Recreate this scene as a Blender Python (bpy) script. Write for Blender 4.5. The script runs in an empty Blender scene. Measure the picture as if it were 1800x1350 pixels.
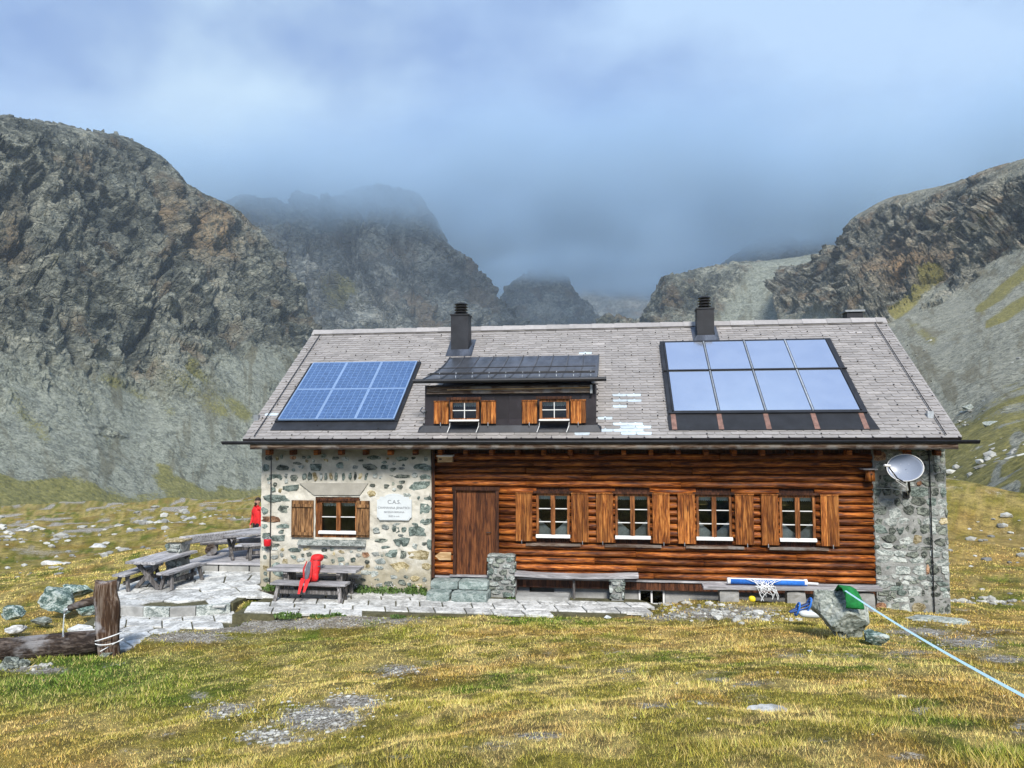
import bpy, math, random
import numpy as np
from mathutils import Matrix, Vector
random.seed(7); RNG = np.random.default_rng(11)
S = bpy.context.scene
COL = S.collection
# ------------------------------------------------------------------ camera (fitted to the photograph)
CAM = np.array([8.4279, -17.1268, 3.4977]); YAW, PITCH, ROLL, FPX = -0.1318, 0.0541, -0.0047, 1300.0
_f = np.array([math.sin(YAW)*math.cos(PITCH), math.cos(YAW)*math.cos(PITCH), math.sin(PITCH)])
_r0 = np.array([math.cos(YAW), -math.sin(YAW), 0.0]); _u0 = np.cross(_r0, _f)
_r = math.cos(ROLL)*_r0 + math.sin(ROLL)*_u0; _u = -math.sin(ROLL)*_r0 + math.cos(ROLL)*_u0
cd = bpy.data.cameras.new('camera'); cam = bpy.data.objects.new('camera', cd); COL.objects.link(cam)
cd.sensor_width = 36.0; cd.lens = FPX*36/1800; cd.clip_start = 0.05; cd.clip_end = 20000
cam.matrix_world = Matrix(((_r[0], _u[0], -_f[0], CAM[0]), (_r[1], _u[1], -_f[1], CAM[1]), (_r[2], _u[2], -_f[2], CAM[2]), (0, 0, 0, 1)))
S.camera = cam
# ------------------------------------------------------------------ sky, sun, exposure
SUN_EL, SUN_AZ = 42.0, 14.0        # azimuth measured from straight behind the viewer, minus = viewer's left
SUN_DIR = Vector((math.sin(math.radians(SUN_AZ))*math.cos(math.radians(SUN_EL)), -math.cos(math.radians(SUN_AZ))*math.cos(math.radians(SUN_EL)), math.sin(math.radians(SUN_EL))))
W = bpy.data.worlds.new('World'); S.world = W; W.use_nodes = True
nt = W.node_tree; nt.nodes.clear()
def wn(t, **k):
    n = nt.nodes.new(t)
    for a, b in k.items(): setattr(n, a, b)
    return n
o_ = wn('ShaderNodeOutputWorld'); bg = wn('ShaderNodeBackground'); bg.inputs['Strength'].default_value = 0.1
sky = wn('ShaderNodeTexSky', sky_type='NISHITA'); sky.sun_disc = False
sky.sun_elevation = math.radians(SUN_EL); sky.sun_rotation = math.atan2(SUN_DIR.x, SUN_DIR.y)
tc = wn('ShaderNodeTexCoord')
mp = wn('ShaderNodeMapping'); mp.inputs['Location'].default_value = (3.1, 0.35, 0.2); mp.inputs['Scale'].default_value = (1.0, 1.0, 1.5)
nz = wn('ShaderNodeTexNoise'); nz.inputs['Scale'].default_value = 3.0; nz.inputs['Detail'].default_value = 6.0; nz.inputs['Roughness'].default_value = 0.5
rp_ = wn('ShaderNodeValToRGB')
el = rp_.color_ramp.elements; el[0].position = 0.39; el[0].color = (.62, .98, 1.85, 1); el[1].position = 0.61; el[1].color = (1.5, 2.03, 2.75, 1)
# a break in the cloud, upper left of the view
brk = wn('ShaderNodeVectorMath', operation='DOT_PRODUCT')
_b = _f + _r*(440-900)/FPX - _u*(90-675)/FPX; _b /= np.linalg.norm(_b); brk.inputs[1].default_value = tuple(_b)
bmr = wn('ShaderNodeMapRange', interpolation_type='SMOOTHERSTEP'); bmr.inputs['From Min'].default_value = 0.965; bmr.inputs['From Max'].default_value = 1.002
bmul = wn('ShaderNodeMath', operation='MULTIPLY'); bmix = wn('ShaderNodeMix', data_type='RGBA'); bmix.inputs['B'].default_value = (2.0, 2.5, 2.75, 1)
sep = wn('ShaderNodeSeparateXYZ'); hz_ = wn('ShaderNodeMapRange', interpolation_type='SMOOTHSTEP'); hz_.inputs['From Min'].default_value = 0.02; hz_.inputs['From Max'].default_value = 0.42
hmix = wn('ShaderNodeMix', data_type='RGBA'); hmix.inputs['A'].default_value = (.62, .93, 1.7, 1)
nmix = wn('ShaderNodeMix', data_type='RGBA'); nmix.inputs['Factor'].default_value = 0.93
L = nt.links.new
L(tc.outputs['Generated'], mp.inputs['Vector']); L(mp.outputs['Vector'], nz.inputs['Vector']); L(nz.outputs['Fac'], rp_.inputs['Fac'])
L(tc.outputs['Generated'], brk.inputs[0]); L(brk.outputs['Value'], bmr.inputs['Value']); L(bmr.outputs['Result'], bmul.inputs[0])
nb = wn('ShaderNodeMapRange'); nb.inputs['From Min'].default_value = 0.3; nb.inputs['From Max'].default_value = 0.65; L(nz.outputs['Fac'], nb.inputs['Value']); L(nb.outputs['Result'], bmul.inputs[1])
L(bmul.outputs[0], bmix.inputs['Factor']); L(rp_.outputs['Color'], bmix.inputs['A'])
L(tc.outputs['Generated'], sep.inputs[0]); L(sep.outputs['Z'], hz_.inputs['Value']); L(hz_.outputs['Result'], hmix.inputs['Factor']); L(bmix.outputs['Result'], hmix.inputs['B'])
L(sky.outputs['Color'], nmix.inputs['A']); L(hmix.outputs['Result'], nmix.inputs['B']); L(nmix.outputs['Result'], bg.inputs['Color']); L(bg.outputs[0], o_.inputs['Surface'])
sl = bpy.data.lights.new('sun', 'SUN'); sl.energy = 1.5; sl.angle = math.radians(14); sl.color = (1.0, 0.95, 0.88)
sun = bpy.data.objects.new('sun', sl); COL.objects.link(sun); sun.rotation_euler = SUN_DIR.to_track_quat('Z', 'Y').to_euler()
S.view_settings.view_transform = 'Standard'; S.view_settings.look = 'None'; S.view_settings.gamma = 1.0
S.view_settings.use_curve_mapping = False; S.view_settings.exposure = 1.88
S.render.engine = 'CYCLES'
cy = S.cycles; cy.max_bounces = 6; cy.diffuse_bounces = 3; cy.glossy_bounces = 3; cy.transmission_bounces = 4; cy.transparent_max_bounces = 12
cy.volume_bounces = 2; cy.use_denoising = True; cy.volume_max_steps = 128
# ------------------------------------------------------------------ pixel -> place helpers (photo is 1800 x 1350)
def ray(u, v): return _f + _r*(u-900)/FPX - _u*(v-675)/FPX
def wy(u, v, y=0.0): d = ray(u, v); return CAM + d*(y-CAM[1])/d[1]
def gz(u, v, z=0.0): d = ray(u, v); return CAM + d*(z-CAM[2])/d[2]
def dd(u, v, dist): d = ray(u, v); return CAM + d*dist/math.hypot(d[0], d[1])
def wx(u, v=900, y=0.0): return wy(u, v, y)[0]
def wz(v, u=900, y=0.0): return wy(u, v, y)[2]
# ------------------------------------------------------------------ noise (numpy)
def _h(ix, iy, iz, s):
    n = (ix*374761393 + iy*668265263 + iz*1274126177 + s*974634777) & 0xFFFFFFFF
    n = ((n ^ (n >> 13))*1103515245) & 0xFFFFFFFF
    n = ((n ^ (n >> 16))*2246822519) & 0xFFFFFFFF
    return ((n ^ (n >> 15)) & 0xFFFFFF)/float(0xFFFFFF)
def vn(P, s=0):
    P = np.asarray(P, float); i = np.floor(P).astype(np.int64); f = P-i; f = f*f*f*(f*(f*6-15)+10)
    r = 0
    for dx in (0, 1):
        wxx = f[:, 0] if dx else 1-f[:, 0]
        for dy in (0, 1):
            wyy = f[:, 1] if dy else 1-f[:, 1]
            for dz in (0, 1):
                r = r + wxx*wyy*(f[:, 2] if dz else 1-f[:, 2])*_h(i[:, 0]+dx, i[:, 1]+dy, i[:, 2]+dz, s)
    return r
def fbm(P, o=4, s=0, g=0.5, lac=2.03):
    P = np.asarray(P, float); a = 1.0; t = 0; w = 0
    for k in range(o): t = t + a*vn(P, s+k*17); w += a; a *= g; P = P*lac
    return t/w
def ridged(P, o=5, s=0, g=0.55, lac=2.1):
    P = np.asarray(P, float); a = 1.0; t = 0; w = 0
    for k in range(o): t = t + a*(1-np.abs(2*vn(P, s+k*17)-1)); w += a; a *= g; P = P*lac
    return t/w
def facets(P, sc, seed, k=1.0):
    q = np.asarray(P)/sc; b = np.floor(q-.5).astype(np.int64); bd = np.full(len(q), 1e9); bi = b.copy(); bp = q.copy()
    for dx in (0, 1):
        for dy in (0, 1):
            for dz in (0, 1):
                c = b+np.array((dx, dy, dz)); pt = c+.5+(np.stack([_h(c[:, 0], c[:, 1], c[:, 2], seed+i) for i in range(3)], 1)-.5)*.8; d = ((q-pt)**2).sum(1); m = d < bd
                bd = np.where(m, d, bd); bi = np.where(m[:, None], c, bi); bp = np.where(m[:, None], pt, bp)
    g = np.stack([_h(bi[:, 0], bi[:, 1], bi[:, 2], seed+11+i) for i in range(3)], 1)-.5
    return (_h(bi[:, 0], bi[:, 1], bi[:, 2], seed+21)-.5)+((q-bp)*g).sum(1)*2.6*k
def sstep(a, b, x): t = np.clip((x-a)/(b-a), 0, 1); return t*t*(3-2*t)
# ------------------------------------------------------------------ object helpers
ORG = {}
def setp(o, label=None, cat=None, group=None, kind=None):
    if label: o['label'] = label
    if cat: o['category'] = cat
    if group: o['group'] = group
    if kind: o['kind'] = kind
    return o
def root(name, loc, label, cat, group=None):
    o = bpy.data.objects.new(name, None); o.empty_display_size = 0.2; COL.objects.link(o)
    o.location = loc; ORG[o.name] = np.array(loc, float); return setp(o, label, cat, group)
def add(name, V, F, mat, parent=None, smooth=False, col=None, kind=None, origin=None):
    V = np.asarray(V, float)
    org = np.array(origin, float) if origin is not None else (V.min(0)+V.max(0))/2
    me = bpy.data.meshes.new(name); me.from_pydata((V-org).tolist(), [], [tuple(f) for f in F])
    if mat: me.materials.append(mat)
    if smooth: me.polygons.foreach_set('use_smooth', [True]*len(me.polygons))
    if col is not None:
        a = me.color_attributes.new('tint', 'FLOAT_COLOR', 'POINT'); c = np.ones((len(V), 4)); c[:, :3] = col; a.data.foreach_set('color', c.ravel())
    me.update()
    o = bpy.data.objects.new(name, me); COL.objects.link(o)
    if parent is not None: o.parent = parent; o.location = org-ORG[parent.name]
    else: o.location = org
    ORG[o.name] = org
    if kind: o['kind'] = kind
    return o
def gridfaces(n, m):
    i = np.arange(n-1)[:, None]*m + np.arange(m-1)[None, :]
    return np.stack([i, i+1, i+m+1, i+m], -1).reshape(-1, 4)
def bigmesh(name, V, F, mat, attrs=None, smooth=True, kind=None, uv=None):
    V = np.asarray(V, np.float32); F = np.asarray(F, np.int32); k = F.shape[1]
    me = bpy.data.meshes.new(name); me.vertices.add(len(V)); me.vertices.foreach_set('co', V.ravel())
    me.loops.add(F.size); me.loops.foreach_set('vertex_index', F.ravel())
    me.polygons.add(len(F)); me.polygons.foreach_set('loop_start', np.arange(0, F.size, k, dtype=np.int32))
    me.polygons.foreach_set('use_smooth', np.full(len(F), smooth))
    for n, a in (attrs or {}).items():
        a = np.asarray(a, np.float32)
        if a.ndim == 1:
            at = me.attributes.new(n, 'FLOAT', 'POINT'); at.data.foreach_set('value', a)
        else:
            at = me.color_attributes.new(n, 'FLOAT_COLOR', 'POINT'); c = np.ones((len(a), 4), np.float32); c[:, :3] = a; at.data.foreach_set('color', c.ravel())
    if uv is not None:
        l = me.uv_layers.new(name='UVMap'); l.data.foreach_set('uv', np.asarray(uv, np.float32)[F.ravel()].ravel())
    me.materials.append(mat); me.update(calc_edges=True); me.validate()
    o = bpy.data.objects.new(name, me); COL.objects.link(o); ORG[o.name] = np.zeros(3)
    if kind: o['kind'] = kind
    return o
class MB:
    def __init__(s): s.V = []; s.F = []; s.C = []
    def q(s, V, F, c=None):
        b = len(s.V); s.V += [tuple(map(float, v)) for v in V]; s.F += [tuple(b+i for i in f) for f in F]
        s.C += [c if c is not None else (1, 1, 1)]*len(V); return s
    def box(s, x0, x1, y0, y1, z0, z1):
        return s.q([(x0, y0, z0), (x1, y0, z0), (x1, y1, z0), (x0, y1, z0), (x0, y0, z1), (x1, y0, z1), (x1, y1, z1), (x0, y1, z1)],
                   [(0, 3, 2, 1), (4, 5, 6, 7), (0, 1, 5, 4), (1, 2, 6, 5), (2, 3, 7, 6), (3, 0, 4, 7)])
    def hexa(s, P):   # 8 corners: bottom loop then top loop
        return s.q(P, [(0, 3, 2, 1), (4, 5, 6, 7), (0, 1, 5, 4), (1, 2, 6, 5), (2, 3, 7, 6), (3, 0, 4, 7)])
    def bar(s, a, b, w, h, up=(0, 0, 1)):   # rectangular bar from a to b, bevelled a little
        a = np.array(a, float); b = np.array(b, float); d = b-a; d /= np.linalg.norm(d)
        sd = np.cross(d, up); sd /= np.linalg.norm(sd); t = np.cross(sd, d)
        e = min(w, h)*0.12; prof = [(-w/2+e, -h/2), (w/2-e, -h/2), (w/2, -h/2+e), (w/2, h/2-e), (w/2-e, h/2), (-w/2+e, h/2), (-w/2, h/2-e), (-w/2, -h/2+e)]
        V = [a+sd*p+t*q for p, q in prof]+[b+sd*p+t*q for p, q in prof]
        F = [(i, (i+1) % 8, 8+(i+1) % 8, 8+i) for i in range(8)]+[tuple(range(7, -1, -1)), tuple(range(8, 16))]
        return s.q(V, F)
    def tube(s, pts, rad, n=8, cap=True):
        pts = [np.array(p, float) for p in pts]; rad = rad if hasattr(rad, '__len__') else [rad]*len(pts)
        V = []; F = []
        pu = None
        for i, p in enumerate(pts):
            d = pts[min(i+1, len(pts)-1)]-pts[max(i-1, 0)]; d = d/np.linalg.norm(d)
            if pu is None: pu = np.array([0, 0, 1.]) if abs(d[2]) < .9 else np.array([1., 0, 0])
            sd = np.cross(d, pu); sd /= np.linalg.norm(sd); t = np.cross(sd, d); pu = t
            for k in range(n):
                a = 2*math.pi*k/n; V.append(p+rad[i]*(sd*math.cos(a)+t*math.sin(a)))
        for i in range(len(pts)-1):
            for k in range(n): F.append((i*n+k, i*n+(k+1) % n, (i+1)*n+(k+1) % n, (i+1)*n+k))
        if cap: F += [tuple(range(n-1, -1, -1)), tuple((len(pts)-1)*n+k for k in range(n))]
        return s.q(V, F)
    def build(s, name, mat, parent=None, smooth=False, kind=None, col=False, origin=None):
        return add(name, s.V, s.F, mat, parent, smooth, np.array(s.C) if col else None, kind, origin)
# ------------------------------------------------------------------ materials
def node_mat(name):
    m = bpy.data.materials.new(name); m.use_nodes = True; t = m.node_tree; t.nodes.clear()
    out = t.nodes.new('ShaderNodeOutputMaterial'); b = t.nodes.new('ShaderNodeBsdfPrincipled'); t.links.new(b.outputs[0], out.inputs['Surface'])
    return m, t, b, out
class NT:
    def __init__(s, t): s.t = t
    def n(s, ty, **k):
        x = s.t.nodes.new(ty)
        for a, b in k.items(): setattr(x, a, b)
        return x
    def l(s, a, b): s.t.links.new(a, b)
    def pos(s, scale=(1, 1, 1), rand=0.0, rot=(0, 0, 0), uv=False):
        if uv: src = s.n('ShaderNodeTexCoord').outputs['UV']
        else: src = s.n('ShaderNodeNewGeometry').outputs['Position']
        if rand:
            oi = s.n('ShaderNodeObjectInfo'); mu = s.n('ShaderNodeVectorMath', operation='SCALE'); mu.inputs[0].default_value = (rand, rand*.7, rand*1.3)
            s.l(oi.outputs['Random'], mu.inputs['Scale']); ad = s.n('ShaderNodeVectorMath', operation='ADD'); s.l(src, ad.inputs[0]); s.l(mu.outputs[0], ad.inputs[1]); src = ad.outputs[0]
        m = s.n('ShaderNodeMapping'); m.inputs['Scale'].default_value = scale; m.inputs['Rotation'].default_value = rot; s.l(src, m.inputs['Vector']); return m.outputs[0]
    def noise(s, vec, scale, detail=5, rough=.55, dist=0.0):
        x = s.n('ShaderNodeTexNoise'); x.inputs['Scale'].default_value = scale; x.inputs['Detail'].default_value = detail; x.inputs['Roughness'].default_value = rough
        x.inputs['Distortion'].default_value = dist; s.l(vec, x.inputs['Vector']); return x.outputs['Fac']
    def vor(s, vec, scale, feature='F1', out='Distance', rnd=1.0):
        x = s.n('ShaderNodeTexVoronoi', feature=feature); x.inputs['Scale'].default_value = scale; x.inputs['Randomness'].default_value = rnd; s.l(vec, x.inputs['Vector']); return x.outputs[out]
    def ramp(s, fac, stops):
        x = s.n('ShaderNodeValToRGB'); e = x.color_ramp.elements
        while len(e) < len(stops): e.new(0.5)
        for i, (p, c) in enumerate(stops): e[i].position = p; e[i].color = (*c, 1) if len(c) == 3 else c
        s.l(fac, x.inputs['Fac']); return x.outputs['Color']
    def mix(s, fac, a, b, mode='MIX'):
        x = s.n('ShaderNodeMix', data_type='RGBA', blend_type=mode)
        for k, v in (('Factor', fac), ('A', a), ('B', b)):
            i = x.inputs[k]
            if hasattr(v, 'links'): s.l(v, i)
            elif k == 'Factor': i.default_value = v
            else: i.default_value = (*v, 1) if len(v) == 3 else v
        return x.outputs['Result']
    def math(s, op, a, b=0.0, clamp=False):
        x = s.n('ShaderNodeMath', operation=op, use_clamp=clamp)
        for i, v in enumerate((a, b)):
            if hasattr(v, 'links'): s.l(v, x.inputs[i])
            else: x.inputs[i].default_value = v
        return x.outputs[0]
    def mr(s, v, a, b, c=0.0, d=1.0):
        x = s.n('ShaderNodeMapRange', interpolation_type='SMOOTHSTEP'); s.l(v, x.inputs['Value'])
        for k, q in zip(('From Min', 'From Max', 'To Min', 'To Max'), (a, b, c, d)): x.inputs[k].default_value = q
        return x.outputs['Result']
    def attr(s, name, out='Fac'):
        x = s.n('ShaderNodeAttribute'); x.attribute_name = name; return x.outputs[out]
    def bump(s, h, strength, dist, prev=None):
        x = s.n('ShaderNodeBump'); x.inputs['Strength'].default_value = strength; x.inputs['Distance'].default_value = dist; s.l(h, x.inputs['Height'])
        if prev: s.l(prev, x.inputs['Normal'])
        return x.outputs['Normal']
    def rnd(s): return s.n('ShaderNodeObjectInfo').outputs['Random']
def bright(k, c): return tuple(min(1, x*q) for x, q in zip(c, k if hasattr(k, '__len__') else (k, k, k)))
def simple(name, c, rough=.7, var=.25, scale=8, bump=.3, bdist=.01, metal=0.0, spec=.3, rand=2.0, orand=.25, stretch=(1, 1, 1)):
    m, t, b, o = node_mat(name); N = NT(t); p = N.pos(stretch, rand)
    f = N.noise(p, scale, 6, .6); f2 = N.noise(p, scale*6, 4, .6)
    col = N.mix(N.mr(f, .3, .7), bright(1-var, c), bright(1+var, c))
    col = N.mix(N.math('MULTIPLY', N.mr(f2, .35, .75), .4), col, bright(1-var*1.3, c))
    if orand:
        hv = N.n('ShaderNodeHueSaturation'); N.l(N.mr(N.rnd(), 0, 1, 1-orand, 1+orand), hv.inputs['Value']); N.l(col, hv.inputs['Color']); col = hv.outputs[0]
    N.l(col, b.inputs['Base Color']); b.inputs['Roughness'].default_value = rough; b.inputs['Metallic'].default_value = metal; b.inputs['Specular IOR Level'].default_value = spec
    if bump: N.l(N.bump(N.math('ADD', f, N.math('MULTIPLY', f2, .5)), bump, bdist), b.inputs['Normal'])
    return m
def wood(name, stops, axis='x', rough=.65, orand=.25, knots=True, fine=1.0, bump=.5, weather=None):
    m, t, b, o = node_mat(name); N = NT(t)
    sc = {'x': (1.2, 14, 14), 'z': (14, 14, 1.2), 'y': (14, 1.2, 14)}[axis]; sk = {'x': (.9, 3.2, 3.2), 'z': (3.2, 3.2, .9), 'y': (3.2, .9, 3.2)}[axis]
    p = N.pos(sc, 9.0); f = N.noise(p, 1.6*fine, 8, .62, .6); g = N.noise(N.pos(sc, 5.0), 5*fine, 4, .6)
    fac = N.mr(N.math('ADD', N.math('MULTIPLY', f, .65), N.math('MULTIPLY', g, .35)), .36, .64)
    col = N.ramp(fac, stops)
    big = N.noise(N.pos((.6, .6, .6), 7.0), 2.2, 3, .5)
    col = N.mix(N.mr(big, .35, .7, 0, .55), col, bright(.55, stops[0][1]))
    if knots:
        k = N.vor(N.pos(sk, 11.0), 1.25); kn = N.mr(k, .05, .13, 1, 0); col = N.mix(N.math('MULTIPLY', kn, .8), col, bright(.35, stops[0][1]))
    if weather:
        wv = N.mr(N.noise(N.pos((1.5, 1.5, 1.5), 3.0), 1.6, 4, .6), .5, .68); col = N.mix(N.math('MULTIPLY', wv, weather[1]), col, weather[0])
    hv = N.n('ShaderNodeHueSaturation'); N.l(N.mr(N.rnd(), 0, 1, 1-orand, 1+orand), hv.inputs['Value']); N.l(col, hv.inputs['Color'])
    N.l(hv.outputs[0], b.inputs['Base Color']); b.inputs['Roughness'].default_value = rough; b.inputs['Specular IOR Level'].default_value = .25
    N.l(N.bump(fac, bump, .008), b.inputs['Normal'])
    return m
def flat(name, c, rough=.6, metal=0.0, spec=.4, emit=None):
    return simple(name, c, rough, .08, 12, .08, .002, metal, spec, 1.0, .06)
M = {}
M['log'] = wood('log wood', [(.1, (.045, .01, .003)), (.5, (.215, .056, .009)), (.9, (.46, .155, .03))], 'x', .5, .34)
M['board_v'] = wood('shutter wood', [(.05, (.09, .024, .006)), (.5, (.31, .1, .02)), (.95, (.55, .23, .058))], 'z', .55, .3)
M['shutter_old'] = wood('weathered shutter wood', [(.1, (.06, .03, .013)), (.5, (.2, .1, .04)), (.9, (.36, .2, .085))], 'z', .7, .2)
M['door'] = wood('door wood', [(.1, (.045, .014, .006)), (.5, (.13, .044, .015)), (.9, (.2, .075, .026))], 'z', .6, .14)
M['frame'] = wood('window frame wood', [(.2, (.1, .035, .012)), (.5, (.24, .09, .028)), (.8, (.36, .15, .05))], 'z', .5, .15, False)
M['dark_frame'] = wood('dark frame wood', [(.2, (.025, .009, .005)), (.6, (.075, .027, .012)), (.9, (.12, .045, .02))], 'z', .6, .2, False)
M['grey_x'] = wood('weathered grey wood', [(.1, (.2, .195, .2)), (.5, (.36, .355, .365)), (.9, (.5, .49, .5))], 'x', .8, .15, False)
M['grey_y'] = wood('weathered grey planks', [(.1, (.2, .195, .2)), (.5, (.36, .355, .365)), (.9, (.5, .49, .5))], 'y', .8, .15, False)
M['grey_z'] = wood('weathered grey legs', [(.2, (.07, .065, .062)), (.5, (.16, .15, .145)), (.8, (.27, .255, .25))], 'z', .8, .2, False)
M['fascia'] = wood('fascia board', [(.2, (.08, .05, .035)), (.5, (.17, .12, .09)), (.8, (.28, .23, .19))], 'x', .8, .2, False, weather=((.27, .26, .25), .9))
M['trunk'] = wood('old fountain log', [(.2, (.05, .026, .014)), (.5, (.13, .08, .05)), (.8, (.24, .19, .15))], 'z', .8, .1, True, .7, .9, ((.34, .34, .36), .9))
M['trunk_x'] = wood('old trough log', [(.1, (.02, .013, .01)), (.5, (.06, .042, .032)), (.9, (.16, .13, .11))], 'x', .8, .1, True, .7, .9, ((.3, .3, .31), .6))
M['pale_wood'] = wood('pale new wood', [(.2, (.36, .22, .1)), (.5, (.5, .33, .17)), (.8, (.62, .45, .26))], 'x', .6, .1, False)
M['white'] = flat('white paint', (.72, .72, .7), .5)
M['plaque'] = simple('white marble', (.58, .62, .63), .4, .05, 6, .05, .002, orand=0)
M['letter'] = flat('grey lettering', (.17, .18, .2), .7)
M['metal_dark'] = simple('dark sheet metal', (.02, .022, .027), .55, .35, 3, .12, .01, .3, .5)
M['metal_roof'] = simple('standing seam metal', (.12, .13, .15), .3, .45, 2.2, .15, .02, .7, .6, orand=.15, stretch=(2, .5, 1))
M['cladding'] = simple('dark brown cladding', (.026, .022, .026), .5, .25, 3, .1, .01, .2, .4, orand=.2)
M['copper'] = simple('copper strip', (.3, .17, .13), .5, .3, 9, .2, .01, .4, .5)
M['galv'] = simple('galvanised steel', (.42, .45, .47), .4, .2, 12, .1, .004, .5, .5)
M['black'] = flat('black metal', (.012, .012, .013), .5)
M['dish'] = simple('pale grey dish', (.24, .28, .36), .35, .05, 3, .0, .01, 0, .5, orand=0)
M['concrete'] = simple('concrete', (.3, .3, .285), .9, .25, 3, .5, .02, orand=.1)
M['mortar_grey'] = simple('grey mortar', (.27, .275, .26), .95, .3, 5, .9, .03, orand=0)
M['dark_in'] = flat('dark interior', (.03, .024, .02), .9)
M['curtain'] = simple('grey curtain', (.4, .41, .41), .9, .2, 5, .3, .01)
M['lace'] = simple('white lace', (.72, .75, .75), .9, .1, 30, .3, .005)
M['shade_lamp'] = flat('yellow lamp shade', (.5, .36, .13), .8)
M['red'] = simple('red fabric', (.62, .02, .022), .6, .25, 9, .5, .015, orand=0)
M['red_dark'] = simple('dark red strap', (.5, .03, .03), .7, .2, 12, .2, .004)
M['padgrey'] = simple('grey padding', (.09, .1, .12), .8, .2, 20, .4, .004)
M['redpot'] = flat('red enamel', (.6, .012, .02), .3)
M['blue'] = simple('blue fabric', (.03, .16, .55), .5, .2, 14, .3, .01, orand=0)
M['blue_dark'] = simple('dark blue rope', (.015, .03, .09), .6, .3, 40, .4, .004)
M['string'] = flat('white string', (.75, .77, .77), .8)
M['green'] = simple('green felt pad', (.012, .17, .04), .9, .3, 16, .5, .01, orand=0)
M['webbing'] = flat('pale blue webbing', (.42, .62, .72), .6)
M['yellow'] = flat('yellow plastic', (.75, .6, .02), .5)
M['skin'] = simple('skin', (.42, .24, .17), .55, .1, 20, .1, .003, orand=0)
M['hair'] = simple('dark hair', (.03, .02, .015), .7, .3, 60, .5, .004, orand=0)
M['trousers'] = simple('black trousers', (.018, .018, .022), .8, .3, 12, .4, .006, orand=0)
def stonemat(name, stops, sc=7, rough=.8, orand=.3):
    m, t, b, o = node_mat(name); N = NT(t); p = N.pos((1, 1, 1.6), 30.0)
    f = N.noise(p, sc, 8, .68, .8); v = N.vor(N.pos((1, 1, 2), 13.0), sc*3.2); g = N.noise(p, sc*7, 4, .6)
    col = N.ramp(N.mr(N.math('ADD', N.math('MULTIPLY', f, .65), N.math('MULTIPLY', g, .35)), .36, .64), stops)
    col = N.mix(N.mr(N.noise(p, sc*2.2, 5, .7), .58, .72, 0, .7), col, bright(1.5, stops[-1][1]))
    hv = N.n('ShaderNodeHueSaturation'); N.l(N.mr(N.rnd(), 0, 1, 1-orand, 1+orand), hv.inputs['Value']); N.l(col, hv.inputs['Color'])
    N.l(hv.outputs[0], b.inputs['Base Color']); b.inputs['Roughness'].default_value = rough; b.inputs['Specular IOR Level'].default_value = .25
    N.l(N.bump(N.math('ADD', f, N.math('MULTIPLY', v, .35)), .8, .02), b.inputs['Normal']); return m
M['st_green'] = stonemat('green serpentine stone', [(.15, (.045, .062, .054)), (.5, (.125, .16, .142)), (.85, (.26, .31, .28))])
M['st_dark'] = stonemat('dark grey stone', [(.28, (.035, .042, .036)), (.5, (.1, .115, .1)), (.75, (.22, .24, .2))])
M['st_light'] = stonemat('pale grey stone', [(.25, (.13, .15, .14)), (.5, (.27, .3, .28)), (.75, (.42, .44, .41))])
M['st_ochre'] = stonemat('ochre stone', [(.25, (.16, .13, .06)), (.5, (.34, .28, .15)), (.75, (.48, .42, .28))])
M['st_rust'] = stonemat('rust brown stone', [(.25, (.1, .05, .03)), (.5, (.25, .13, .07)), (.75, (.4, .26, .16))])
M['boulder'] = stonemat('lichen green boulder', [(.1, (.1, .118, .102)), (.5, (.23, .255, .222)), (.9, (.4, .42, .375))], 3.2, .85, .15)
M['boulder_green'] = stonemat('green white boulder', [(.25, (.05, .085, .075)), (.5, (.17, .24, .215)), (.75, (.4, .45, .42))], 4.0, .85, .15)
M['slab'] = stonemat('pale paving stone', [(.2, (.3, .3, .285)), (.5, (.47, .475, .455)), (.8, (.6, .605, .585))], 2.5, .9, .13)
M['step'] = stonemat('green step stone', [(.15, (.13, .175, .163)), (.5, (.23, .28, .262)), (.85, (.34, .39, .37))], 5, .9, .1)
M['joint'] = simple('joint earth', (.09, .085, .045), .95, .4, 6, .8, .02, orand=0)
# plaster of the rubble wall
m, t, b, o = node_mat('cream lime plaster'); N = NT(t); p = N.pos(); f = N.noise(p, 3.0, 8, .65, .3); g = N.noise(p, 26, 5, .6); h = N.noise(p, 1.1, 3)
col = N.ramp(f, [(.25, (.3, .29, .245)), (.45, (.5, .48, .41)), (.7, (.66, .64, .57))])
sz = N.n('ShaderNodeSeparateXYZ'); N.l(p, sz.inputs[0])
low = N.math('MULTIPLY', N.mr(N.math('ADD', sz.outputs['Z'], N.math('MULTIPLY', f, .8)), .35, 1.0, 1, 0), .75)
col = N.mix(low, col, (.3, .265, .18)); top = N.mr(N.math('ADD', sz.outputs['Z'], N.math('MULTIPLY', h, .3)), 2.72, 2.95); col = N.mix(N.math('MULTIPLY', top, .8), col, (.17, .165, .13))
N.l(col, b.inputs['Base Color']); b.inputs['Roughness'].default_value = .95; b.inputs['Specular IOR Level'].default_value = .1
N.l(N.bump(N.math('ADD', f, N.math('MULTIPLY', g, .5)), .9, .03), b.inputs['Normal']); M['plaster'] = m
M['lintel'] = simple('smooth grey render', (.34, .325, .28), .9, .12, 4, .3, .01, orand=0)
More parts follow.
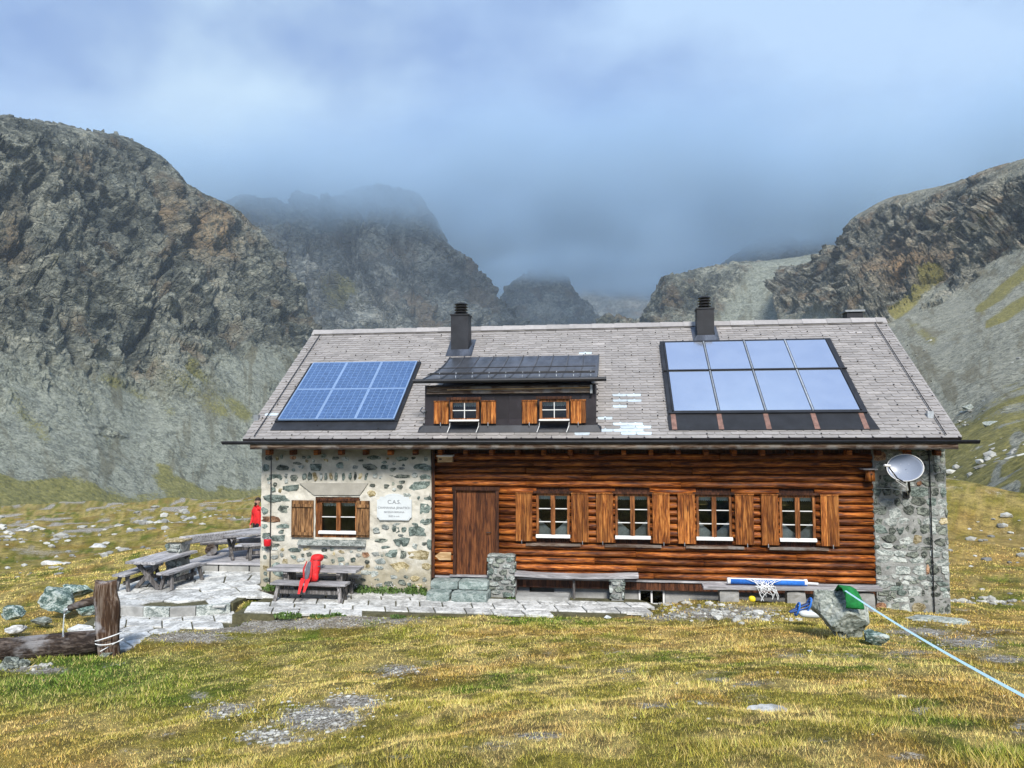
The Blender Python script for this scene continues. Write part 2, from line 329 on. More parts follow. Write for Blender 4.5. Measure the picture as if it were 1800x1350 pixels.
# tinted slates
m, t, b, o = node_mat('roof slate'); N = NT(t); p = N.pos(); tint = N.attr('tint', 'Color')
f = N.noise(p, 9, 6, .65); col = N.mix(N.mr(f, .3, .75), bright(.8, (1, 1, 1)), (1.0, 1.0, 1.0)); col = N.mix(1.0, tint, col, 'MULTIPLY')
col = N.mix(N.mr(N.noise(p, 1.3, 5, .6), .55, .75, 0, .35), col, (.2, .19, .17))
N.l(col, b.inputs['Base Color']); b.inputs['Roughness'].default_value = .55; b.inputs['Specular IOR Level'].default_value = .35; N.l(N.bump(f, .3, .01), b.inputs['Normal']); M['slate'] = m
# glass
m, t, b, o = node_mat('window glass'); N = NT(t); t.nodes.remove(b)
gl = N.n('ShaderNodeBsdfGlossy'); gl.inputs['Roughness'].default_value = .02; gl.inputs['Color'].default_value = (.9, .95, 1, 1); tr = N.n('ShaderNodeBsdfTransparent'); tr.inputs['Color'].default_value = (.82, .86, .86, 1)
fr = N.n('ShaderNodeFresnel'); fr.inputs['IOR'].default_value = 1.45; mx = N.n('ShaderNodeMixShader'); N.l(fr.outputs[0], mx.inputs['Fac']); N.l(tr.outputs[0], mx.inputs[1]); N.l(gl.outputs[0], mx.inputs[2]); N.l(mx.outputs[0], o.inputs['Surface']); M['glass'] = m
# solar collector glass: pale, mirror like
m, t, b, o = node_mat('collector glass'); N = NT(t); b.inputs['Metallic'].default_value = .85; b.inputs['Roughness'].default_value = .16; b.inputs['Specular IOR Level'].default_value = 1.0
b.inputs['Coat Weight'].default_value = 1.0; b.inputs['Coat Roughness'].default_value = .06; b.inputs['Coat IOR'].default_value = 2.6
N.l(N.mix(N.mr(N.noise(N.pos(), 1.5, 4), .3, .7), (.74, .8, .9), (.82, .87, .95)), b.inputs['Base Color']); M['collector'] = m
m, t, b, o = node_mat('photovoltaic cell'); N = NT(t); f = N.vor(N.pos(), 26, 'F1', 'Color'); hs = N.n('ShaderNodeSeparateColor'); N.l(f, hs.inputs[0])
N.l(N.ramp(hs.outputs[0], [(0, (.022, .06, .16)), (.5, (.034, .088, .22)), (1, (.06, .125, .28))]), b.inputs['Base Color']); b.inputs['Roughness'].default_value = .3; b.inputs['Coat Weight'].default_value = .8; b.inputs['Coat Roughness'].default_value = .08; M['cell'] = m
M['cellback'] = flat('pale blue cell grid', (.2, .3, .48), .35)
# water thread
m, t, b, o = node_mat('running water'); b.inputs['Base Color'].default_value = (.85, .92, .95, 1); b.inputs['Roughness'].default_value = .1; b.inputs['Transmission Weight'].default_value = .6; b.inputs['IOR'].default_value = 1.33; M['water'] = m
# near ground
m, t, b, o = node_mat('alpine turf'); N = NT(t); p = N.pos(); tint = N.attr('tint', 'Color'); dirt = N.attr('dirt')
f = N.noise(p, 2.2, 8, .68); g = N.noise(p, 14, 6, .7); k = N.noise(p, 70, 4, .65)
col = N.mix(N.mr(N.math('ADD', N.math('MULTIPLY', g, .5), N.math('MULTIPLY', f, .5)), .38, .62), bright(.5, (1, 1, 1)), (1.35, 1.28, 1.15)); col = N.mix(1.0, tint, col, 'MULTIPLY')
col = N.mix(N.mr(k, .5, .75, 0, .5), col, (.1, .075, .035)); 
grav = N.ramp(N.mr(N.noise(p, 30, 5, .75), .36, .64), [(.1, (.1, .09, .07)), (.5, (.36, .33, .275)), (.92, (.62, .6, .55))])
grav = N.mix(N.mr(N.noise(p, 4, 5), .4, .65, 0, .6), grav, (.17, .14, .1))
col = N.mix(N.mr(N.math('ADD', dirt, N.math('MULTIPLY', N.math('SUBTRACT', N.math('ADD', N.math('MULTIPLY', g, .6), N.math('MULTIPLY', f, .4)), .5), 2.2)), .35, .75), col, grav)
N.l(col, b.inputs['Base Color']); b.inputs['Roughness'].default_value = .95; b.inputs['Specular IOR Level'].default_value = .1
N.l(N.bump(N.math('ADD', g, N.math('MULTIPLY', k, .6)), .9, .06, N.bump(N.noise(p, 1.3, 5, .6), .8, .35)), b.inputs['Normal']); M['turf'] = m
# grass blades
m, t, b, o = node_mat('grass blades'); N = NT(t); N.l(N.attr('tint', 'Color'), b.inputs['Base Color']); b.inputs['Roughness'].default_value = .75; b.inputs['Specular IOR Level'].default_value = .15; M['blade'] = m
# mountains: rock / scree / veg masks come from the mesh
def mountain_mat(name, k=1.0, size=1.0):
    m, t, b, o = node_mat(name); N = NT(t); p = N.pos((1, 1, 1.0)); ps = N.pos((1, 1, 1.35), 0, (.35, .5, .2)); uvv = N.pos((1, 1, 1), uv=True)
    rock = N.attr('rock'); veg = N.attr('veg'); och = N.attr('ochre'); s_ = 1/size
    n1 = N.noise(ps, .03*s_, 10, .68, .7); n2 = N.noise(ps, .28*s_, 8, .72, .4); n3 = N.noise(p, 1.1*s_, 6, .75)
    cr = N.vor(ps, .16*s_, 'DISTANCE_TO_EDGE'); cr2 = N.vor(ps, .5*s_, 'DISTANCE_TO_EDGE')
    rc = N.ramp(N.mr(N.math('ADD', N.math('MULTIPLY', n1, .5), N.math('MULTIPLY', n2, .5)), .36, .64), [(.05, bright(k, (.034, .04, .038))), (.4, bright(k, (.1, .108, .1))), (.65, bright(k, (.17, .178, .16))), (.95, bright(k, (.33, .33, .29)))])
    rc = N.mix(N.mr(N.noise(p, .035*s_, 5, .6), .52, .66, 0, .55), rc, bright(k, (.17, .12, .075)))
    rc = N.mix(N.math('MULTIPLY', och, N.mr(n2, .35, .6)), rc, bright(k, (.3, .2, .11)))
    sc_ = N.ramp(N.mr(N.math('ADD', N.math('MULTIPLY', n3, .55), N.math('MULTIPLY', N.noise(p, 3.5*s_, 3, .7), .45)), .34, .66), [(.05, bright(k, (.095, .101, .088))), (.5, bright(k, (.165, .177, .155))), (.95, bright(k, (.27, .28, .245)))])
    sp1 = N.vor(p, .42*s_, 'F1', 'Color'); sp2 = N.vor(p, 1.1*s_, 'F1', 'Color'); spk = N.mix(.5, sp1, sp2); bw = N.n('ShaderNodeRGBToBW'); N.l(spk, bw.inputs[0]); spv = N.mr(bw.outputs[0], .25, .8)
    sc_ = N.mix(N.math('MULTIPLY', N.mr(spv, .78, .97), .6), sc_, bright(k, (.27, .28, .255))); sc_ = N.mix(N.math('MULTIPLY', N.mr(spv, .3, .05), .6), sc_, bright(k, (.045, .05, .046)))
    st = N.noise(N.pos((.07, .02, 1), uv=True), 1.0, 6, .62, 1.2); sc_ = N.mix(N.mr(st, .5, .72, 0, .5), sc_, bright(k, (.185, .195, .178))); sc_ = N.mix(N.mr(st, .36, .5, .6, 0), sc_, bright(k, (.085, .078, .052)))
    vg = N.ramp(N.noise(p, .6*s_, 7, .7), [(.32, bright(k, (.055, .055, .018))), (.5, bright(k, (.13, .125, .036))), (.68, bright(k, (.23, .205, .075)))])
    col = N.mix(N.mr(N.math('ADD', rock, N.math('MULTIPLY', N.math('SUBTRACT', n2, .5), .7)), .4, .6), sc_, rc)
    vf = N.mr(N.math('ADD', veg, N.math('MULTIPLY', N.math('SUBTRACT', n3, .5), 1.1)), .42, .62); col = N.mix(N.math('MULTIPLY', vf, .88), col, vg)
    N.l(col, b.inputs['Base Color']); b.inputs['Roughness'].default_value = .95; b.inputs['Specular IOR Level'].default_value = .12
    hb = N.math('ADD', N.math('MULTIPLY', n2, .7), N.math('MULTIPLY', N.mr(cr, 0, .12), .25)); hb = N.math('ADD', hb, N.math('MULTIPLY', N.mr(cr2, 0, .12), .12)); hb = N.math('MULTIPLY', hb, N.math('ADD', N.math('MULTIPLY', rock, .9), .1))
    hb = N.math('ADD', hb, N.math('ADD', N.math('MULTIPLY', n3, .05), N.math('MULTIPLY', spv, .03))); N.l(N.bump(hb, 1.0, 3.5*size), b.inputs['Normal']); return m
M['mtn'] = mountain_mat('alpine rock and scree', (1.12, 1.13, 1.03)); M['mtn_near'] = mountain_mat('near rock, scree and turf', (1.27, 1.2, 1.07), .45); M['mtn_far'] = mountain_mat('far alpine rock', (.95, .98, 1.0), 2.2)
# ================================================================== TERRAIN
def pixof(P):
    d = np.asarray(P)-CAM; z = np.maximum(d@_f, .05); return 900+FPX*(d@_r)/z, 675-FPX*(d@_u)/z
PAV = -0.42
CT = [(8.43, -17.1, 1.95), (4, -17, 1.6), (13, -17, 2.25), (8.4, -24, 2.4), (0, -20, .9), (18, -20, 2.5), (-8, -14, -.6), (22, -10, 1.0), (30, -30, 3), (-20, -30, -1), (8, -50, 2)]
for u, v, z in [(900, 1345, 1.72), (0, 1345, .75), (1800, 1345, 2.0), (450, 1345, 1.3), (1350, 1345, 1.9), (0, 1215, -.25), (300, 1215, .15), (900, 1200, .78), (900, 1125, .1), (900, 1092, -.33), (600, 1150, -.05), (600, 1105, -.45),
                (1480, 1128, .55), (1750, 1150, .62), (1800, 1105, .12), (1300, 1078, -.05), (1300, 1130, .45), (1240, 1056, -.36), (1540, 1066, -.4), (1640, 1082, -.5), (1750, 1066, -.85), (1750, 1040, -.9), (1760, 1000, -1.25), (1750, 950, -1.6), (1780, 895, -1.7), (1700, 900, -2.2), (1750, 850, -1.3),
                (190, 1152, -.55), (60, 1172, -.5), (100, 1100, -.75), (0, 1118, -.65), (0, 1040, -1.3), (150, 1010, -1.6), (0, 1000, -1.9), (150, 960, -3.0), (0, 940, -4.3), (300, 935, -2.6), (400, 900, -5), (0, 918, -7.5), (200, 900, -9.5), (0, 890, -26), (400, 878, -16), (-400, 900, -22), (300, 1108, -.62), (450, 1100, -.6), (330, 960, -1.0)]:
    CT.append(tuple(gz(u, v, z)))
CT += [(-.8, 4, -.62), (8, 9, -.9), (17, 3, -.85), (17, 9, -1.2), (-4, 8, -1.6), (0, -.5, -.55), (4, -1, -.6), (9, -1, -.6), (14, -.6, -.5), (3, -2.5, -.43), (8, -2.3, -.42), (30, 10, -1.6), (40, 40, -3), (8, 60, -8), (0, 200, -25)]
for a in range(0, 360, 20):
    c, s = math.cos(math.radians(a)), math.sin(math.radians(a))
    zz = -30 if s > .2 else -8
    if c > .5 or s > .2: continue
    for R_ in (450, 1500): CT.append((8+R_*c, -17+R_*s, zz*(1.0 if R_ < 1000 else 1.3)))
MC1 = [(-700, [(915, 200), (840, 222), (740, 252), (640, 285), (450, 340), (250, 390), (60, 450), (150, 700)]),
       (-250, [(915, 225), (840, 247), (760, 272), (690, 300), (520, 355), (350, 410), (180, 465), (250, 700)]),
       (0, [(915, 245), (840, 268), (770, 292), (690, 320), (540, 375), (370, 430), (206, 490), (280, 720)]),
       (80, [(912, 255), (840, 278), (770, 302), (695, 331), (545, 387), (380, 443), (219, 505), (290, 730)]),
       (160, [(910, 265), (840, 288), (770, 314), (700, 344), (550, 400), (390, 455), (228, 520), (300, 740)]),
       (200, [(908, 275), (840, 298), (775, 324), (712, 352), (560, 410), (395, 468), (236, 535), (312, 750)]),
       (250, [(905, 285), (840, 309), (780, 336), (722, 364), (570, 420), (412, 480), (256, 550), (330, 760)]),
       (300, [(902, 294), (838, 318), (772, 346), (700, 376), (572, 430), (430, 492), (292, 563), (365, 775)]),
       (350, [(898, 306), (832, 332), (765, 360), (672, 396), (575, 446), (455, 508), (338, 583), (410, 795)]),
       (420, [(895, 325), (830, 352), (755, 382), (650, 424), (580, 470), (480, 530), (376, 600), (450, 800)]),
       (480, [(890, 345), (825, 372), (745, 402), (635, 455), (590, 500), (515, 560), (438, 630), (500, 830)]),
       (520, [(885, 360), (820, 392), (735, 424), (640, 478), (605, 522), (555, 580), (502, 650), (550, 840)]),
       (550, [(880, 375), (815, 407), (740, 442), (670, 492), (637, 540), (605, 600), (570, 665), (610, 850)]),
       (580, [(880, 390), (815, 422), (760, 457), (715, 502), (690, 550), (665, 610), (640, 680), (680, 860)]),
       (660, [(880, 400), (830, 432), (800, 462), (780, 512), (765, 560), (750, 620), (740, 690), (760, 870)])]
MC7 = [(1370, [(800, 180), (760, 230), (700, 300), (640, 380), (590, 460), (530, 560), (470, 640), (520, 800)]), (1425, [(815, 160), (765, 205), (700, 265), (640, 340), (575, 420), (515, 510), (462, 590), (505, 780)]), (1455, [(820, 150), (770, 190), (700, 250), (635, 320), (565, 400), (500, 480), (440, 555), (500, 750)]),
       (1478, [(830, 135), (775, 175), (700, 235), (632, 305), (560, 385), (492, 465), (432, 540), (490, 750)]), (1492, [(840, 120), (780, 160), (700, 222), (630, 290), (556, 370), (480, 450), (392, 528), (450, 750)]), (1525, [(850, 110), (790, 145), (705, 205), (625, 275), (548, 360), (465, 440), (368, 518), (430, 720)]),
       (1560, [(860, 100), (800, 130), (710, 190), (622, 260), (540, 350), (450, 430), (350, 508), (420, 700)]), (1600, [(875, 85), (810, 110), (715, 170), (620, 242), (535, 335), (445, 410), (339, 490), (410, 670)]), (1650, [(888, 75), (820, 97), (720, 150), (620, 225), (530, 320), (440, 390), (328, 470), (400, 650)]),
       (1700, [(897, 65), (830, 82), (725, 132), (620, 207), (522, 310), (425, 370), (314, 445), (390, 630)]), (1750, [(905, 56), (840, 70), (730, 115), (620, 190), (510, 300), (410, 350), (297, 420), (380, 600)]), (1800, [(910, 50), (845, 62), (730, 107), (615, 180), (500, 290), (400, 340), (279, 410), (365, 600)]),
       (1850, [(915, 45), (850, 56), (730, 100), (610, 170), (490, 280), (390, 330), (262, 400), (350, 600)]), (2300, [(935, 38), (875, 48), (730, 88), (560, 155), (420, 255), (300, 305), (130, 375), (250, 600)])]
for _mc in (MC1, MC7):
    for mu_, mr_ in _mc:
        for mk_, (mv_, md_) in enumerate(mr_[:2]):
            mp_ = dd(mu_, mv_, md_); CT.append((mp_[0], mp_[1], mp_[2]+(1.2 if mk_ == 0 else -12.0)))
CT = np.array(CT); XY = CT[:, :2]
K = np.linalg.norm(XY[:, None]-XY[None], axis=2); n_ = len(CT)
A = np.zeros((n_+3, n_+3)); A[:n_, :n_] = K+np.eye(n_)*-1e-3; A[:n_, n_] = 1; A[:n_, n_+1:] = XY; A[n_:, :n_] = A[:n_, n_:].T
TPS = np.linalg.solve(A, np.concatenate([CT[:, 2], np.zeros(3)]))
def inpoly(x, y, poly):
    r = np.zeros(len(x), bool); j = len(poly)-1
    for i in range(len(poly)):
        xi, yi = poly[i]; xj, yj = poly[j]; c = ((yi > y) != (yj > y)) & (x < (xj-xi)*(y-yi)/((yj-yi) or 1e-9)+xi); r ^= c; j = i
    return r
g2 = lambda u, v, z: tuple(gz(u, v, z)[:2])
PAVE_POLY = [g2(408, 1077, PAV), g2(470, 1045, PAV), (1.0, -.02), (9.0, -.02), (9.45, -.55), g2(1140, 1068, PAV), g2(1090, 1078, PAV)]
TERR_POLY = [g2(205, 1061, -.42), g2(300, 1064, -.42), g2(410, 1058, -.42), g2(452, 1040, -.42), (-.06, -.1), (-.06, 2.6), g2(330, 1003, -.42), g2(240, 1018, -.42), g2(180, 1040, -.42)]
LOW_POLY = [g2(120, 1112, -.62), g2(165, 1082, -.62), g2(230, 1073, -.62), g2(405, 1070, -.62), g2(470, 1084, -.62), g2(415, 1101, -.62), g2(330, 1106, -.62), g2(265, 1118, -.62), g2(215, 1152, -.62), g2(150, 1130, -.62)]
HOUSE = [(-.1, -.03), (15.7, -.03), (15.7, 6.8), (-.1, 6.8)]
def ground_z(x, y, micro=True):
    x = np.asarray(x, float); y = np.asarray(y, float); z = np.zeros(len(x))
    for a in range(0, len(x), 60000):
        q = np.stack([x[a:a+60000], y[a:a+60000]], 1); D = np.linalg.norm(q[:, None]-XY[None], axis=2)
        z[a:a+60000] = D@TPS[:n_]+TPS[n_]+q@TPS[n_+1:]
    if micro:
        P = np.stack([x, y, 0*x], 1); d = np.hypot(x-CAM[0], y-CAM[1])
        z += (fbm(P*1.1, 3, 3)-.5)*.16+(fbm(P*5.0, 2, 9)-.5)*.05*np.clip(12/np.maximum(d, 1), 0, 1)+(fbm(P*.12, 3, 5)-.5)*np.clip((d-18)/30, 0, 1)*1.6+(fbm(P*.02, 3, 6)-.5)*np.clip((d-60)/150, 0, 1)*np.clip((320-d)/120, 0, 1)*5
    for poly, zz in ((PAVE_POLY, PAV-.07), (TERR_POLY, PAV-.07), (LOW_POLY, -.62-.07)):
        k = inpoly(x, y, poly); z[k] = np.minimum(z[k], zz)
    k = inpoly(x, y, HOUSE); z[k] = np.minimum(z[k], -.75)
    return z
def gz1(x, y): return float(ground_z(np.array([x]), np.array([y]))[0])
DIRT = [(560, 1262, 90, 26, 1), (620, 1235, 60, 14, 1), (470, 1290, 60, 12, .9), (400, 1250, 70, 20, .8), (700, 1180, 50, 14, .9), (350, 1222, 30, 10, .8), (470, 1300, 90, 10, .8), (240, 1320, 60, 10, .4),
        (520, 1097, 150, 11, 1.1), (330, 1120, 90, 12, 1.1), (650, 1088, 110, 10, 1), (420, 1105, 90, 10, 1), (1270, 1078, 120, 16, .9), (1180, 1085, 60, 10, .8), (1620, 1110, 70, 12, .9), (1700, 1130, 90, 16, .8), (1760, 1160, 60, 12, .8), (1740, 1110, 110, 10, .6), (1590, 1150, 60, 12, .6),
        (1620, 1247, 22, 16, .8), (1260, 1195, 30, 8, .7), (1240, 1235, 60, 10, .5), (860, 1312, 70, 14, .55), (760, 1165, 40, 10, .5), (1380, 1150, 60, 10, .5), (1790, 1275, 20, 20, .8), (1000, 1175, 40, 10, .4), (60, 1178, 70, 9, .9), (1150, 1242, 70, 9, .7), (950, 1292, 60, 10, .65), (300, 1292, 60, 9, .55), (1450, 1300, 60, 11, .6), (700, 1330, 70, 9, .6), (1600, 1330, 60, 9, .6), (1100, 1180, 60, 7, .6), (1330, 1200, 50, 8, .6)]
def ground_attr(P):
    u, v = pixof(P); d = np.hypot(P[:, 0]-CAM[0], P[:, 1]-CAM[1])
    Q = P.copy(); Q[:, 2] = 0
    a = fbm(Q*.55, 4, 21); b_ = fbm(Q*2.4, 4, 33); c_ = fbm(Q*.9+7, 4, 41); e_ = fbm(Q*6, 3, 51)
    green = np.array((.115, .15, .022)); olive = np.array((.215, .195, .04)); straw = np.array((.4, .325, .125)); rust = np.array((.3, .165, .05)); dk = np.array((.11, .085, .04)); lush = np.array((.055, .115, .014))
    col = olive+(green-olive)*sstep(.5, .66, a)[:, None]
    col = col+(straw-col)*(sstep(.42, .6, b_)*.85)[:, None]
    col = col+(rust-col)*(sstep(.57, .7, c_)*.42)[:, None]
    col = col+(dk-col)*(sstep(.6, .74, e_)*.45)[:, None]
    for (uu, vv, ru, rv, st) in [(120, 1200, 190, 45, .95), (30, 1210, 90, 40, .5), (300, 1190, 170, 50, .5), (520, 1130, 160, 25, .45), (960, 1090, 70, 14, .7), (700, 1110, 60, 15, .4), (150, 1170, 60, 20, .6), (1700, 800, 90, 35, .5), (520, 1275, 60, 20, .3), (1560, 1000, 50, 20, .3)]:
        w = np.exp(-((u-uu)/ru)**2-((v-vv)/rv)**2)*st; col = col+((lush if st > .42 else green)*1.05-col)*(w*(.55+.6*b_)).clip(0, 1)[:, None]
    for (uu, vv, ru, rv, st) in [(60, 1330, 160, 60, .6), (150, 1065, 50, 20, .7), (1740, 1090, 100, 20, .7), (1200, 1120, 160, 20, .45), (1650, 1040, 60, 30, .4), (1740, 980, 120, 25, .6), (1740, 930, 130, 40, .45)]:
        w = np.exp(-((u-uu)/ru)**2-((v-vv)/rv)**2)*st; col = col+(np.array((.37, .25, .085))-col)*(w*(.5+.9*b_)).clip(0, 1)[:, None]
    dirt = np.zeros(len(P))
    for (uu, vv, ru, rv, st) in DIRT: dirt = np.maximum(dirt, st*np.exp(-((u-uu)/ru)**2-((v-vv-.12*(uu-u)*0)/rv)**2))
    dirt *= (d < 60); dirt = dirt*(.45+1.1*b_); dirt = np.maximum(dirt, .42*sstep(.66, .76, fbm(Q*1.7, 4, 61)))
    far = sstep(22, 60, d); rk = sstep(.52, .66, fbm(Q*.35, 5, 71, .6)); dirt = np.maximum(dirt, far*rk*.85)
    return np.clip(col, .01, .6), np.clip(dirt, 0, 1)
def ring():
    th0 = math.atan2(_f[1], _f[0])
    a1 = np.radians(np.linspace(-40, 40, 460)); a2 = np.radians(np.linspace(40, 320, 60)[1:-1]); ang = th0+np.concatenate([a1, a2, [a1[0]+2*math.pi]])
    rr = [0.6]
    while rr[-1] < 6000: r_ = rr[-1]; rr.append(r_*(1.09 if r_ < 2.4 else 1.0125 if r_ < 20 else 1.03 if r_ < 150 else 1.14))
    rr = np.array(rr); X = CAM[0]+rr[:, None]*np.cos(ang)[None]; Y = CAM[1]+rr[:, None]*np.sin(ang)[None]
    return X.ravel(), Y.ravel(), len(rr), len(ang)
gx, gy, nr, na = ring(); gzz = ground_z(gx, gy); GP = np.stack([gx, gy, gzz], 1)
gc, gd = ground_attr(GP)
F_ = gridfaces(nr, na)[:, ::-1]
V_ = np.concatenate([GP, [[CAM[0], CAM[1], gz1(CAM[0], CAM[1])]]]); 
ground = bigmesh('ground', V_, F_, M['turf'], {'tint': np.concatenate([gc, gc[:1]]), 'dirt': np.concatenate([gd, [0]])}, True, 'structure')
setp(ground, 'dry alpine turf and bare gravel sloping down to the hut', 'ground')
# ------------------------------------------------------------------ mountains
def cr(Pm, x, xs):   # cubic interpolation of rows Pm (n,...) at xs over knots x (monotone-ish Catmull-Rom)
    n = len(x); i = np.clip(np.searchsorted(x, xs, 'right')-1, 0, n-2); h = (x[i+1]-x[i]); t = (xs-x[i])/h
    def tang(j):
        a = np.clip(j-1, 0, n-1); c = np.clip(j+1, 0, n-1); dx = (x[c]-x[a]); return (Pm[c]-Pm[a])/dx.reshape(-1, *([1]*(Pm.ndim-1)))
    sh = (-1, *([1]*(Pm.ndim-1))); t = t.reshape(sh); h = h.reshape(sh)
    return (2*t**3-3*t**2+1)*Pm[i]+(t**3-2*t**2+t)*h*tang(i)+(-2*t**3+3*t**2)*Pm[i+1]+(t**3-t**2)*h*tang(i+1)
def blob(u, v, L): 
    r = np.zeros(len(u))
    for (a, b, ra, rb, s) in L: r = np.maximum(r, s*np.exp(-((u-a)/ra)**2-((v-b)/rb)**2))
    return r
def strip(u, v, L):
    r = np.zeros(len(u))
    for (a, b, c, d, w, s) in L:
        dx, dy = c-a, d-b; ll = math.hypot(dx, dy); t = np.clip(((u-a)*dx+(v-b)*dy)/ll**2, 0, 1); q = np.hypot(u-a-t*dx, v-b-t*dy); r = np.maximum(r, s*np.exp(-(q/w)**2))
    return r
def mountain(name, cols, nu, rows_n, rock, amp, seed, mat, dense=None, ribs=1.0, vegf=None, label='', bands=0.0, ochre=None, gully=()):
    us = np.array([c[0] for c in cols], float); G = np.array([[dd(c[0], v, d) for v, d in c[1]] for c in cols])   # (nc, nrw, 3)
    VV = np.array([[v for v, d in c[1]] for c in cols], float); UU = np.repeat(us[:, None], VV.shape[1], 1)
    G4 = np.concatenate([G, UU[..., None], VV[..., None]], 2)
    if dense: a, b = dense; uu = np.unique(np.concatenate([np.linspace(us[0], a, 24), np.linspace(a, b, nu), np.linspace(b, us[-1], 24)]))
    else: uu = np.linspace(us[0], us[-1], nu)
    Gu = cr(G4, us, uu)                                   # (nu, nrw, 5)
    tk = np.arange(G.shape[1], dtype=float); ts = np.concatenate([np.linspace(i, i+1, n, endpoint=False) for i, n in enumerate(rows_n)]+[[tk[-1]]])
    Gt = cr(np.swapaxes(Gu, 0, 1), tk, ts)                # (nt, nu, 5)
    nt_, nu_ = Gt.shape[:2]; P = Gt[..., :3]
    du = np.gradient(P, axis=1); dt = np.gradient(P, axis=0); Nn = np.cross(du, dt); Nn /= np.maximum(np.linalg.norm(Nn, axis=2, keepdims=True), 1e-9)
    tocam = CAM-P; sg = np.sign((Nn*tocam).sum(2, keepdims=True)); sg[sg == 0] = 1; 
    crest = len(rows_n)-1; front = (ts < crest)[:, None, None]; Nn = np.where(front, Nn*sg, np.array([0, 0, 1.0]))
    Q = P.reshape(-1, 3); tt = np.repeat(ts, nu_); u_ = Gt[..., 3].ravel(); v_ = Gt[..., 4].ravel()
    rk = rock(u_, v_, tt) if callable(rock) else np.interp(tt, tk, rock); rk = np.clip(rk+(fbm(Q/40., 4, seed+5)-.5)*1.1*(rk > .03)*(rk < .97), 0, 1)
    sc = amp
    W3 = Q+(np.stack([fbm(Q/(60*sc), 2, seed+70+i) for i in range(3)], 1)-.5)*40*sc
    Qr = W3*np.array([1, 1, .42])                          # steep ribs
    a = (ridged(Qr/(95*sc), 4, seed, .5)-.62)*27*sc*ribs
    W4 = Q+(np.stack([fbm(Q/(9*sc), 2, seed+80+i) for i in range(3)], 1)-.5)*7*sc; Wf = W4@np.array([[.9, .1, .35], [-.2, .95, .2], [-.25, -.15, .75]])
    a = a+facets(Wf, 26*sc, seed+7)*6*sc+facets(Wf, 10*sc, seed+107)*3.8*sc+facets(Wf, 4.2*sc, seed+207)*2.1*sc
    th = W3@np.array([.25, .35, 1.0]); stra = np.abs(((th/(8*sc)) % 1)-.5)*2
    a = a+(stra-.5)*2.4*sc*sstep(.4, .6, fbm(Q/(50*sc), 3, seed+44))*(1+bands)+(ridged(W3/(9*sc), 3, seed+31, .6)-.6)*4*sc
    s_ = (fbm(Q/(30*sc), 4, seed+61)-.5)*4*sc+(fbm(Q/(4*sc), 3, seed+63)-.5)*.55*sc
    fade = np.clip(tt/.25, 0, 1); edge = 1-.85*np.exp(-((tt-crest)/.3)**2)
    if gully: wob = (fbm(Q/(14*sc), 3, seed+333)-.5)*44; a = a-13*sc*strip(u_+wob, v_+wob*.4, gully)
    disp = (rk*a+(1-rk)*s_)*fade*edge
    V = Q+Nn.reshape(-1, 3)*disp[:, None]
    vg = vegf(u_, v_, tt, Q) if vegf else np.zeros(len(Q))
    oc = ochre(u_, v_) if ochre else np.zeros(len(Q))
    ln = np.concatenate([[0], np.cumsum(np.linalg.norm(np.diff(P[:, nu_//2], axis=0), axis=1))]); wd = np.concatenate([[0], np.cumsum(np.linalg.norm(np.diff(P[nt_//2], axis=0), axis=1))])
    uv = np.stack(np.meshgrid(wd, ln), -1).reshape(-1, 2)
    V = V.reshape(nt_, nu_, 3); sk = V[:1].copy(); sk[..., 2] = -75; V = np.concatenate([sk, V], 0).reshape(-1, 3); pad = lambda a: np.concatenate([a[:nu_], a]); rk, vg, oc, uv = pad(rk), pad(vg), pad(oc), pad(uv); nt_ += 1
    o = bigmesh(name, V, gridfaces(nt_, nu_), mat, {'rock': rk, 'veg': np.clip(vg, 0, 1), 'ochre': np.clip(oc, 0, 1)}, True, 'structure', uv)
    return setp(o, label, 'mountain')
def veg1(u, v, t, Q):
    n = fbm(Q/18., 4, 301); r = strip(u, v, [(180, 665, 300, 720, 22, .75), (265, 655, 390, 725, 24, .8), (330, 660, 430, 730, 22, .8), (20, 690, 80, 770, 24, .6), (60, 500, 230, 570, 14, .5), (250, 470, 330, 560, 10, .35), (120, 555, 250, 590, 12, .4), (160, 700, 200, 790, 14, .5)])
    r = r*(.25+1.0*n); low = sstep(812, 872, v+ (n-.5)*120); return np.maximum(r, low*(.25+.9*n))
mountain('mountain', MC1, 430, [12, 56, 52, 92, 96, 90, 14], [0, 0, 0, .2, 1, 1, 1, 1], 1.0, 3, M['mtn'], (-40, 585), 1.0, veg1, 'steep grey rock mountain with scree cones above the picnic terrace', 0, lambda u, v: blob(u, v, [(370, 420, 40, 45, .9), (350, 400, 35, 30, .7), (300, 370, 30, 25, .5), (20, 430, 20, 60, .5)]), [(-20, 490, 90, 560, 9, 1), (90, 560, 140, 640, 9, .9), (265, 285, 300, 400, 8, .9), (320, 300, 335, 450, 10, 1), (420, 400, 480, 500, 8, .9), (300, 450, 220, 640, 9, .9), (370, 520, 440, 640, 9, .9), (150, 330, 200, 470, 8, .8), (60, 330, 20, 460, 9, .8), (480, 500, 530, 620, 9, .8), (200, 470, 330, 560, 8, .7)])
def crestcols(crest, base_v, base_d, crest_d, fr=(0, .3, .6, .85, 1), back=(60, 350)):
    out = []
    for u, v, *x in crest:
        cdist = crest_d+(x[0] if x else 0)
        rows = [(base_v+(v-base_v)*q**1.0, base_d+(cdist-base_d)*q**.9) for q in fr]; rows.append((v+back[0], cdist+back[1])); out.append((u, rows))
    return out
MC2 = crestcols([(340, 380), (420, 350), (480, 352), (508, 362), (518, 346), (545, 348), (565, 358), (620, 335), (690, 330), (735, 345), (762, 385), (785, 425), (808, 452), (830, 482), (852, 505), (868, 528), (884, 556), (905, 582), (960, 625), (1020, 650)], 720, 720, 1120)
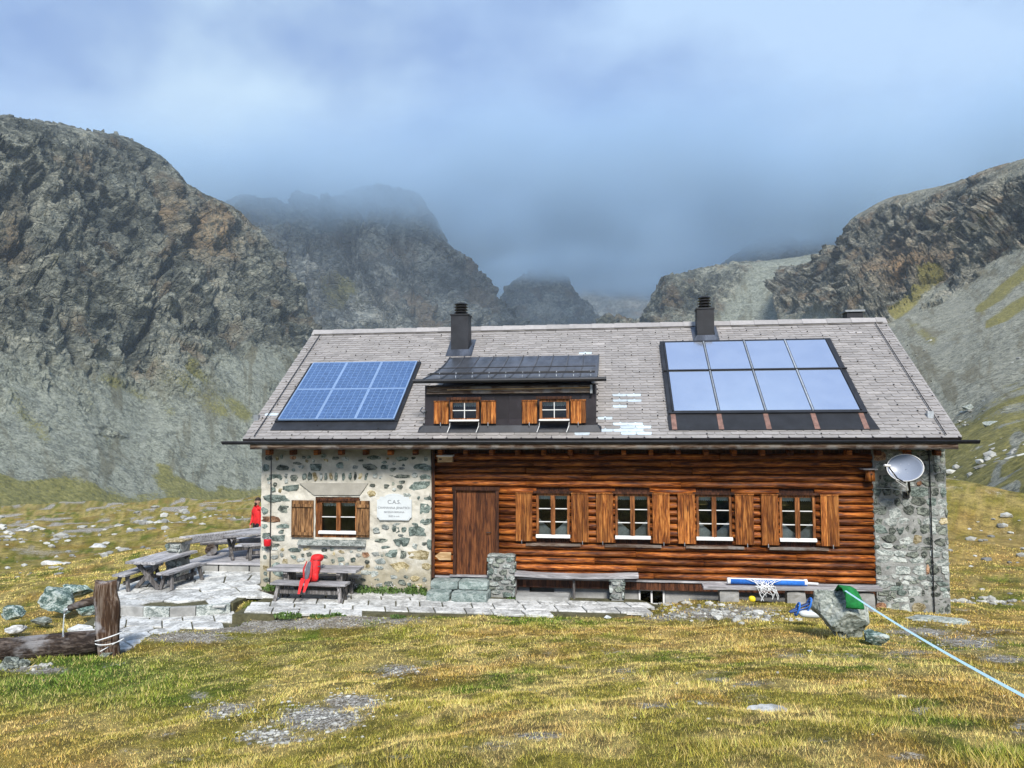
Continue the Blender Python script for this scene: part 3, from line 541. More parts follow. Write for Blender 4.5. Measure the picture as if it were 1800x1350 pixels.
mountain('mountain', MC2, 330, [40, 60, 60, 50, 8], [.35, .75, .95, 1, 1, 1], 2.3, 57, M['mtn_far'], None, .9, lambda u, v, t, Q: blob(u, v, [(590, 510, 60, 40, .6), (560, 470, 40, 25, .5), (640, 540, 50, 30, .45), (700, 480, 30, 30, .35)])*(.4+fbm(Q/40, 3, 5)), 'hazy rock mountain with its top lost in cloud behind the roof ridge', 0, None, [(600, 420, 690, 570, 9, 1), (640, 370, 610, 480, 8, .9), (720, 420, 790, 560, 9, .9), (540, 420, 600, 540, 8, .8), (680, 400, 740, 500, 7, .7)])
MC3 = crestcols([(820, 640), (850, 580), (872, 545), (895, 505), (920, 488), (950, 478), (985, 482), (1003, 500), (1020, 528), (1042, 558), (1075, 590), (1120, 630)], 680, 1500, 1850)
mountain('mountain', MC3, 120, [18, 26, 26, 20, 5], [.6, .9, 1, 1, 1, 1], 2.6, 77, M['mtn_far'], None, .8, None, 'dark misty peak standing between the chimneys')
MC4 = crestcols([(760, 520), (900, 500), (1030, 492), (1100, 505), (1160, 500), (1250, 515), (1400, 500)], 690, 2300, 2800)
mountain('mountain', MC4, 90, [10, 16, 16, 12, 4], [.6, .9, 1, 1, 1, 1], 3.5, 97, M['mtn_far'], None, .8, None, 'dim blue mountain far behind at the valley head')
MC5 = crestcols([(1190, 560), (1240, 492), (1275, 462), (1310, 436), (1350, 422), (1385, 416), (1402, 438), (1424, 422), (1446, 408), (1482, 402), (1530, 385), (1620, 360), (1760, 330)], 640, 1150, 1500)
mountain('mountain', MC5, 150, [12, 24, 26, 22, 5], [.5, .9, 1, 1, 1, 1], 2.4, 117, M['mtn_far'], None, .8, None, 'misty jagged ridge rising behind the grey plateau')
MC6 = [(1020, [(660, 640), (630, 700), (612, 740), (597, 780), (640, 1000)]), (1060, [(650, 620), (600, 690), (583, 730), (568, 770), (620, 1000)]), (1100, [(650, 610), (600, 690), (580, 725), (566, 765), (620, 1000)]), (1128, [(650, 600), (602, 675), (580, 712), (562, 748), (610, 1000)]),
       (1146, [(650, 590), (600, 665), (572, 705), (528, 740), (590, 1000)]), (1163, [(650, 580), (595, 655), (560, 695), (494, 735), (560, 1000)]), (1182, [(650, 575), (592, 650), (556, 690), (487, 738), (550, 1000)]), (1250, [(650, 555), (590, 640), (545, 690), (471, 758), (530, 1000)]),
       (1300, [(650, 545), (585, 640), (530, 700), (464, 775), (520, 1000)]), (1350, [(645, 540), (575, 640), (520, 705), (459, 790), (510, 1000)]), (1400, [(640, 535), (570, 640), (515, 710), (453, 800), (500, 1000)]), (1450, [(640, 530), (565, 635), (505, 710), (445, 805), (490, 1000)]), (1540, [(640, 520), (555, 630), (490, 710), (425, 810), (470, 1000)])]
def rock6(u, v, t): return np.clip(sstep(1330, 1270, u+(v-500)*.55)*sstep(1.2, 1.9, t)+sstep(2.75, 2.95, t)*.35, 0, 1)
mountain('mountain', MC6, 230, [30, 44, 60, 8], rock6, 1.3, 137, M['mtn'], None, .7, lambda u, v, t, Q: .3*fbm(Q/30, 3, 8)*sstep(2.6, 2.9, t), 'grey plateau edge with banded cliff and long scree slopes', 1.5)
def rock7(u, v, t):
    foot = np.interp(u, [1370, 1440, 1500, 1560, 1620, 1700, 1760, 1850], [560, 545, 565, 575, 545, 500, 440, 420]); r = sstep(foot+14, foot-14, v)
    top = np.interp(u, [1370, 1490, 1560, 1650, 1750, 1850], [455, 400, 372, 350, 325, 300]); r = r*(.35+.65*sstep(top-6, top+16, v))
    s = strip(u, v, [(1480, 470, 1330, 590, 14, .0), (1660, 500, 1580, 560, 10, 1), (1800, 480, 1690, 575, 26, .9), (1760, 470, 1640, 575, 9, .8)]); return np.clip(r-s, 0, 1)
def veg7(u, v, t, Q):
    n = fbm(Q/9., 4, 401); m_ = fbm(Q/4., 4, 405)
    r = strip(u, v, [(1655, 480, 1575, 555, 10, .95), (1810, 470, 1725, 545, 13, .95), (1815, 520, 1740, 575, 12, .9), (1690, 425, 1760, 400, 14, .5), (1640, 400, 1720, 430, 14, .45), (1640, 600, 1600, 570, 16, .5)])*(.5+n)
    low = sstep(655, 790, v+(n-.5)*160+np.clip((u-1750)*.3, -40, 40)); r = np.maximum(r, low*sstep(.24, .46, n*.5+m_*.5)); r = np.maximum(r, sstep(2, 0, t)*.55*(n+.4))
    st = strip(u, v, [(1800, 862, 1715, 905, 7, .9), (1800, 870, 1690, 910, 6, .8), (1790, 770, 1745, 870, 10, .7)]); return r-st
mountain('mountain', MC7, 330, [30, 60, 60, 60, 80, 80, 10], rock7, .85, 157, M['mtn_near'], (1420, 1830), .8, veg7, 'rocky valley side with cliffs, scree and grass rising beside the hut', 1.0, lambda u, v: blob(u, v, [(1590, 470, 60, 28, .9), (1660, 440, 25, 20, .6), (1580, 440, 30, 20, .6)]))
# ------------------------------------------------------------------ haze and the cloud on the peaks
def volbox(name, lo, hi, build, label, cat):
    b = MB().box(lo[0], hi[0], lo[1], hi[1], lo[2], hi[2]); m = bpy.data.materials.new(name+' air'); m.use_nodes = True; t = m.node_tree; t.nodes.clear()
    out = t.nodes.new('ShaderNodeOutputMaterial'); vol = t.nodes.new('ShaderNodeVolumePrincipled'); t.links.new(vol.outputs[0], out.inputs['Volume']); build(NT(t), vol, m)
    o = b.build(name, m, None, kind='stuff'); return setp(o, label, cat)
def _hz(N, vol, m): vol.inputs['Color'].default_value = (.7, .84, 1, 1); vol.inputs['Density'].default_value = .0002; vol.inputs['Anisotropy'].default_value = .1
volbox('haze', (-3600, -60, -75), (3600, 4200, 640), _hz, 'thin blue mountain haze filling the valley air', 'haze')
CLO, CHI = (-1300, 690, 205), (1300, 2400, 585)
def _cl(N, vol, m):
    vol.inputs['Color'].default_value = (.64, .83, 1, 1); vol.inputs['Anisotropy'].default_value = .15
    p = N.pos(); sp = N.n('ShaderNodeSeparateXYZ'); N.l(p, sp.inputs[0])
    n = N.noise(p, .0042, 3, .5); zz = N.math('ADD', sp.outputs['Z'], N.math('MULTIPLY', N.math('SUBTRACT', n, .5), 120.0))
    zz = N.math('SUBTRACT', zz, N.math('MULTIPLY', N.math('MAXIMUM', N.math('SUBTRACT', sp.outputs['Y'], 1050.0), 0.0), .115)); zt = N.math('SUBTRACT', sp.outputs['Z'], N.math('MULTIPLY', N.math('MAXIMUM', N.math('SUBTRACT', sp.outputs['Y'], 1050.0), 0.0), .115)); d = N.mr(zz, 246, 306); y0 = N.mr(sp.outputs['Y'], CLO[1], CLO[1]+200); tp = N.mr(zt, 335, 425, 1, 0)
    x0 = N.mr(N.math('ABSOLUTE', sp.outputs['X']), 1000, 1700, 1, 0); d = N.math('MULTIPLY', N.math('MULTIPLY', d, y0), N.math('MULTIPLY', tp, x0))
    d = N.math('MULTIPLY', d, N.mr(N.noise(p, .007, 4, .55), .32, .62, .3, 1.25)); N.l(N.math('MULTIPLY', d, .0115), vol.inputs['Density']); m.cycles.volume_step_rate = .28
volbox('cloud', CLO, CHI, _cl, 'low grey cloud layer hiding the mountain tops', 'cloud')
# ================================================================== THE HUT
hut = root('mountain_hut', (7.8, 3.4, -.6), 'long alpine hut of dark timber logs and rubble stone under a slate roof', 'hut')
HL = 15.585; YR = 3.3687; YE, ZE = -.75, 3.163; ZR = 6.1786; XL, XR = -.113, 15.614
SLEN = math.hypot(YR-YE, ZR-ZE); CP, SP = (YR-YE)/SLEN, (ZR-ZE)/SLEN; RN = np.array([0, -SP, CP]); RS = np.array([0, CP, SP])
def rf(x, s, h=0.0): return np.array([x, YE, ZE])+RS*s+RN*h
def rp(u, v):      # pixel -> (x, s) on the roof plane
    d = ray(u, v); t = ((np.array([0, YE, ZE])-CAM)@RN)/(d@RN); p = CAM+d*t; return p[0], (p-np.array([0, YE, ZE]))@RS
def stone_mesh(w, h, dep, seed, n=9, sq=.75):
    r = random.Random(seed); n = r.choice((6, 7, 8, 9, 10)); V = []; F = []; out = []
    for k in range(n):
        a = 2*math.pi*(k+r.uniform(-.28, .28))/n; c, s = math.cos(a), math.sin(a); q = (abs(c)**(2+sq*3)+abs(s)**(2+sq*3))**(-1/(2+sq*3)); q *= r.uniform(.72, 1.12); out.append((c*q*w/2, s*q*h/2))
    for sc, y in ((1.03, .03), (1.0, -dep*.5), (.93, -dep*.95), (.45, -dep*1.0)):
        for (a, b) in out: V.append((a*sc+r.uniform(-.006, .006), y+r.uniform(-.1, .1)*dep, b*sc+r.uniform(-.006, .006)))
    V.append((0, -dep*r.uniform(.9, 1.15), 0))
    for i in range(3):
        for k in range(n): F.append((i*n+k, i*n+(k+1) % n, (i+1)*n+(k+1) % n, (i+1)*n+k))
    F += [(3*n+k, 3*n+(k+1) % n, 4*n) for k in range(n)]
    return np.array(V), F
def put_stone(cx, cz, w, h, dep, mat, parent, seed, y=0.0, axis='y', rot=0.0):
    V, F = stone_mesh(w, h, dep, seed); c, s = math.cos(rot), math.sin(rot); V = np.stack([V[:, 0]*c-V[:, 2]*s, V[:, 1], V[:, 0]*s+V[:, 2]*c], 1)
    if axis == 'y': P = V+np.array([cx, y, cz])
    elif axis == 'x+': P = np.stack([y-V[:, 1], cx+V[:, 0], cz+V[:, 2]], 1)
    else: P = np.stack([y+V[:, 1], cx-V[:, 0], cz+V[:, 2]], 1)
    return add('stone', P, F, mat, parent, False)
def wallgrid(name, x0, x1, z0, z1, y, mat, parent, holes=(), step=.05, amp=.02, seed=0, back=.45):
    nx = max(2, int((x1-x0)/step)); nz_ = max(2, int((z1-z0)/step)); X, Z = np.meshgrid(np.linspace(x0, x1, nx), np.linspace(z0, z1, nz_))
    P = np.stack([X.ravel(), np.full(X.size, y), Z.ravel()], 1); dsp = (fbm(P*3.2, 4, seed)-.5)*2*amp+(fbm(P*12, 2, seed+5)-.5)*amp
    P[:, 1] += dsp; F = gridfaces(nz_, nx); C = P[F].mean(1); keep = np.ones(len(F), bool)
    for (a, b, c, d) in holes: keep &= ~((C[:, 0] > a) & (C[:, 0] < b) & (C[:, 2] > c) & (C[:, 2] < d))
    b = MB(); b.q(P, F[keep]); b.box(x0, x0+.02, y+.01, y+back, z0, z1); b.box(x1-.02, x1, y+.01, y+back, z0, z1)
    return b.build(name, mat, parent, True)
def pack_stones(x0, x1, z0, z1, parent, mats, seed, y=0.0, axis='y', hmin=.09, hmax=.2, wmin=.1, wmax=.36, dep=.03, gap=.8, skip=()):
    r = random.Random(seed); z = z0; n = 0
    while z < z1-.04:
        h = min(r.uniform(hmin, hmax), z1-z); x = x0+r.uniform(-.06, 0)
        while x < x1-.03:
            w = min(r.uniform(wmin, wmax)*(1.0 if r.random() < .8 else .55), x1-x+.02); cx, cz = x+w/2, z+h/2+r.uniform(-.03, .03); n += 1; x += w
            if any(a < cx < b and c < cz < d for a, b, c, d in skip) or w < .05: continue
            put_stone(cx, cz, w*gap*r.uniform(.93, 1.1), h*gap*r.uniform(.92, 1.12), dep*r.uniform(.6, 1.3), M[r.choices(mats[0], mats[1])[0]], parent, seed*1000+n, y, axis, r.uniform(-.14, .14))
        z += h
# ---- rubble stone wall with cream plaster
XS = wx(757, 900)
WIN0 = [wx(554), wx(631), wz(946, 590), wz(873, 590)]
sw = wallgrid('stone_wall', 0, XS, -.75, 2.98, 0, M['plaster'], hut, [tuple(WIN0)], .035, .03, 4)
STL = [(500, 265, 100, 45, 'd'), (745, 260, 115, 50, 'g'), (935, 250, 75, 50, 'g'), (1160, 262, 110, 50, 'd'), (1265, 262, 65, 35, 'g'), (1555, 260, 140, 50, 'g'), (1090, 212, 40, 18, 'd'), (1190, 190, 120, 35, 'g'), (1400, 200, 110, 35, 'g'), (580, 190, 50, 30, 'r'), (660, 188, 34, 20, 'd'), (375, 268, 56, 60, 'g'), (430, 340, 140, 48, 'g'),
  (585, 340, 65, 45, 'd'), (1385, 332, 150, 25, 'd'), (1580, 335, 90, 35, 'g'), (430, 430, 40, 30, 'g'), (565, 420, 125, 50, 'g'), (1285, 405, 50, 40, 'd'), (1385, 410, 50, 30, 'd'), (1535, 400, 170, 60, 'g'), (1175, 400, 50, 25, 'd'), (1585, 485, 80, 55, 'g'), (455, 495, 215, 60, 'g'), (525, 578, 120, 55, 'd'), (1172, 460, 70, 50, 'y'), (365, 590, 50, 50, 'g'),
  (1575, 575, 100, 80, 'g'), (415, 650, 150, 45, 'r'), (1580, 670, 80, 50, 'g'), (365, 708, 55, 45, 'g'), (505, 705, 120, 40, 'g'), (1355, 735, 60, 50, 'g'), (1205, 740, 60, 40, 'l'), (1520, 745, 135, 80, 'g'), (470, 795, 130, 50, 'g'), (378, 775, 70, 40, 'g'), (1240, 815, 100, 30, 'd'), (1400, 828, 140, 70, 'g'), (1605, 840, 34, 80, 'g'), (450, 848, 60, 25, 'd'),
  (370, 878, 70, 30, 'g'), (590, 882, 110, 35, 'g'), (815, 885, 50, 25, 'd'), (585, 937, 50, 28, 'g'), (815, 935, 60, 30, 'd'), (940, 957, 60, 35, 'g'), (1030, 960, 40, 35, 'g'), (1125, 925, 60, 45, 'o'), (1200, 915, 60, 30, 'l'), (1320, 915, 95, 60, 'g'), (1410, 925, 50, 60, 'd'), (1530, 925, 170, 80, 'y'), (1240, 970, 90, 45, 'l'), (1395, 1010, 160, 80, 'y'), (1580, 1010, 80, 45, 'y'),
  (1140, 975, 40, 25, 'd'), (1085, 1015, 40, 25, 'd'), (820, 1050, 60, 30, 'g'), (480, 1060, 110, 50, 'g'), (1035, 1055, 50, 30, 'd'), (1125, 1055, 90, 40, 'l'), (1190, 1065, 60, 50, 'l'), (520, 970, 40, 40, 'y'), (700, 920, 40, 30, 'd'), (1110, 1110, 40, 22, 'd'), (1215, 1110, 40, 22, 'd'), (1500, 1100, 70, 40, 'y'), (365, 940, 50, 40, 'g'), (440, 940, 60, 30, 'l'), (370, 1020, 50, 40, 'y'), (640, 960, 60, 30, 'l'),
  (1340, 1090, 60, 30, 'l'), (700, 1010, 60, 34, 'l'), (1300, 1140, 70, 34, 'd'), (1120, 1160, 80, 30, 'd'), (380, 1110, 60, 40, 'd'), (1440, 470, 60, 26, 'l'), (1250, 340, 50, 26, 'l'), (900, 195, 60, 26, 'd'), (1050, 262, 50, 26, 'l'), (640, 262, 44, 26, 'l'), (395, 190, 60, 40, 'd')]
SM = {'g': 'st_green', 'd': 'st_dark', 'l': 'st_light', 'y': 'st_ochre', 'o': 'st_rust', 'r': 'st_rust'}
for i, (a, b_, w, h, t_) in enumerate(STL):
    p = wy(380+a/4.286, 760+b_/4.286); put_stone(max(p[0], w/4.286/82/2*.9), p[2], w/4.286/72, h/4.286/70, .014, M[SM[t_]], sw, i+1, -.002, 'y', random.uniform(-.06, .06))
for i, a in enumerate((665, 705, 745, 790, 828, 865, 905, 960, 1010, 1050, 1085, 1130)):
    p = wy(380+a/4.286, 760+332/4.286); put_stone(p[0], p[2], .1*random.uniform(.7, 1.1), .2*random.uniform(.8, 1.1), .02, M[random.choice(['st_green', 'st_green', 'st_light', 'st_ochre', 'st_dark'])], sw, 300+i, -.002, 'y', random.uniform(-.25, .25))
occ = [(380+a/4.286, 760+c/4.286, w/4.286, h/4.286) for a, c, w, h, _ in STL]+[(590, 910, 150, 100), (694, 892, 66, 52), (588, 837, 130, 22)]
rq = random.Random(77); nn_ = 0
for _ in range(1500):
    u, v, w, h = rq.uniform(464, 752), rq.uniform(800, 1030), rq.uniform(5, 17), rq.uniform(4, 9)
    if all(abs(u-a) > (w+ww)/2+1 or abs(v-c) > (h+hh)/2+1 for a, c, ww, hh in occ):
        occ.append((u, v, w, h)); p = wy(u, v); put_stone(p[0], p[2], w/72, h/70, .016, M[rq.choices(['st_light', 'st_dark', 'st_green', 'st_ochre'], [4, 2, 2, 1.5])[0]], sw, 700+nn_, -.002, 'y', rq.uniform(-.3, .3)); nn_ += 1
    if nn_ >= 95: break
# ---- grey stone pillar wall
XP = wx(1537, 900)
sw2 = wallgrid('stone_pillar', XP, HL, -.95, 2.98, 0, M['mortar_grey'], hut, (), .045, .022, 14)
pack_stones(XP+.02, HL-.01, -.72, 2.93, sw2, (['st_dark', 'st_light', 'st_green', 'st_ochre', 'st_rust'], [6, 5, 2, .4, .3]), 21, .006, dep=.022, gap=.95, hmin=.1, hmax=.24, wmin=.11, wmax=.4)
# ---- gable, back walls, floors (body of the house)
b = MB(); yb = 2*YR
b.q([(0.01, .45, -.9), (0.01, yb, -.9), (0.01, yb, 2.9), (0.01, YR, ZR-.35), (0.01, .45, 3.2), (0.45, .45, -.9), (0.45, yb, -.9), (0.45, yb, 2.9), (0.45, YR, ZR-.35), (0.45, .45, 3.2)], [(0, 4, 3, 2, 1), (5, 6, 7, 8, 9), (0, 5, 9, 4), (4, 9, 8, 3), (3, 8, 7, 2), (1, 2, 7, 6)])
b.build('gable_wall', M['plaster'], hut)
b = MB(); x1 = HL-.01; x0 = HL-.45
b.q([(x1, .45, -1.1), (x1, yb, -1.1), (x1, yb, 2.9), (x1, YR, ZR-.35), (x1, .45, 3.2), (x0, .45, -1.1), (x0, yb, -1.1), (x0, yb, 2.9), (x0, YR, ZR-.35), (x0, .45, 3.2)], [(0, 1, 2, 3, 4), (5, 9, 8, 7, 6), (0, 4, 9, 5), (4, 3, 8, 9), (3, 2, 7, 8), (1, 6, 7, 2)])
b.build('gable_wall', M['mortar_grey'], hut)
MB().box(.02, HL-.02, yb-.3, yb, -1.1, 3.1).build('back_wall', M['plaster'], hut)
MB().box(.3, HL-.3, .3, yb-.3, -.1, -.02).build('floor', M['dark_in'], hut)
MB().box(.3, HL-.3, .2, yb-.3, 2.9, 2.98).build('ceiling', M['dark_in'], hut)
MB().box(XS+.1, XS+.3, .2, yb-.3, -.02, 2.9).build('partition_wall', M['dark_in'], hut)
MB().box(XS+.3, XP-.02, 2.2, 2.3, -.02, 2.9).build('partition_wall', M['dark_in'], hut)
# ---- log wall
ROWP = (2.7369-.2084)/16; Z1 = 2.7369
WINS = []
for (gl, gr) in ((947, 997), (1086, 1138), (1228.7, 1282), (1375.2, 1429)):
    WINS.append((wx(gl, 905), wx(gr, 905)))
WZ0, WZ1 = .945, 1.845           # glass bottom / top
DX0, DX1 = wx(802, 930), wx(871, 930)
lw = MB(); segs = [(XS, DX0-.08), (DX1+.08, WINS[0][0]-.07)]+[(WINS[i][1]+.07, WINS[i+1][0]-.07) for i in range(3)]+[(WINS[3][1]+.07, XP)]
for a, c in segs: lw.box(a, c, .1, .22, -.1, 2.98)
lw.box(DX0-.08, DX1+.08, .1, .22, 2.05, 2.98)
for a, c in WINS: lw.box(a-.07, c+.07, .1, .22, -.1, WZ0-.08); lw.box(a-.07, c+.07, .1, .22, WZ1+.08, 2.98)
logw = lw.build('log_wall', M['dark_frame'], hut)
rl = random.Random(5)
def log_piece(x0, x1, z, h=ROWP, dep=.105):
    n = 7; ns = max(2, int((x1-x0)/.5)+1); V = []; F = []; ph = rl.uniform(0, 9); k = rl.uniform(.92, 1.05)
    for i in range(ns):
        x = x0+(x1-x0)*i/(ns-1); wob = .006*math.sin(x*2.1+ph)+.004*math.sin(x*5.3+ph*2)
        for j in range(n):
            a = math.pi*j/(n-1)-math.pi/2; V.append((x, .1-dep*k*max(0.0, math.cos(a))**.8, z+math.sin(a)*h*.475*k+wob))
    for i in range(ns-1):
        for j in range(n-1): F.append((i*n+j, (i+1)*n+j, (i+1)*n+j+1, i*n+j+1))
    F += [tuple(range(n)), tuple((ns-1)*n+j for j in range(n-1, -1, -1))]
    add('log', V, F, M['log'], logw, True)
for r_ in range(18):
    z = Z1-ROWP*r_; iv = [(XS+.06, XP-.01)]
    def cut(a, c):
        global iv
        o = []
        for p, q in iv:
            if c <= p or a >= q: o.append((p, q)); continue
            if a > p: o.append((p, a))
            if c < q: o.append((c, q))
        iv = o
    if z < 2.06: cut(DX0-.075+rl.uniform(-.02, .02)*0, DX1+.075)
    if WZ0-.13 < z < WZ1+.12:
        for a, c in WINS: cut(a-.06, c+.06)
    for p, q in iv:
        x = p
        while q-x > .02:
            e = q if q-x < 4.2 else x+rl.uniform(2.2, 3.8)
            if e < q and q-e < .6: e = q
            log_piece(x+(.004 if x > p else 0), e, z+rl.uniform(-.004, .004)); x = e
MB().box(XS+.03, XS+.1, -.02, .1, -.08, 2.9).build('corner_post', M['dark_frame'], hut)
MB().box(XS+.02, XP, .02, .1, -.075, -.035).build('sill_board', M['grey_x'], hut)
MB().box(wx(905), XP-.0, .06, .16, -.26, -.08).build('sill_beam', M['dark_frame'], hut)
b = MB(); b.box(XS, wx(928), .2, .3, -1, -.08); b.box(wx(972), wx(1120), .2, .3, -1, -.2); b.box(wx(1168), XP, .2, .3, -1, -.2); b.box(wx(928), wx(972), .6, .7, -1, -.1); b.box(wx(1120), wx(1168), .2, .3, -1, -.62)
b.build('plinth', M['concrete'], hut)
cw = MB(); a, c = wx(1121), wx(1167); cw.box(a, c, .17, .21, -.3, -.26); cw.box(a, c, .17, .21, -.62, -.58); cw.box(a, a+.04, .17, .21, -.58, -.3); cw.box(c-.04, c, .17, .21, -.58, -.3); cw.box((a+c)/2-.02, (a+c)/2+.02, .17, .21, -.58, -.3); cf = cw.build('cellar_window', M['white'], hut)
MB().box(a+.04, c-.04, .19, .195, -.58, -.3).build('pane', M['glass'], cf)
# ---- door
df = MB(); df.box(DX0-.08, DX0, -.01, .16, -.02, 2.0); df.box(DX1, DX1+.08, -.01, .16, -.02, 2.0); df.box(DX0-.1, DX1+.1, -.02, .16, 1.955, 2.035)
dr = df.build('door', M['dark_frame'], hut, origin=((DX0+DX1)/2, .07, 0))
npl = 8; w_ = (DX1-DX0)/npl
for i in range(npl): MB().bar((DX0+w_*(i+.5), .07, 0.0), (DX0+w_*(i+.5), .07, 1.953), w_*.985, .04, (0, 1, 0)).build('plank', M['door'], dr)
MB().tube([(DX1-.12, .05, .98), (DX1-.12, -.0, .98), (DX1-.22, -.0, .98)], .011).build('handle', M['black'], dr)
MB().box(DX0-.15, DX1+.05, -.06, .18, -.035, -.004).build('threshold', M['grey_x'], dr)
# ---- windows
def shutter(x0, x1, z0, z1, y, mat, n=3, batten=False, hookx=None):
    sb = MB()
    if batten:
        sb.box(x0-.004, x0+.02, y-.018, y+.02, z0, z1)
    else:
        for zc in (z0+.12, z1-.12): sb.box(x0+.02, x1-.02, y+.022, y+.04, zc-.04, zc+.04)
        sb.box(x0-.005, x1+.005, y-.03, y+.02, z1, z1+.022)
    s_ = sb.build('shutter', mat, hut, origin=((x0+x1)/2, y, (z0+z1)/2)); w = (x1-x0)/n
    rr = [0]+sorted(random.uniform(i/n-.08/n, i/n+.08/n) for i in range(1, n))+[1]
    for i in range(n):
        a, c = x0+(x1-x0)*rr[i], x0+(x1-x0)*rr[i+1]
        MB().bar(((a+c)/2, y, z0+random.uniform(0, .008)), ((a+c)/2, y, z1), c-a-.004, .03, (0, 1, 0)).build('plank', mat, s_)
    if batten:
        for zc in (z0+.09, z1-.12): MB().box(x0+.01, x1-.01, y-.05, y-.018, zc-.035, zc+.035).build('batten', mat, s_)
    if hookx is not None: MB().tube([(hookx, y-.03, z0+.03), (hookx, y-.035, z0-.05)], .008, 6).build('hook', M['galv'], s_)
    return s_
def casement(x0, x1, z0, z1, y, rows, cols=2, parent_lbl=None, curtain=True, lace=True, mull=.1, sill=True, hdr=.05, fr=.055, sh_=1.0):
    f = MB(); f.box(x0-fr, x0, y-.02, y+.07, z0-fr, z1+fr); f.box(x1, x1+fr, y-.02, y+.07, z0-fr, z1+fr); f.box(x0, x1, y-.02, y+.07, z1, z1+fr); f.box(x0, x1, y-.02, y+.07, z0-fr, z0)
    xm = (x0+x1)/2
    if mull: f.box(xm-mull/2, xm+mull/2, y-.03, y+.05, z0, z1); f.box(xm-.006, xm+.006, y-.045, y-.03, z0, z1)
    o = f.build('window', M['frame'], hut, origin=(xm, y, (z0+z1)/2))
    d = MB(); d.box(x0-fr-.07, x1+fr+.07, y-.075, y-.022, z1+fr, z1+fr+hdr); d.build('header_board', M['dark_frame'], o)
    if sill: MB().hexa([(x0-fr-.01, y-.07, z0-fr-.005), (x1+fr+.01, y-.07, z0-fr-.005), (x1+fr+.01, y-.021, z0-fr-.005), (x0-fr-.01, y-.021, z0-fr-.005), (x0-fr-.01, y-.07, z0-fr+.045*sh_), (x1+fr+.01, y-.07, z0-fr+.045*sh_), (x1+fr+.01, y-.021, z0-fr+.068*sh_), (x0-fr-.01, y-.021, z0-fr+.068*sh_)]).build('sill', M['white'], o)
    h = [(x0, xm-mull/2), (xm+mull/2, x1)] if mull else [(x0, xm), (xm, x1)]
    zs = np.linspace(z0, z1, rows+1)
    for a, c in h:
        for k in range(rows): MB().box(a+.002, c-.002, y+.02, y+.025, zs[k]+.002, zs[k+1]-.002).build('pane', M['glass'], o)
    for a, c in h:
        for k in range(1, rows): MB().box(a, c, y-.004, y+.03, zs[k]-.009, zs[k]+.009).build('glazing_bar', M['white'], o)
    if not mull: MB().box(xm-.009, xm+.009, y-.006, y+.03, z0, z1).build('glazing_bar', M['white'], o)
    if lace:
        for a, c in h:
            n = 13; V = []; F = []
            for i in range(n): x = a+(c-a)*i/(n-1); V += [(x, y+.09+.008*math.sin(i*2.2), z1+.02), (x, y+.09+.008*math.sin(i*2.2), z1-(.075+.02*(i % 2)))]
            F = [(2*i, 2*i+1, 2*i+3, 2*i+2) for i in range(n-1)]; add('lace_valance', V, F, M['lace'], o)
    if curtain:
        for sgn, (a, c) in zip((1, -1), h):
            n = 15; V = []; F = []
            for i in range(n):
                q = i/(n-1); x = (a-.02)+(c-a+.06)*q if sgn > 0 else (c+.02)-(c-a+.06)*q
                top = z0+.30*(1-q)**1.3+.09; wv = .012*math.sin(i*1.9); V += [(x, y+.13+wv, z0-.03), (x, y+.12-wv*.6, z0+(top-z0)*.5), (x, y+.11+wv, top)]
            F = [(3*i+j, 3*i+3+j, 3*i+4+j, 3*i+1+j) for i in range(n-1) for j in (0, 1)]; add('curtain', V, F, M['curtain'], o, True)
    return o
SHZ0, SHZ1 = wz(951, 930), wz(867, 930)
for (a, c), (l0, l1, r0, r1) in zip(WINS, ((906.7, 936, 1004.5, 1034.7), (1048, 1078, 1146.7, 1177), (1190.9, 1221.5, 1291.7, 1324.3), (1337.2, 1367.5, 1441.7, 1473.6))):
    casement(a, c, WZ0, WZ1, .03, 3)
    shutter(wx(l0), wx(l1), SHZ0, SHZ1, -.035, M['board_v'], 3, hookx=wx((l0+l1)/2-4)); shutter(wx(r0), wx(r1), SHZ0, SHZ1, -.035, M['board_v'], 3, hookx=wx((r0+r1)/2+4))
    MB().box(a-.3, c+.3, -.05, .05, SHZ0-.1, SHZ0-.045).build('drip_board', M['fascia'], hut)
wa = casement(wx(565), wx(624), wz(934, 590), wz(884, 590), .04, 2, curtain=False, mull=.1, hdr=.05)
shutter(wx(514.6), wx(552.7), wz(944, 530), wz(879, 530), -.05, M['shutter_old'], 3, True); shutter(wx(628), wx(651), wz(944, 640), wz(880, 640), -.05, M['shutter_old'], 3, True)
gx0, gx1, gz0_, gz1_ = wx(565)-.054, wx(624)+.054, wz(934, 590)-.054, wz(884, 590)+.054
for q_ in ((WIN0[0]-.03, gx0, WIN0[2]-.03, WIN0[3]+.04), (gx1, WIN0[1]+.03, WIN0[2]-.03, WIN0[3]+.04), (gx0, gx1, gz1_, WIN0[3]+.04), (gx0, gx1, WIN0[2]-.03, gz0_)): MB().box(q_[0], q_[1], .035, .12, q_[2], q_[3]).build('window_casing', M['frame'], hut)
p0, p1, p2, p3 = wy(527, 849), wy(648, 849), wy(633, 870), wy(553, 870)
add('lintel', [(p[0], y, p[2]) for y in (-.035, .02) for p in (p0, p1, p2, p3)], [(0, 3, 2, 1), (4, 5, 6, 7), (0, 1, 5, 4), (1, 2, 6, 5), (2, 3, 7, 6), (3, 0, 4, 7)], M['lintel'], hut)
q0, q1 = wy(525, 948), wy(644, 959); MB().hexa([(q0[0], -.12, q1[2]), (q1[0], -.12, q1[2]), (q1[0], .03, q1[2]), (q0[0], .03, q1[2]), (q0[0]+.04, -.1, q0[2]), (q1[0]-.05, -.11, q0[2]), (q1[0], .03, q0[2]+.01), (q0[0], .03, q0[2]+.01)]).build('stone_sill', M['st_light'], hut)
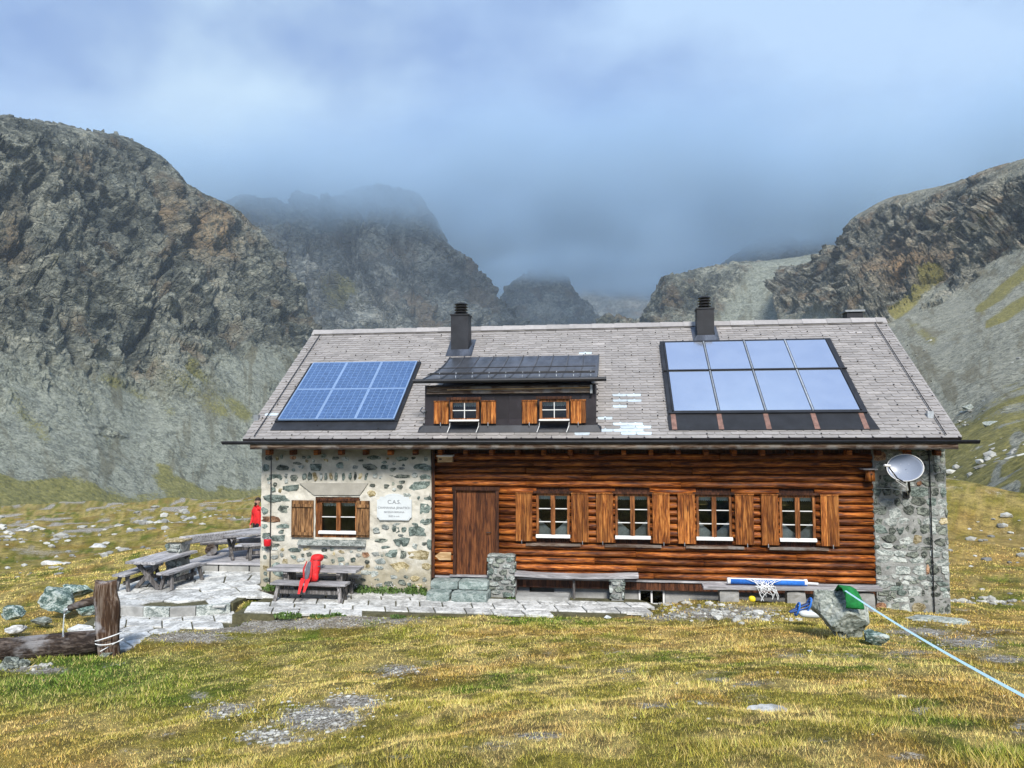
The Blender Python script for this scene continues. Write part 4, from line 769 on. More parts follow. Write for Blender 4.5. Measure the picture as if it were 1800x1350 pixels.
# ---- eaves
MB().box(XL+.12, XR-.02, -.62, -.585, 2.93, 3.08).build('fascia_board', M['fascia'], hut)
MB().box(XL+.1, XR-.1, -.58, .1, 2.985, 3.02).build('soffit', M['dark_frame'], hut)
for k in range(26):
    x = .25+k*.605
    if x < HL-.1: MB().bar((x, .12, 2.85), (x, -.22, 2.84), .1, .12).build('rafter_tail', M['log'], hut)
gt = MB(); n = 9; GL0, GL1 = wx(392, 772, -.85), wx(1720, 772, -.85)
V = []; F = []
for x in (GL0, GL1):
    for j in range(n): a = math.pi*j/(n-1); V.append((x, -.86+.075*math.cos(a), 3.13-.08*math.sin(a)))
    for j in range(n): a = math.pi*j/(n-1); V.append((x, -.86+.07*math.cos(a), 3.13-.073*math.sin(a)))
m2 = 2*n
for j in range(n-1): F += [(j, j+1, m2+j+1, m2+j), (n+j+1, n+j, m2+n+j, m2+n+j+1)]
F += [(0, m2, m2+n, n), (n-1, 2*n-1, m2+2*n-1, m2+n-1)]+[tuple(list(range(n))+list(range(2*n-1, n-1, -1)))]+[tuple(m2+k for k in list(range(n-1, -1, -1))+list(range(n, 2*n)))]
add('gutter', V, F, M['metal_dark'], hut, True)
# ---- roof
V = []; F = []
for x in (XL, XR):
    V += [rf(x, 0, 0), rf(x, SLEN, 0), (x, 2*YR-YE, ZE), rf(x, 0, -.1), (x, YR, ZR-.12), (x, 2*YR-YE, ZE-.1)]
F = [(0, 6, 7, 1), (1, 7, 8, 2), (3, 4, 10, 9), (4, 5, 11, 10), (0, 1, 4, 3), (1, 2, 5, 4), (6, 9, 10, 7), (7, 10, 11, 8), (0, 3, 9, 6), (2, 8, 11, 5)]
roof = add('roof', V, F, M['cladding'], hut)
EXP = .116; SWD = .337; NROW = int((SLEN-.12)/EXP)
DOR = [rp(746, 757), rp(1048, 757)]; DX_0, DX_1 = DOR[0][0], DOR[1][0]; DS0 = .5*(DOR[0][1]+DOR[1][1])
DTOP = rp(918, 628)[1]
pale_px = [(515, 708, 16, 4), (500, 719, 14, 4), (492, 723, 10, 3), (480, 728, 12, 4), (1022, 622, 12, 4), (1090, 695, 30, 5), (1105, 703, 22, 4), (1080, 714, 26, 4), (1110, 708, 14, 3), (1085, 726, 22, 4), (1100, 745, 42, 5), (1125, 750, 30, 5), (1090, 757, 45, 4), (1060, 738, 14, 3), (1120, 697, 12, 3), (1040, 764, 40, 3), (1130, 763, 30, 4), (1100, 733, 20, 3)]
pale = [(*rp(a, b_), w/80., h/44.) for a, b_, w, h in pale_px]
rs = random.Random(9)
def slate_geo(cx, s0, j):
    w = SWD*.99*(.985+.03*rs.random()); a, c = cx-w/2, cx+w/2; a = max(a, XL-.01); c = min(c, XR+.01); ch = .026; dz = rs.uniform(0, .006); sk = rs.uniform(-.004, .004)
    top = s0+EXP*1.7
    P = [rf(a, s0+.045, .020+dz), rf(a+ch, s0+sk, .023+dz), rf(c-ch, s0+sk, .023+dz), rf(c, s0+.045, .020+dz), rf(c, top, .004), rf(a, top, .004)]
    Q = [rf(a, s0+.045, .008+dz), rf(a+ch, s0+sk, .010+dz), rf(c-ch, s0+sk, .010+dz), rf(c, s0+.045, .008+dz)]
    return P+Q, [(0, 1, 2, 3, 4, 5), (0, 6, 7, 1), (1, 7, 8, 2), (2, 8, 9, 3)]
rest = MB(); hooks = MB(); ncount = 0
for r_ in range(NROW):
    s0 = r_*EXP; off = (r_ % 2)*SWD/2
    for k in range(int((XR-XL)/SWD)+2):
        cx = XL+k*SWD+off+rs.uniform(-.006, .006)
        if cx-SWD/2 > XR-.03 or cx < XL-.1: continue
        if DX_0+.02 < cx < DX_1-.02 and DS0+.1 < s0 < DTOP-.25: continue
        P, F = slate_geo(cx, s0, k); v = rs.uniform(.86, 1.12); c = np.array((.305, .287, .273))*v
        if rs.random() < .03: c = c*1.25
        for (px_, ps_, pw, ph) in pale:
            if abs(cx-px_) < pw*.85 and abs(s0+EXP/2-ps_) < ph*.5+.015 and rs.random() < .8: c = np.array((.55, .63, .68))*rs.uniform(.85, 1.05)
        if ncount < 300: add('slate', P, F, M['slate'], roof, False, np.tile(c, (len(P), 1))); ncount += 1
        else: rest.q(P, F, tuple(c))
        if (r_*5+k*3) % 7 == 0 and r_ > 0 and not (4.2 < cx < 9 and s0 < .5): 
            p = rf(cx, s0, .03); hooks.q([p+np.array((-.012, 0, 0)), p+np.array((.012, 0, 0)), p+np.array((.012, 0, 0))+RN*.03, p+np.array((-.012, 0, 0))+RN*.03, p+RS*.05+np.array((.012, 0, 0)), p+RS*.05+np.array((-.012, 0, 0))], [(0, 1, 2, 3), (3, 2, 4, 5)])
rest.build('slate', M['slate'], roof, kind='stuff', col=True); hooks.build('snow_hook', M['black'], roof, kind='stuff')
x = XL
while x < XR-.05:
    e = min(x+.62, XR); z = ZR
    V = []
    for xx, lift in ((x, .045), (e+.03, .03)): V += [rf(xx, SLEN-.17, lift), np.array((xx, YR, z+lift+.045)), (xx, YR+.15, z-.11+lift)]
    V = [np.array(q) for q in V]; V += [q-np.array((0, 0, .02)) for q in V]
    add('ridge_cap', V, [(0, 3, 4, 1), (1, 4, 5, 2), (0, 6, 9, 3), (2, 5, 11, 8), (0, 1, 7, 6), (1, 2, 8, 7), (3, 9, 10, 4), (4, 10, 11, 5)], M['slate'], roof, False, np.tile(np.array((.36, .345, .335))*rs.uniform(.88, 1.08), (12, 1))); x = e
# lightning conductor along verges and wall corners
def wire(pts, r=.012, name='lightning_wire', mat='black', parent=hut): return MB().tube(pts, r, 6).build(name, M[mat], parent)
wire([rf(XL+.28, .05, .06), rf(XL+.28, SLEN-.2, .06)], .011); wire([rf(XR-.3, .05, .06), rf(XR-.3, SLEN-.2, .06)], .011); wire([rf(XL+.1, SLEN-.2, .06), rf(XR-.1, SLEN-.2, .06)], .011)
wire([(wx(477, 790, -.05), -.05, 2.9), (wx(477, 790, -.05), -.045, -.35)]); wire([(wx(1633, 790, -.05), -.05, 2.9), (wx(1640, 1000, -.05), -.05, -.6)])
# ---- chimneys
def chimney(u0, u1, vt, vb, cowl, behind=False):
    uc = (u0+u1)/2; x0_, s_ = rp(uc, vb); p = rf(x0_, s_, 0); y = p[1]; a, c = wx(u0, vb, y), wx(u1, vb, y); zt = wz(vt, uc, y); w = c-a
    o = MB().box(a, c, y, y+w*.95, p[2]-.1, zt).build('chimney', M['metal_dark'], hut)
    MB().box(a-.02, c+.02, y-.02, y+w*.95+.02, zt, zt+.035).build('cap_plate', M['metal_dark'], o)
    fl = MB(); fl.hexa([rf(a-.12, s_-.16, .03), rf(c+.12, s_-.16, .03), rf(c+.12, s_+w*1.3+.1, .03), rf(a-.12, s_+w*1.3+.1, .03), (a-.01, y-.01, p[2]+.12), (c+.01, y-.01, p[2]+.12), (c+.01, y+w*.96, p[2]+.16), (a-.01, y+w*.96, p[2]+.16)]); fl.build('flashing', M['metal_roof'], o)
    if cowl:
        xc, yc = (a+c)/2, y+w*.47; z = zt+.035; MB().tube([(xc, yc, z), (xc, yc, z+.3)], w*.22, 12).build('flue', M['black'], o)
        for k in range(4):
            zz = z+.07+k*.075; V = []; F = []; n = 14
            for rr_, zq in ((w*.30, zz+.03), (w*.40, zz-.012), (w*.37, zz-.02)):
                for j in range(n): an = 2*math.pi*j/n; V.append((xc+rr_*math.cos(an), yc+rr_*math.sin(an), zq))
            for i in range(2):
                for j in range(n): F.append((i*n+j, (i+1)*n+j, (i+1)*n+(j+1) % n, i*n+(j+1) % n))
            F.append(tuple(range(n))); F.append(tuple(2*n+j for j in range(n-1, -1, -1))); add('cowl_ring', V, F, M['black'], o)
    return o
chimney(792.5, 823, 554, 622, True); chimney(1226, 1256, 543, 597, True)
pc = wy(1503, 556, YR+.9); a, c = wx(1489, 556, YR+.9), wx(1517, 556, YR+.9)
ch = MB().box(a, c, YR+.9, YR+1.3, ZR-.9, wz(548, 1503, YR+.9)).build('chimney', M['metal_dark'], hut); MB().box(a-.05, c+.05, YR+.86, YR+1.34, wz(548, 1503, YR+.9), wz(548, 1503, YR+.9)+.05).build('cap_plate', M['galv'], ch)
# ---- dormer
pf = rf(0, DS0, 0); YD = pf[1]; ZD0 = pf[2]; ZD1 = wz(676, 900, YD)
a0, a1 = wx(747, 720, YD), wx(1047.5, 720, YD); yb_ = YD+(ZD1-ZD0)/SP*CP
b = MB(); b.q([(a0, YD, ZD0-.05), (a1, YD, ZD0-.05), (a1, YD, ZD1), (a0, YD, ZD1), (a0, yb_, ZD1), (a1, yb_, ZD1)], [(0, 1, 2, 3), (0, 3, 4), (1, 5, 2), (3, 2, 5, 4)])
DWIN = [(wx(799, 720, YD), wx(840, 720, YD)), (wx(954.5, 720, YD), wx(996.5, 720, YD))]; DZ0, DZ1 = wz(735.5, 820, YD), wz(708, 820, YD)
dorm = b.build('dormer', M['cladding'], hut)
npan = 12; pw = (a1-a0)/npan
for i in range(npan):
    for (z0_, z1_) in ((ZD0+.02, ZD0+.27), (ZD0+.275, ZD1-.03)): MB().box(a0+pw*i+.006, a0+pw*(i+1)-.006, YD-.012, YD-.001, z0_, z1_).build('cladding_panel', M['cladding'], dorm)
fl = MB(); fl.hexa([rf(a0-.15, DS0-.1, .03), rf(a1+.12, DS0-.1, .03), rf(a1+.12, DS0+.1, .03), rf(a0-.15, DS0+.1, .03), (a0-.03, YD-.03, ZD0+.12), (a1+.03, YD-.03, ZD0+.12), (a1+.03, YD+.02, ZD0+.14), (a0-.03, YD+.02, ZD0+.14)]); fl.build('flashing', M['metal_dark'], dorm)
# dormer roof: curved standing seam sheet
ZF = wz(665, 900, YD-.25); YF = YD-.27; pt_ = rf(0, DTOP, .03); d0, d1 = wx(744, 665, YF), wx(1050, 665, YF)
prof = []
for k in range(9):
    q = k/8; y = YF+(pt_[1]-YF)*q; z = ZF+(pt_[2]-ZF)*(.72*q+.28*q**3.2); prof.append((y, z))
V = []; 
for x in (d0, d1):
    V += [(x, y, z) for y, z in prof]+[(x, y, z-.06) for y, z in prof]
n = 9; F = [(i, 2*n+i, 2*n+i+1, i+1) for i in range(n-1)]+[(n+i, n+i+1, 3*n+i+1, 3*n+i) for i in range(n-1)]+[(0, n, 3*n, 2*n)]+[(i, i+1, n+i+1, n+i) for i in range(n-1)]+[(2*n+i, 3*n+i, 3*n+i+1, 2*n+i+1) for i in range(n-1)]
add('dormer_roof', V, F, M['metal_roof'], dorm, False)
for k in range(11):
    x = d0+(d1-d0)*(k/10); MB().tube([(x, y, z+.012) for y, z in prof], .016, 5).build('standing_seam', M['metal_roof'], dorm)
for q in (.10, .17, .48):
    k = q*8; i = int(k); f_ = k-i; y = prof[i][0]*(1-f_)+prof[i+1][0]*f_; z = prof[i][1]*(1-f_)+prof[i+1][1]*f_; MB().tube([(d0+.03, y, z+.075), (d1-.06, y, z+.075)], .013, 6).build('snow_rail', M['black'], dorm)
for k in range(10):
    x = d0+.3+(d1-d0-.45)*k/9; i = 1; y, z = prof[1]; MB().bar((x, y-.08, z-.03), (x, y+.0, z+.1), .02, .012, (1, 0, 0)).build('rail_bracket', M['galv'], dorm)
MB().tube([(wx(726, 671, YF-.06), YF-.06, ZF-.045), (wx(1066, 671, YF-.06), YF-.06, ZF-.045)], .05, 8).build('dormer_gutter', M['metal_dark'], dorm)
MB().box(a0+.06, a1-.08, YD-.09, YD-.05, ZD1-.2, ZD1-.04).build('dormer_fascia', M['fascia'], dorm)
MB().tube([(wx(786, 679, YD-.12), YD-.12, ZD1-.11), (a1-.1, YD-.12, ZD1-.09)], .014, 6).build('awning_pole', M['pale_wood'], dorm)
MB().box(a1-.12, a1-.07, YD-.14, YD-.1, ZD1-.22, ZD1-.03).build('bracket', M['galv'], dorm)
MB().tube([(a0-.05, YD-.03, ZD1-.5), (a0-.1, YD-.05, ZD1-.58), (a0-.02, YD-.05, ZD1-.64), (a0+.04, YD-.04, ZD1-.58)], .018, 6).build('hook', M['metal_roof'], dorm)
for (x0_, x1_), sh in zip(DWIN, ((763, 789, 846, 872), (917.5, 944.5, 1003, 1030))):
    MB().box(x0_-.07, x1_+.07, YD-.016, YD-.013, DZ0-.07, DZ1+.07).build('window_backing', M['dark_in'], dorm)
    casement(x0_, x1_, DZ0, DZ1, YD-.2, 2, mull=0, curtain=False, lace=True, hdr=.06, fr=.06, sh_=.5)
    MB().box(x0_-.06, x0_-.0701+.06, YD-.15, YD-.02, DZ0-.05, DZ1+.05).build('window_jamb', M['dark_frame'], dorm); MB().box(x1_+.0101, x1_+.06, YD-.15, YD-.02, DZ0-.05, DZ1+.05).build('window_jamb', M['dark_frame'], dorm)
    z0_, z1_ = wz(745, 820, YD), wz(706, 820, YD)
    for k in (0, 2): shutter(wx(sh[k], 720, YD-.06), wx(sh[k+1], 720, YD-.06), z0_, z1_, YD-.07, M['board_v'], 3, hookx=wx((sh[k]+sh[k+1])/2, 720, YD))
    for x in (x0_-.06, x1_+.06): MB().tube([(x, YD-.22, DZ0-.09), (x-.01, YD-.2, DZ0-.18), (x-.06, YD-.24, DZ0-.32)], .009, 6).build('stay_strap', M['white'], dorm)
# ================================================================== THINGS ON THE HUT
def quad_frame(name, P, w, h0, h1, mat, parent):   # picture-frame of 4 bars on the roof plane; P = 4 (x,s) corners TL TR BR BL
    b = MB()
    for i in range(4):
        (xa, sa), (xb, sb) = P[i], P[(i+1) % 4]; A_, B_ = rf(xa, sa, (h0+h1)/2), rf(xb, sb, (h0+h1)/2); b.bar(A_, B_, w, h1-h0, tuple(RN))
    return b.build(name, mat, parent)
def lerp2(P, a, b_): # bilinear in (x,s): P TL TR BR BL, a across, b down
    t = [P[0][i]*(1-a)+P[1][i]*a for i in (0, 1)]; q = [P[3][i]*(1-a)+P[2][i]*a for i in (0, 1)]; return (t[0]*(1-b_)+q[0]*b_, t[1]*(1-b_)+q[1]*b_)
x0_, s1_ = rp(554, 645); x1_, _s = rp(737, 643); _x, s0_ = rp(489, 745.5); x0b = _x; x1b, _s2 = rp(691.5, 745.3)
PV = [((x0_+x0b)/2, s1_), ((x1_+x1b)/2, s1_), ((x1_+x1b)/2, s0_), ((x0_+x0b)/2, s0_)]
NMV = ['upper', 'lower']; NMH = ['beside the roof verge', 'in the middle of its row', 'beside the dormer']
for r_ in range(2):
    for c_ in range(3):
        Q = [lerp2(PV, c_/3+.003, r_/2+.003), lerp2(PV, (c_+1)/3-.003, r_/2+.003), lerp2(PV, (c_+1)/3-.003, (r_+1)/2-.003), lerp2(PV, c_/3+.003, (r_+1)/2-.003)]
        ctr = lerp2(Q, .5, .5); t = root('photovoltaic_module', tuple(rf(ctr[0], ctr[1], .1)), 'blue photovoltaic panel of the %s row, %s' % (NMV[r_], NMH[c_]), 'solar panel', 'photovoltaic panels on the roof')
        bk = MB(); pts = [rf(*q, .1) for q in Q]+[rf(*q, .135) for q in Q]; bk.hexa([pts[3], pts[2], pts[1], pts[0], pts[7], pts[6], pts[5], pts[4]]); bk.build('backing_sheet', M['cellback'], t)
        quad_frame('frame', Q, .012, .1, .142, M['cellback'], t)
        cells = MB()
        for i in range(6):
            for j in range(10):
                e = .03; K_ = [lerp2(Q, .02+.96*(i+a)/6, .015+.97*(j+b_)/10) for a, b_ in ((e, e), (1-e, e), (1-e, 1-e), (e, 1-e))]; cells.q([rf(*k, .1385) for k in reversed(K_)], [(0, 1, 2, 3)])
        cells.build('solar_cell', M['cell'], t, kind='stuff')
b = MB(); fx0, fx1, fs1 = PV[0][0]-.1, PV[1][0]+.08, PV[3][1]; fs0 = rp(590, 758)[1]
b.hexa([rf(fx0, fs0, .03), rf(fx1, fs0, .03), rf(fx1, fs1+.02, .03), rf(fx0, fs1+.02, .03), rf(fx0, fs0, .04), rf(fx1, fs0, .04), rf(fx1, fs1+.02, .055), rf(fx0, fs1+.02, .055)]); b.build('panel_flashing', M['metal_dark'], hut)
b = MB(); b.hexa([rf(fx0, fs1, .03), rf(fx1, fs1, .03), rf(fx1, PV[0][1]+.06, .03), rf(fx0, PV[0][1]+.06, .03), rf(fx0, fs1, .08), rf(fx1, fs1, .08), rf(fx1, PV[0][1]+.06, .08), rf(fx0, PV[0][1]+.06, .08)]); b.build('panel_tray', M['metal_dark'], hut)
ax0, as1 = rp(1160, 608); ax1 = rp(1460, 604)[0]; bx0, as0 = rp(1174, 735); bx1 = rp(1522, 733)[0]; ax0 = (ax0+bx0)/2; ax1 = (ax1+bx1)/2
SCP = [(ax0, as1), (ax1, as1), (ax1, as0), (ax0, as0)]
sc = root('solar_collector', tuple(rf((ax0+ax1)/2, (as0+as1)/2, .1)), 'wide glazed solar collector with eight pale mirror panes on the slate roof', 'solar collector')
b = MB(); P = [rf(*q, .02) for q in SCP]+[rf(*q, .14) for q in SCP]; b.hexa([P[3], P[2], P[1], P[0], P[7], P[6], P[5], P[4]]); b.build('casing', M['metal_dark'], sc)
I4 = [(ax0+.1, as1-.08), (ax1-.12, as1-.08), (ax1-.12, as0+.06), (ax0+.1, as0+.06)]
for r_ in range(2):
    for c_ in range(4):
        b0, b1 = (0, .445) if r_ == 0 else (.455, 1.0); Q = [lerp2(I4, a, q) for a, q in ((c_/4+.008, b0+.006), ((c_+1)/4-.008, b0+.006), ((c_+1)/4-.008, b1-.006), (c_/4+.008, b1-.006))]
        b = MB(); P = [rf(*q, .141) for q in Q]+[rf(*q, .152) for q in Q]; b.hexa([P[3], P[2], P[1], P[0], P[7], P[6], P[5], P[4]]); b.build('pane', M['collector'], sc)
for k in range(5): A_, B_ = lerp2(I4, k/4, 0), lerp2(I4, k/4, 1.0); MB().bar(rf(*A_, .152), rf(*B_, .152), .03, .03, tuple(RN)).build('glazing_bar', M['galv'] if 0 < k < 4 else M['metal_dark'], sc)
MB().bar(rf(ax0, lerp2(I4, 0, .45)[1], .16), rf(ax1+.02, lerp2(I4, 1, .45)[1], .16), .035, .04, tuple(RN)).build('cross_bar', M['metal_dark'], sc)
cs0 = rp(1340, 758)[1]
b = MB(); b.hexa([rf(ax0-.02, cs0, .03), rf(ax1+.12, cs0, .03), rf(ax1+.02, as0, .03), rf(ax0-.02, as0, .03), rf(ax0-.02, cs0, .042), rf(ax1+.12, cs0, .042), rf(ax1+.02, as0, .1), rf(ax0-.02, as0, .1)]); b.build('flashing', M['metal_dark'], sc)
for k in range(5):
    x = ax0+.1+(ax1-ax0-.24)*k/4; wv = .055; b = MB(); b.hexa([rf(x-wv, cs0+.01, .045), rf(x+wv, cs0+.01, .045), rf(x+wv, as0+.03, .104), rf(x-wv, as0+.03, .104), rf(x-wv, cs0+.01, .05), rf(x+wv, cs0+.01, .05), rf(x+wv*.8, as0+.03, .112), rf(x-wv*.8, as0+.03, .112)]); b.build('copper_strip', M['copper'], sc)
# small anchors on the verge
for (u, v) in ((452, 738), (1634, 733)):
    x, s = rp(u, v); MB().box(x-.06, x+.06, rf(x, s, .03)[1]-.05, rf(x, s, .03)[1]+.05, rf(x, s, .03)[2]-.05, rf(x, s, .03)[2]+.1).build('roof_anchor', M['galv'], hut)
# satellite dish
dc = wy(1591, 822, -.62); t = root('satellite_dish', (wx(1592, 872), -.03, wz(872, 1592)), 'pale grey satellite dish on a black bracket, mounted on the stone pillar', 'satellite dish')
nrm = np.array([-.42, -.83, .36]); nrm /= np.linalg.norm(nrm); e1 = np.cross((0, 0, 1), nrm); e1 /= np.linalg.norm(e1); e2 = np.cross(nrm, e1)
V = []; F = []; NR, NA = 7, 32
for s_, th in ((0, 0), (1, -.012)):
    for i in range(NR+1):
        q = i/NR
        for j in range(NA): a = 2*math.pi*j/NA; V.append(dc+e1*(.345*q*math.cos(a))+e2*(.295*q*math.sin(a))+nrm*(.09*q*q-.09+th))
B0 = (NR+1)*NA
for i in range(NR):
    for j in range(NA): k = (j+1) % NA; F += [(i*NA+j, (i+1)*NA+j, (i+1)*NA+k, i*NA+k), (B0+i*NA+j, B0+i*NA+k, B0+(i+1)*NA+k, B0+(i+1)*NA+j)]
for j in range(NA): k = (j+1) % NA; F.append((NR*NA+j, B0+NR*NA+j, B0+NR*NA+k, NR*NA+k))
add('dish', V, F, M['dish'], t, True)
MB().tube([dc+e1*(.345*math.cos(2*math.pi*j/32))+e2*(.295*math.sin(2*math.pi*j/32)) for j in range(33)], .009, 6).build('rim', M['white'], t)
for a, c in ((-.09, .1), (.06, .1), (-.11, -.09), (.04, -.09)): MB().tube([dc+e1*a+e2*c-nrm*.088, dc+e1*a+e2*c-nrm*.07], .008, 6).build('bolt', M['galv'], t)
bt = dc-e2*.3-nrm*.05; lnb = wy(1560, 819, -1.0)
MB().tube([bt-nrm*.05, bt*.55+lnb*.45+np.array((0, 0, -.07)), lnb+np.array((.03, 0, -.03))], .014, 6).build('feed_arm', M['metal_dark'], t)
MB().tube([lnb-nrm*.0+np.array((.06, .02, 0)), lnb+np.array((-.07, -.02, .015))], .025, 8).build('feed_horn', M['white'], t)
wb = np.array((wx(1592, 868), -.03, wz(868, 1592))); MB().tube([dc-nrm*.1, dc-nrm*.2+np.array((.03, 0, -.15)), wb+np.array((.03, -.12, .08)), wb+np.array((0, -.06, -.02))], .026, 8).build('bracket', M['black'], t)
MB().box(wb[0]-.06, wb[0]+.06, -.06, -.025, wb[2]-.09, wb[2]+.07).build('wall_plate', M['black'], t)
MB().tube([lnb+np.array((.05, .02, -.02)), lnb*.5+bt*.5+np.array((0, 0, -.14)), bt+np.array((0, -.02, -.1)), wb+np.array((.0, -.1, .0))], .007, 5).build('cable', M['white'], t)
MB().tube([wb+np.array((-.02, -.06, .05)), (wx(1565, 862), -.03, wz(858, 1565)), (wx(1540, 855), -.04, wz(858, 1540))], .008, 5).build('cable', M['galv'], t)
# plaque
pc = wy(694, 892); hw, hh = (wx(724.5)-wx(664))/2, (wz(873, 694)-wz(914, 694))/2; pcz = (wz(873, 694)+wz(914, 694))/2
t = root('wall_plaque', (pc[0], -.03, pcz), 'white scalloped plaque with engraved lettering on the stone wall', 'plaque')
k = .07; out = [(-hw, -hh+k), (-hw+k*.5, -hh+k*.75), (-hw+k, -hh), (hw-k, -hh), (hw-k*.5, -hh+k*.75), (hw, -hh+k), (hw, hh-k), (hw-k*.9, hh-k*.8), (hw-k, hh)]+[(hw*.55*math.cos(math.pi*j/10), hh+.075*math.sin(math.pi*j/10)) for j in range(11)]+[(-hw+k, hh), (-hw+k*.9, hh-k*.8), (-hw, hh-k)]
def prism(name, out, y0, y1, mat, parent, cx, cz):
    n = len(out); V = [(cx+a, y0, cz+c) for a, c in out]+[(cx+a, y1, cz+c) for a, c in out]; return add(name, V, [tuple(range(n)), tuple(range(2*n-1, n-1, -1))]+[(i, n+i, n+(i+1) % n, (i+1) % n) for i in range(n)], mat, parent)
prism('plate', out, -.055, -.005, M['plaque'], t, pc[0], pcz)
bo = [(a*.93, c*.93) for a, c in out]; MB().tube([(pc[0]+a, -.056, pcz+c) for a, c in bo+bo[:1]], .004, 5).build('border', M['plaque'], t)
def text(s, x, z, size, y, mat, parent, name='lettering'):
    c = bpy.data.curves.new(name, 'FONT'); c.body = s; c.size = size; c.align_x = 'CENTER'; c.align_y = 'CENTER'; c.extrude = .002; c.materials.append(mat)
    to_ = bpy.data.objects.new('tmp', c); COL.objects.link(to_); me = bpy.data.meshes.new_from_object(to_.evaluated_get(bpy.context.evaluated_depsgraph_get())); bpy.data.objects.remove(to_); o = bpy.data.objects.new(name, me); COL.objects.link(o); o.rotation_euler = (math.pi/2, 0, 0); o.parent = parent; o.location = np.array((x, y, z))-ORG[parent.name]; return o
text('C.A.S.', pc[0], pcz+.15, .13, -.058, M['letter'], t); text('CHAMANNA JENATSCH', pc[0], pcz+.015, .074, -.058, M['letter'], t); text('SECZIUN BERNINA', pc[0], pcz-.085, .058, -.058, M['letter'], t); text('2652 m s.m.', pc[0], pcz-.18, .056, -.058, M['letter'], t)
# pale box, log nest box, arrow, red pot
a, c, z0_, z1_ = wx(772, 805), wx(797, 805), wz(812, 785), wz(802, 785); t = root('wooden_box', ((a+c)/2, -.02, z0_), 'small pale wooden box with dark slot under the eaves above the door', 'box')
MB().box(a, c, -.16, -.0, z0_, z1_).build('body', M['pale_wood'], t); MB().hexa([(a-.02, -.19, z1_), (c+.02, -.19, z1_), (c+.02, .0, z1_+.01), (a-.02, .0, z1_+.01), (a-.02, -.19, z1_+.025), (c+.02, -.19, z1_+.025), (c+.02, 0, z1_+.045), (a-.02, 0, z1_+.045)]).build('lid', M['white'], t); MB().box(a+.03, a+.1, -.163, -.16, (z0_+z1_)/2-.01, (z0_+z1_)/2+.025).build('slot', M['black'], t)
a, c, z0_, z1_ = wx(1518, 833), wx(1535, 833), wz(845, 1526), wz(825, 1526); t = root('nest_box', ((a+c)/2, -.02, z0_), 'hollow log nest box with grey board lid beside the stone pillar', 'nest box')
MB().tube([((a+c)/2, -.1, z0_), ((a+c)/2, -.1, z1_)], [(c-a)/2, (c-a)/2*.95], 12).build('body', M['board_v'], t, True); MB().box(a-.08, c+.02, -.24, .0, z1_, z1_+.03).build('lid', M['grey_x'], t); MB().tube([((a+c)/2, -.1-(c-a)/2+.01, (z0_+z1_)/2+.03), ((a+c)/2, -.1-(c-a)/2-.006, (z0_+z1_)/2+.03)], .018, 10).build('hole', M['black'], t)
a, c, z0_, z1_ = wx(765, 977), wx(793, 977), wz(984, 780), wz(970.5, 780); t = prism('arrow_sign', [(-(c-a)/2, 0), (-(c-a)/2+.1, -(z1_-z0_)/2), ((c-a)/2, -(z1_-z0_)/2), ((c-a)/2, (z1_-z0_)/2), (-(c-a)/2+.12, (z1_-z0_)/2)], -.025, .02, M['pale_wood'], None, (a+c)/2, (z0_+z1_)/2); setp(t, 'pale wooden arrow board on the logs pointing away from the door', 'sign')
a, c, z0_, z1_ = wx(461, 955, -.2), wx(474, 955, -.2), wz(961, 467, -.2), wz(949, 467, -.2); xm = (a+c)/2; t = root('hanging_pot', (xm, -.12, z0_), 'red pot hanging on the corner of the stone wall', 'pot')
MB().tube([(xm, -.12, z0_), (xm, -.12, z0_+.02), (xm, -.12, z1_-.01), (xm, -.12, z1_)], [.07, .085, .092, .088], 16).build('bowl', M['redpot'], t, True); MB().tube([(xm-.09, -.12, z1_), (xm, -.03, z1_+.05), (xm+.09, -.12, z1_)], .006, 5).build('handle', M['galv'], t); MB().bar((xm-.12, -.12, z1_+.01), (xm+.12, -.12, z1_+.01), .02, .012).build('rim_bar', M['galv'], t)
# lamps seen through the panes
for i, (a, c) in enumerate(WINS[2:]):
    x = a+.13; t = root('pendant_lamp', (x, .62, 1.9), 'yellow cone lamp shade behind the %s window from the satellite dish' % ('second' if i == 0 else 'first'), 'lamp', 'lamps behind the windows'); V = []; n = 16
    for r__, z in ((.03, 1.78), (.16, 1.62), (.155, 1.615), (.025, 1.775)):
        for j in range(n): V.append((x+r__*math.cos(2*math.pi*j/n), .62+r__*math.sin(2*math.pi*j/n), z))
    add('lamp_shade', V, [(q*n+j, q*n+(j+1) % n, (q+1)*n+(j+1) % n, (q+1)*n+j) for q in range(3) for j in range(n)], M['shade_lamp'], t, True); MB().tube([(x, .62, 1.78), (x, .62, 2.9)], .006, 5).build('cord', M['black'], t)
# ================================================================== PAVING, STEPS, BENCHES
def slab_poly(name, pts, z, th, mat, parent, tilt=.006):
    n = len(pts); r = random.Random(hash((round(pts[0][0], 3), round(pts[0][1], 3))) & 0xffff); a, b_ = r.uniform(-tilt, tilt), r.uniform(-tilt, tilt); cx = sum(p[0] for p in pts)/n; cy_ = sum(p[1] for p in pts)/n; dz = r.uniform(-.008, .008)
    inn = [((p[0]-cx)*.97+cx, (p[1]-cy_)*.97+cy_) for p in pts]
    V = [(p[0], p[1], z-th) for p in pts]+[(p[0], p[1], z-.012+dz+(p[0]-cx)*a+(p[1]-cy_)*b_) for p in pts]+[(p[0], p[1], z+dz+(p[0]-cx)*a+(p[1]-cy_)*b_) for p in inn]
    F = [tuple(2*n+i for i in range(n))]+[(k*n+i, k*n+(i+1) % n, (k+1)*n+(i+1) % n, (k+1)*n+i) for k in (0, 1) for i in range(n)]
    return add(name, V, F, mat, parent)
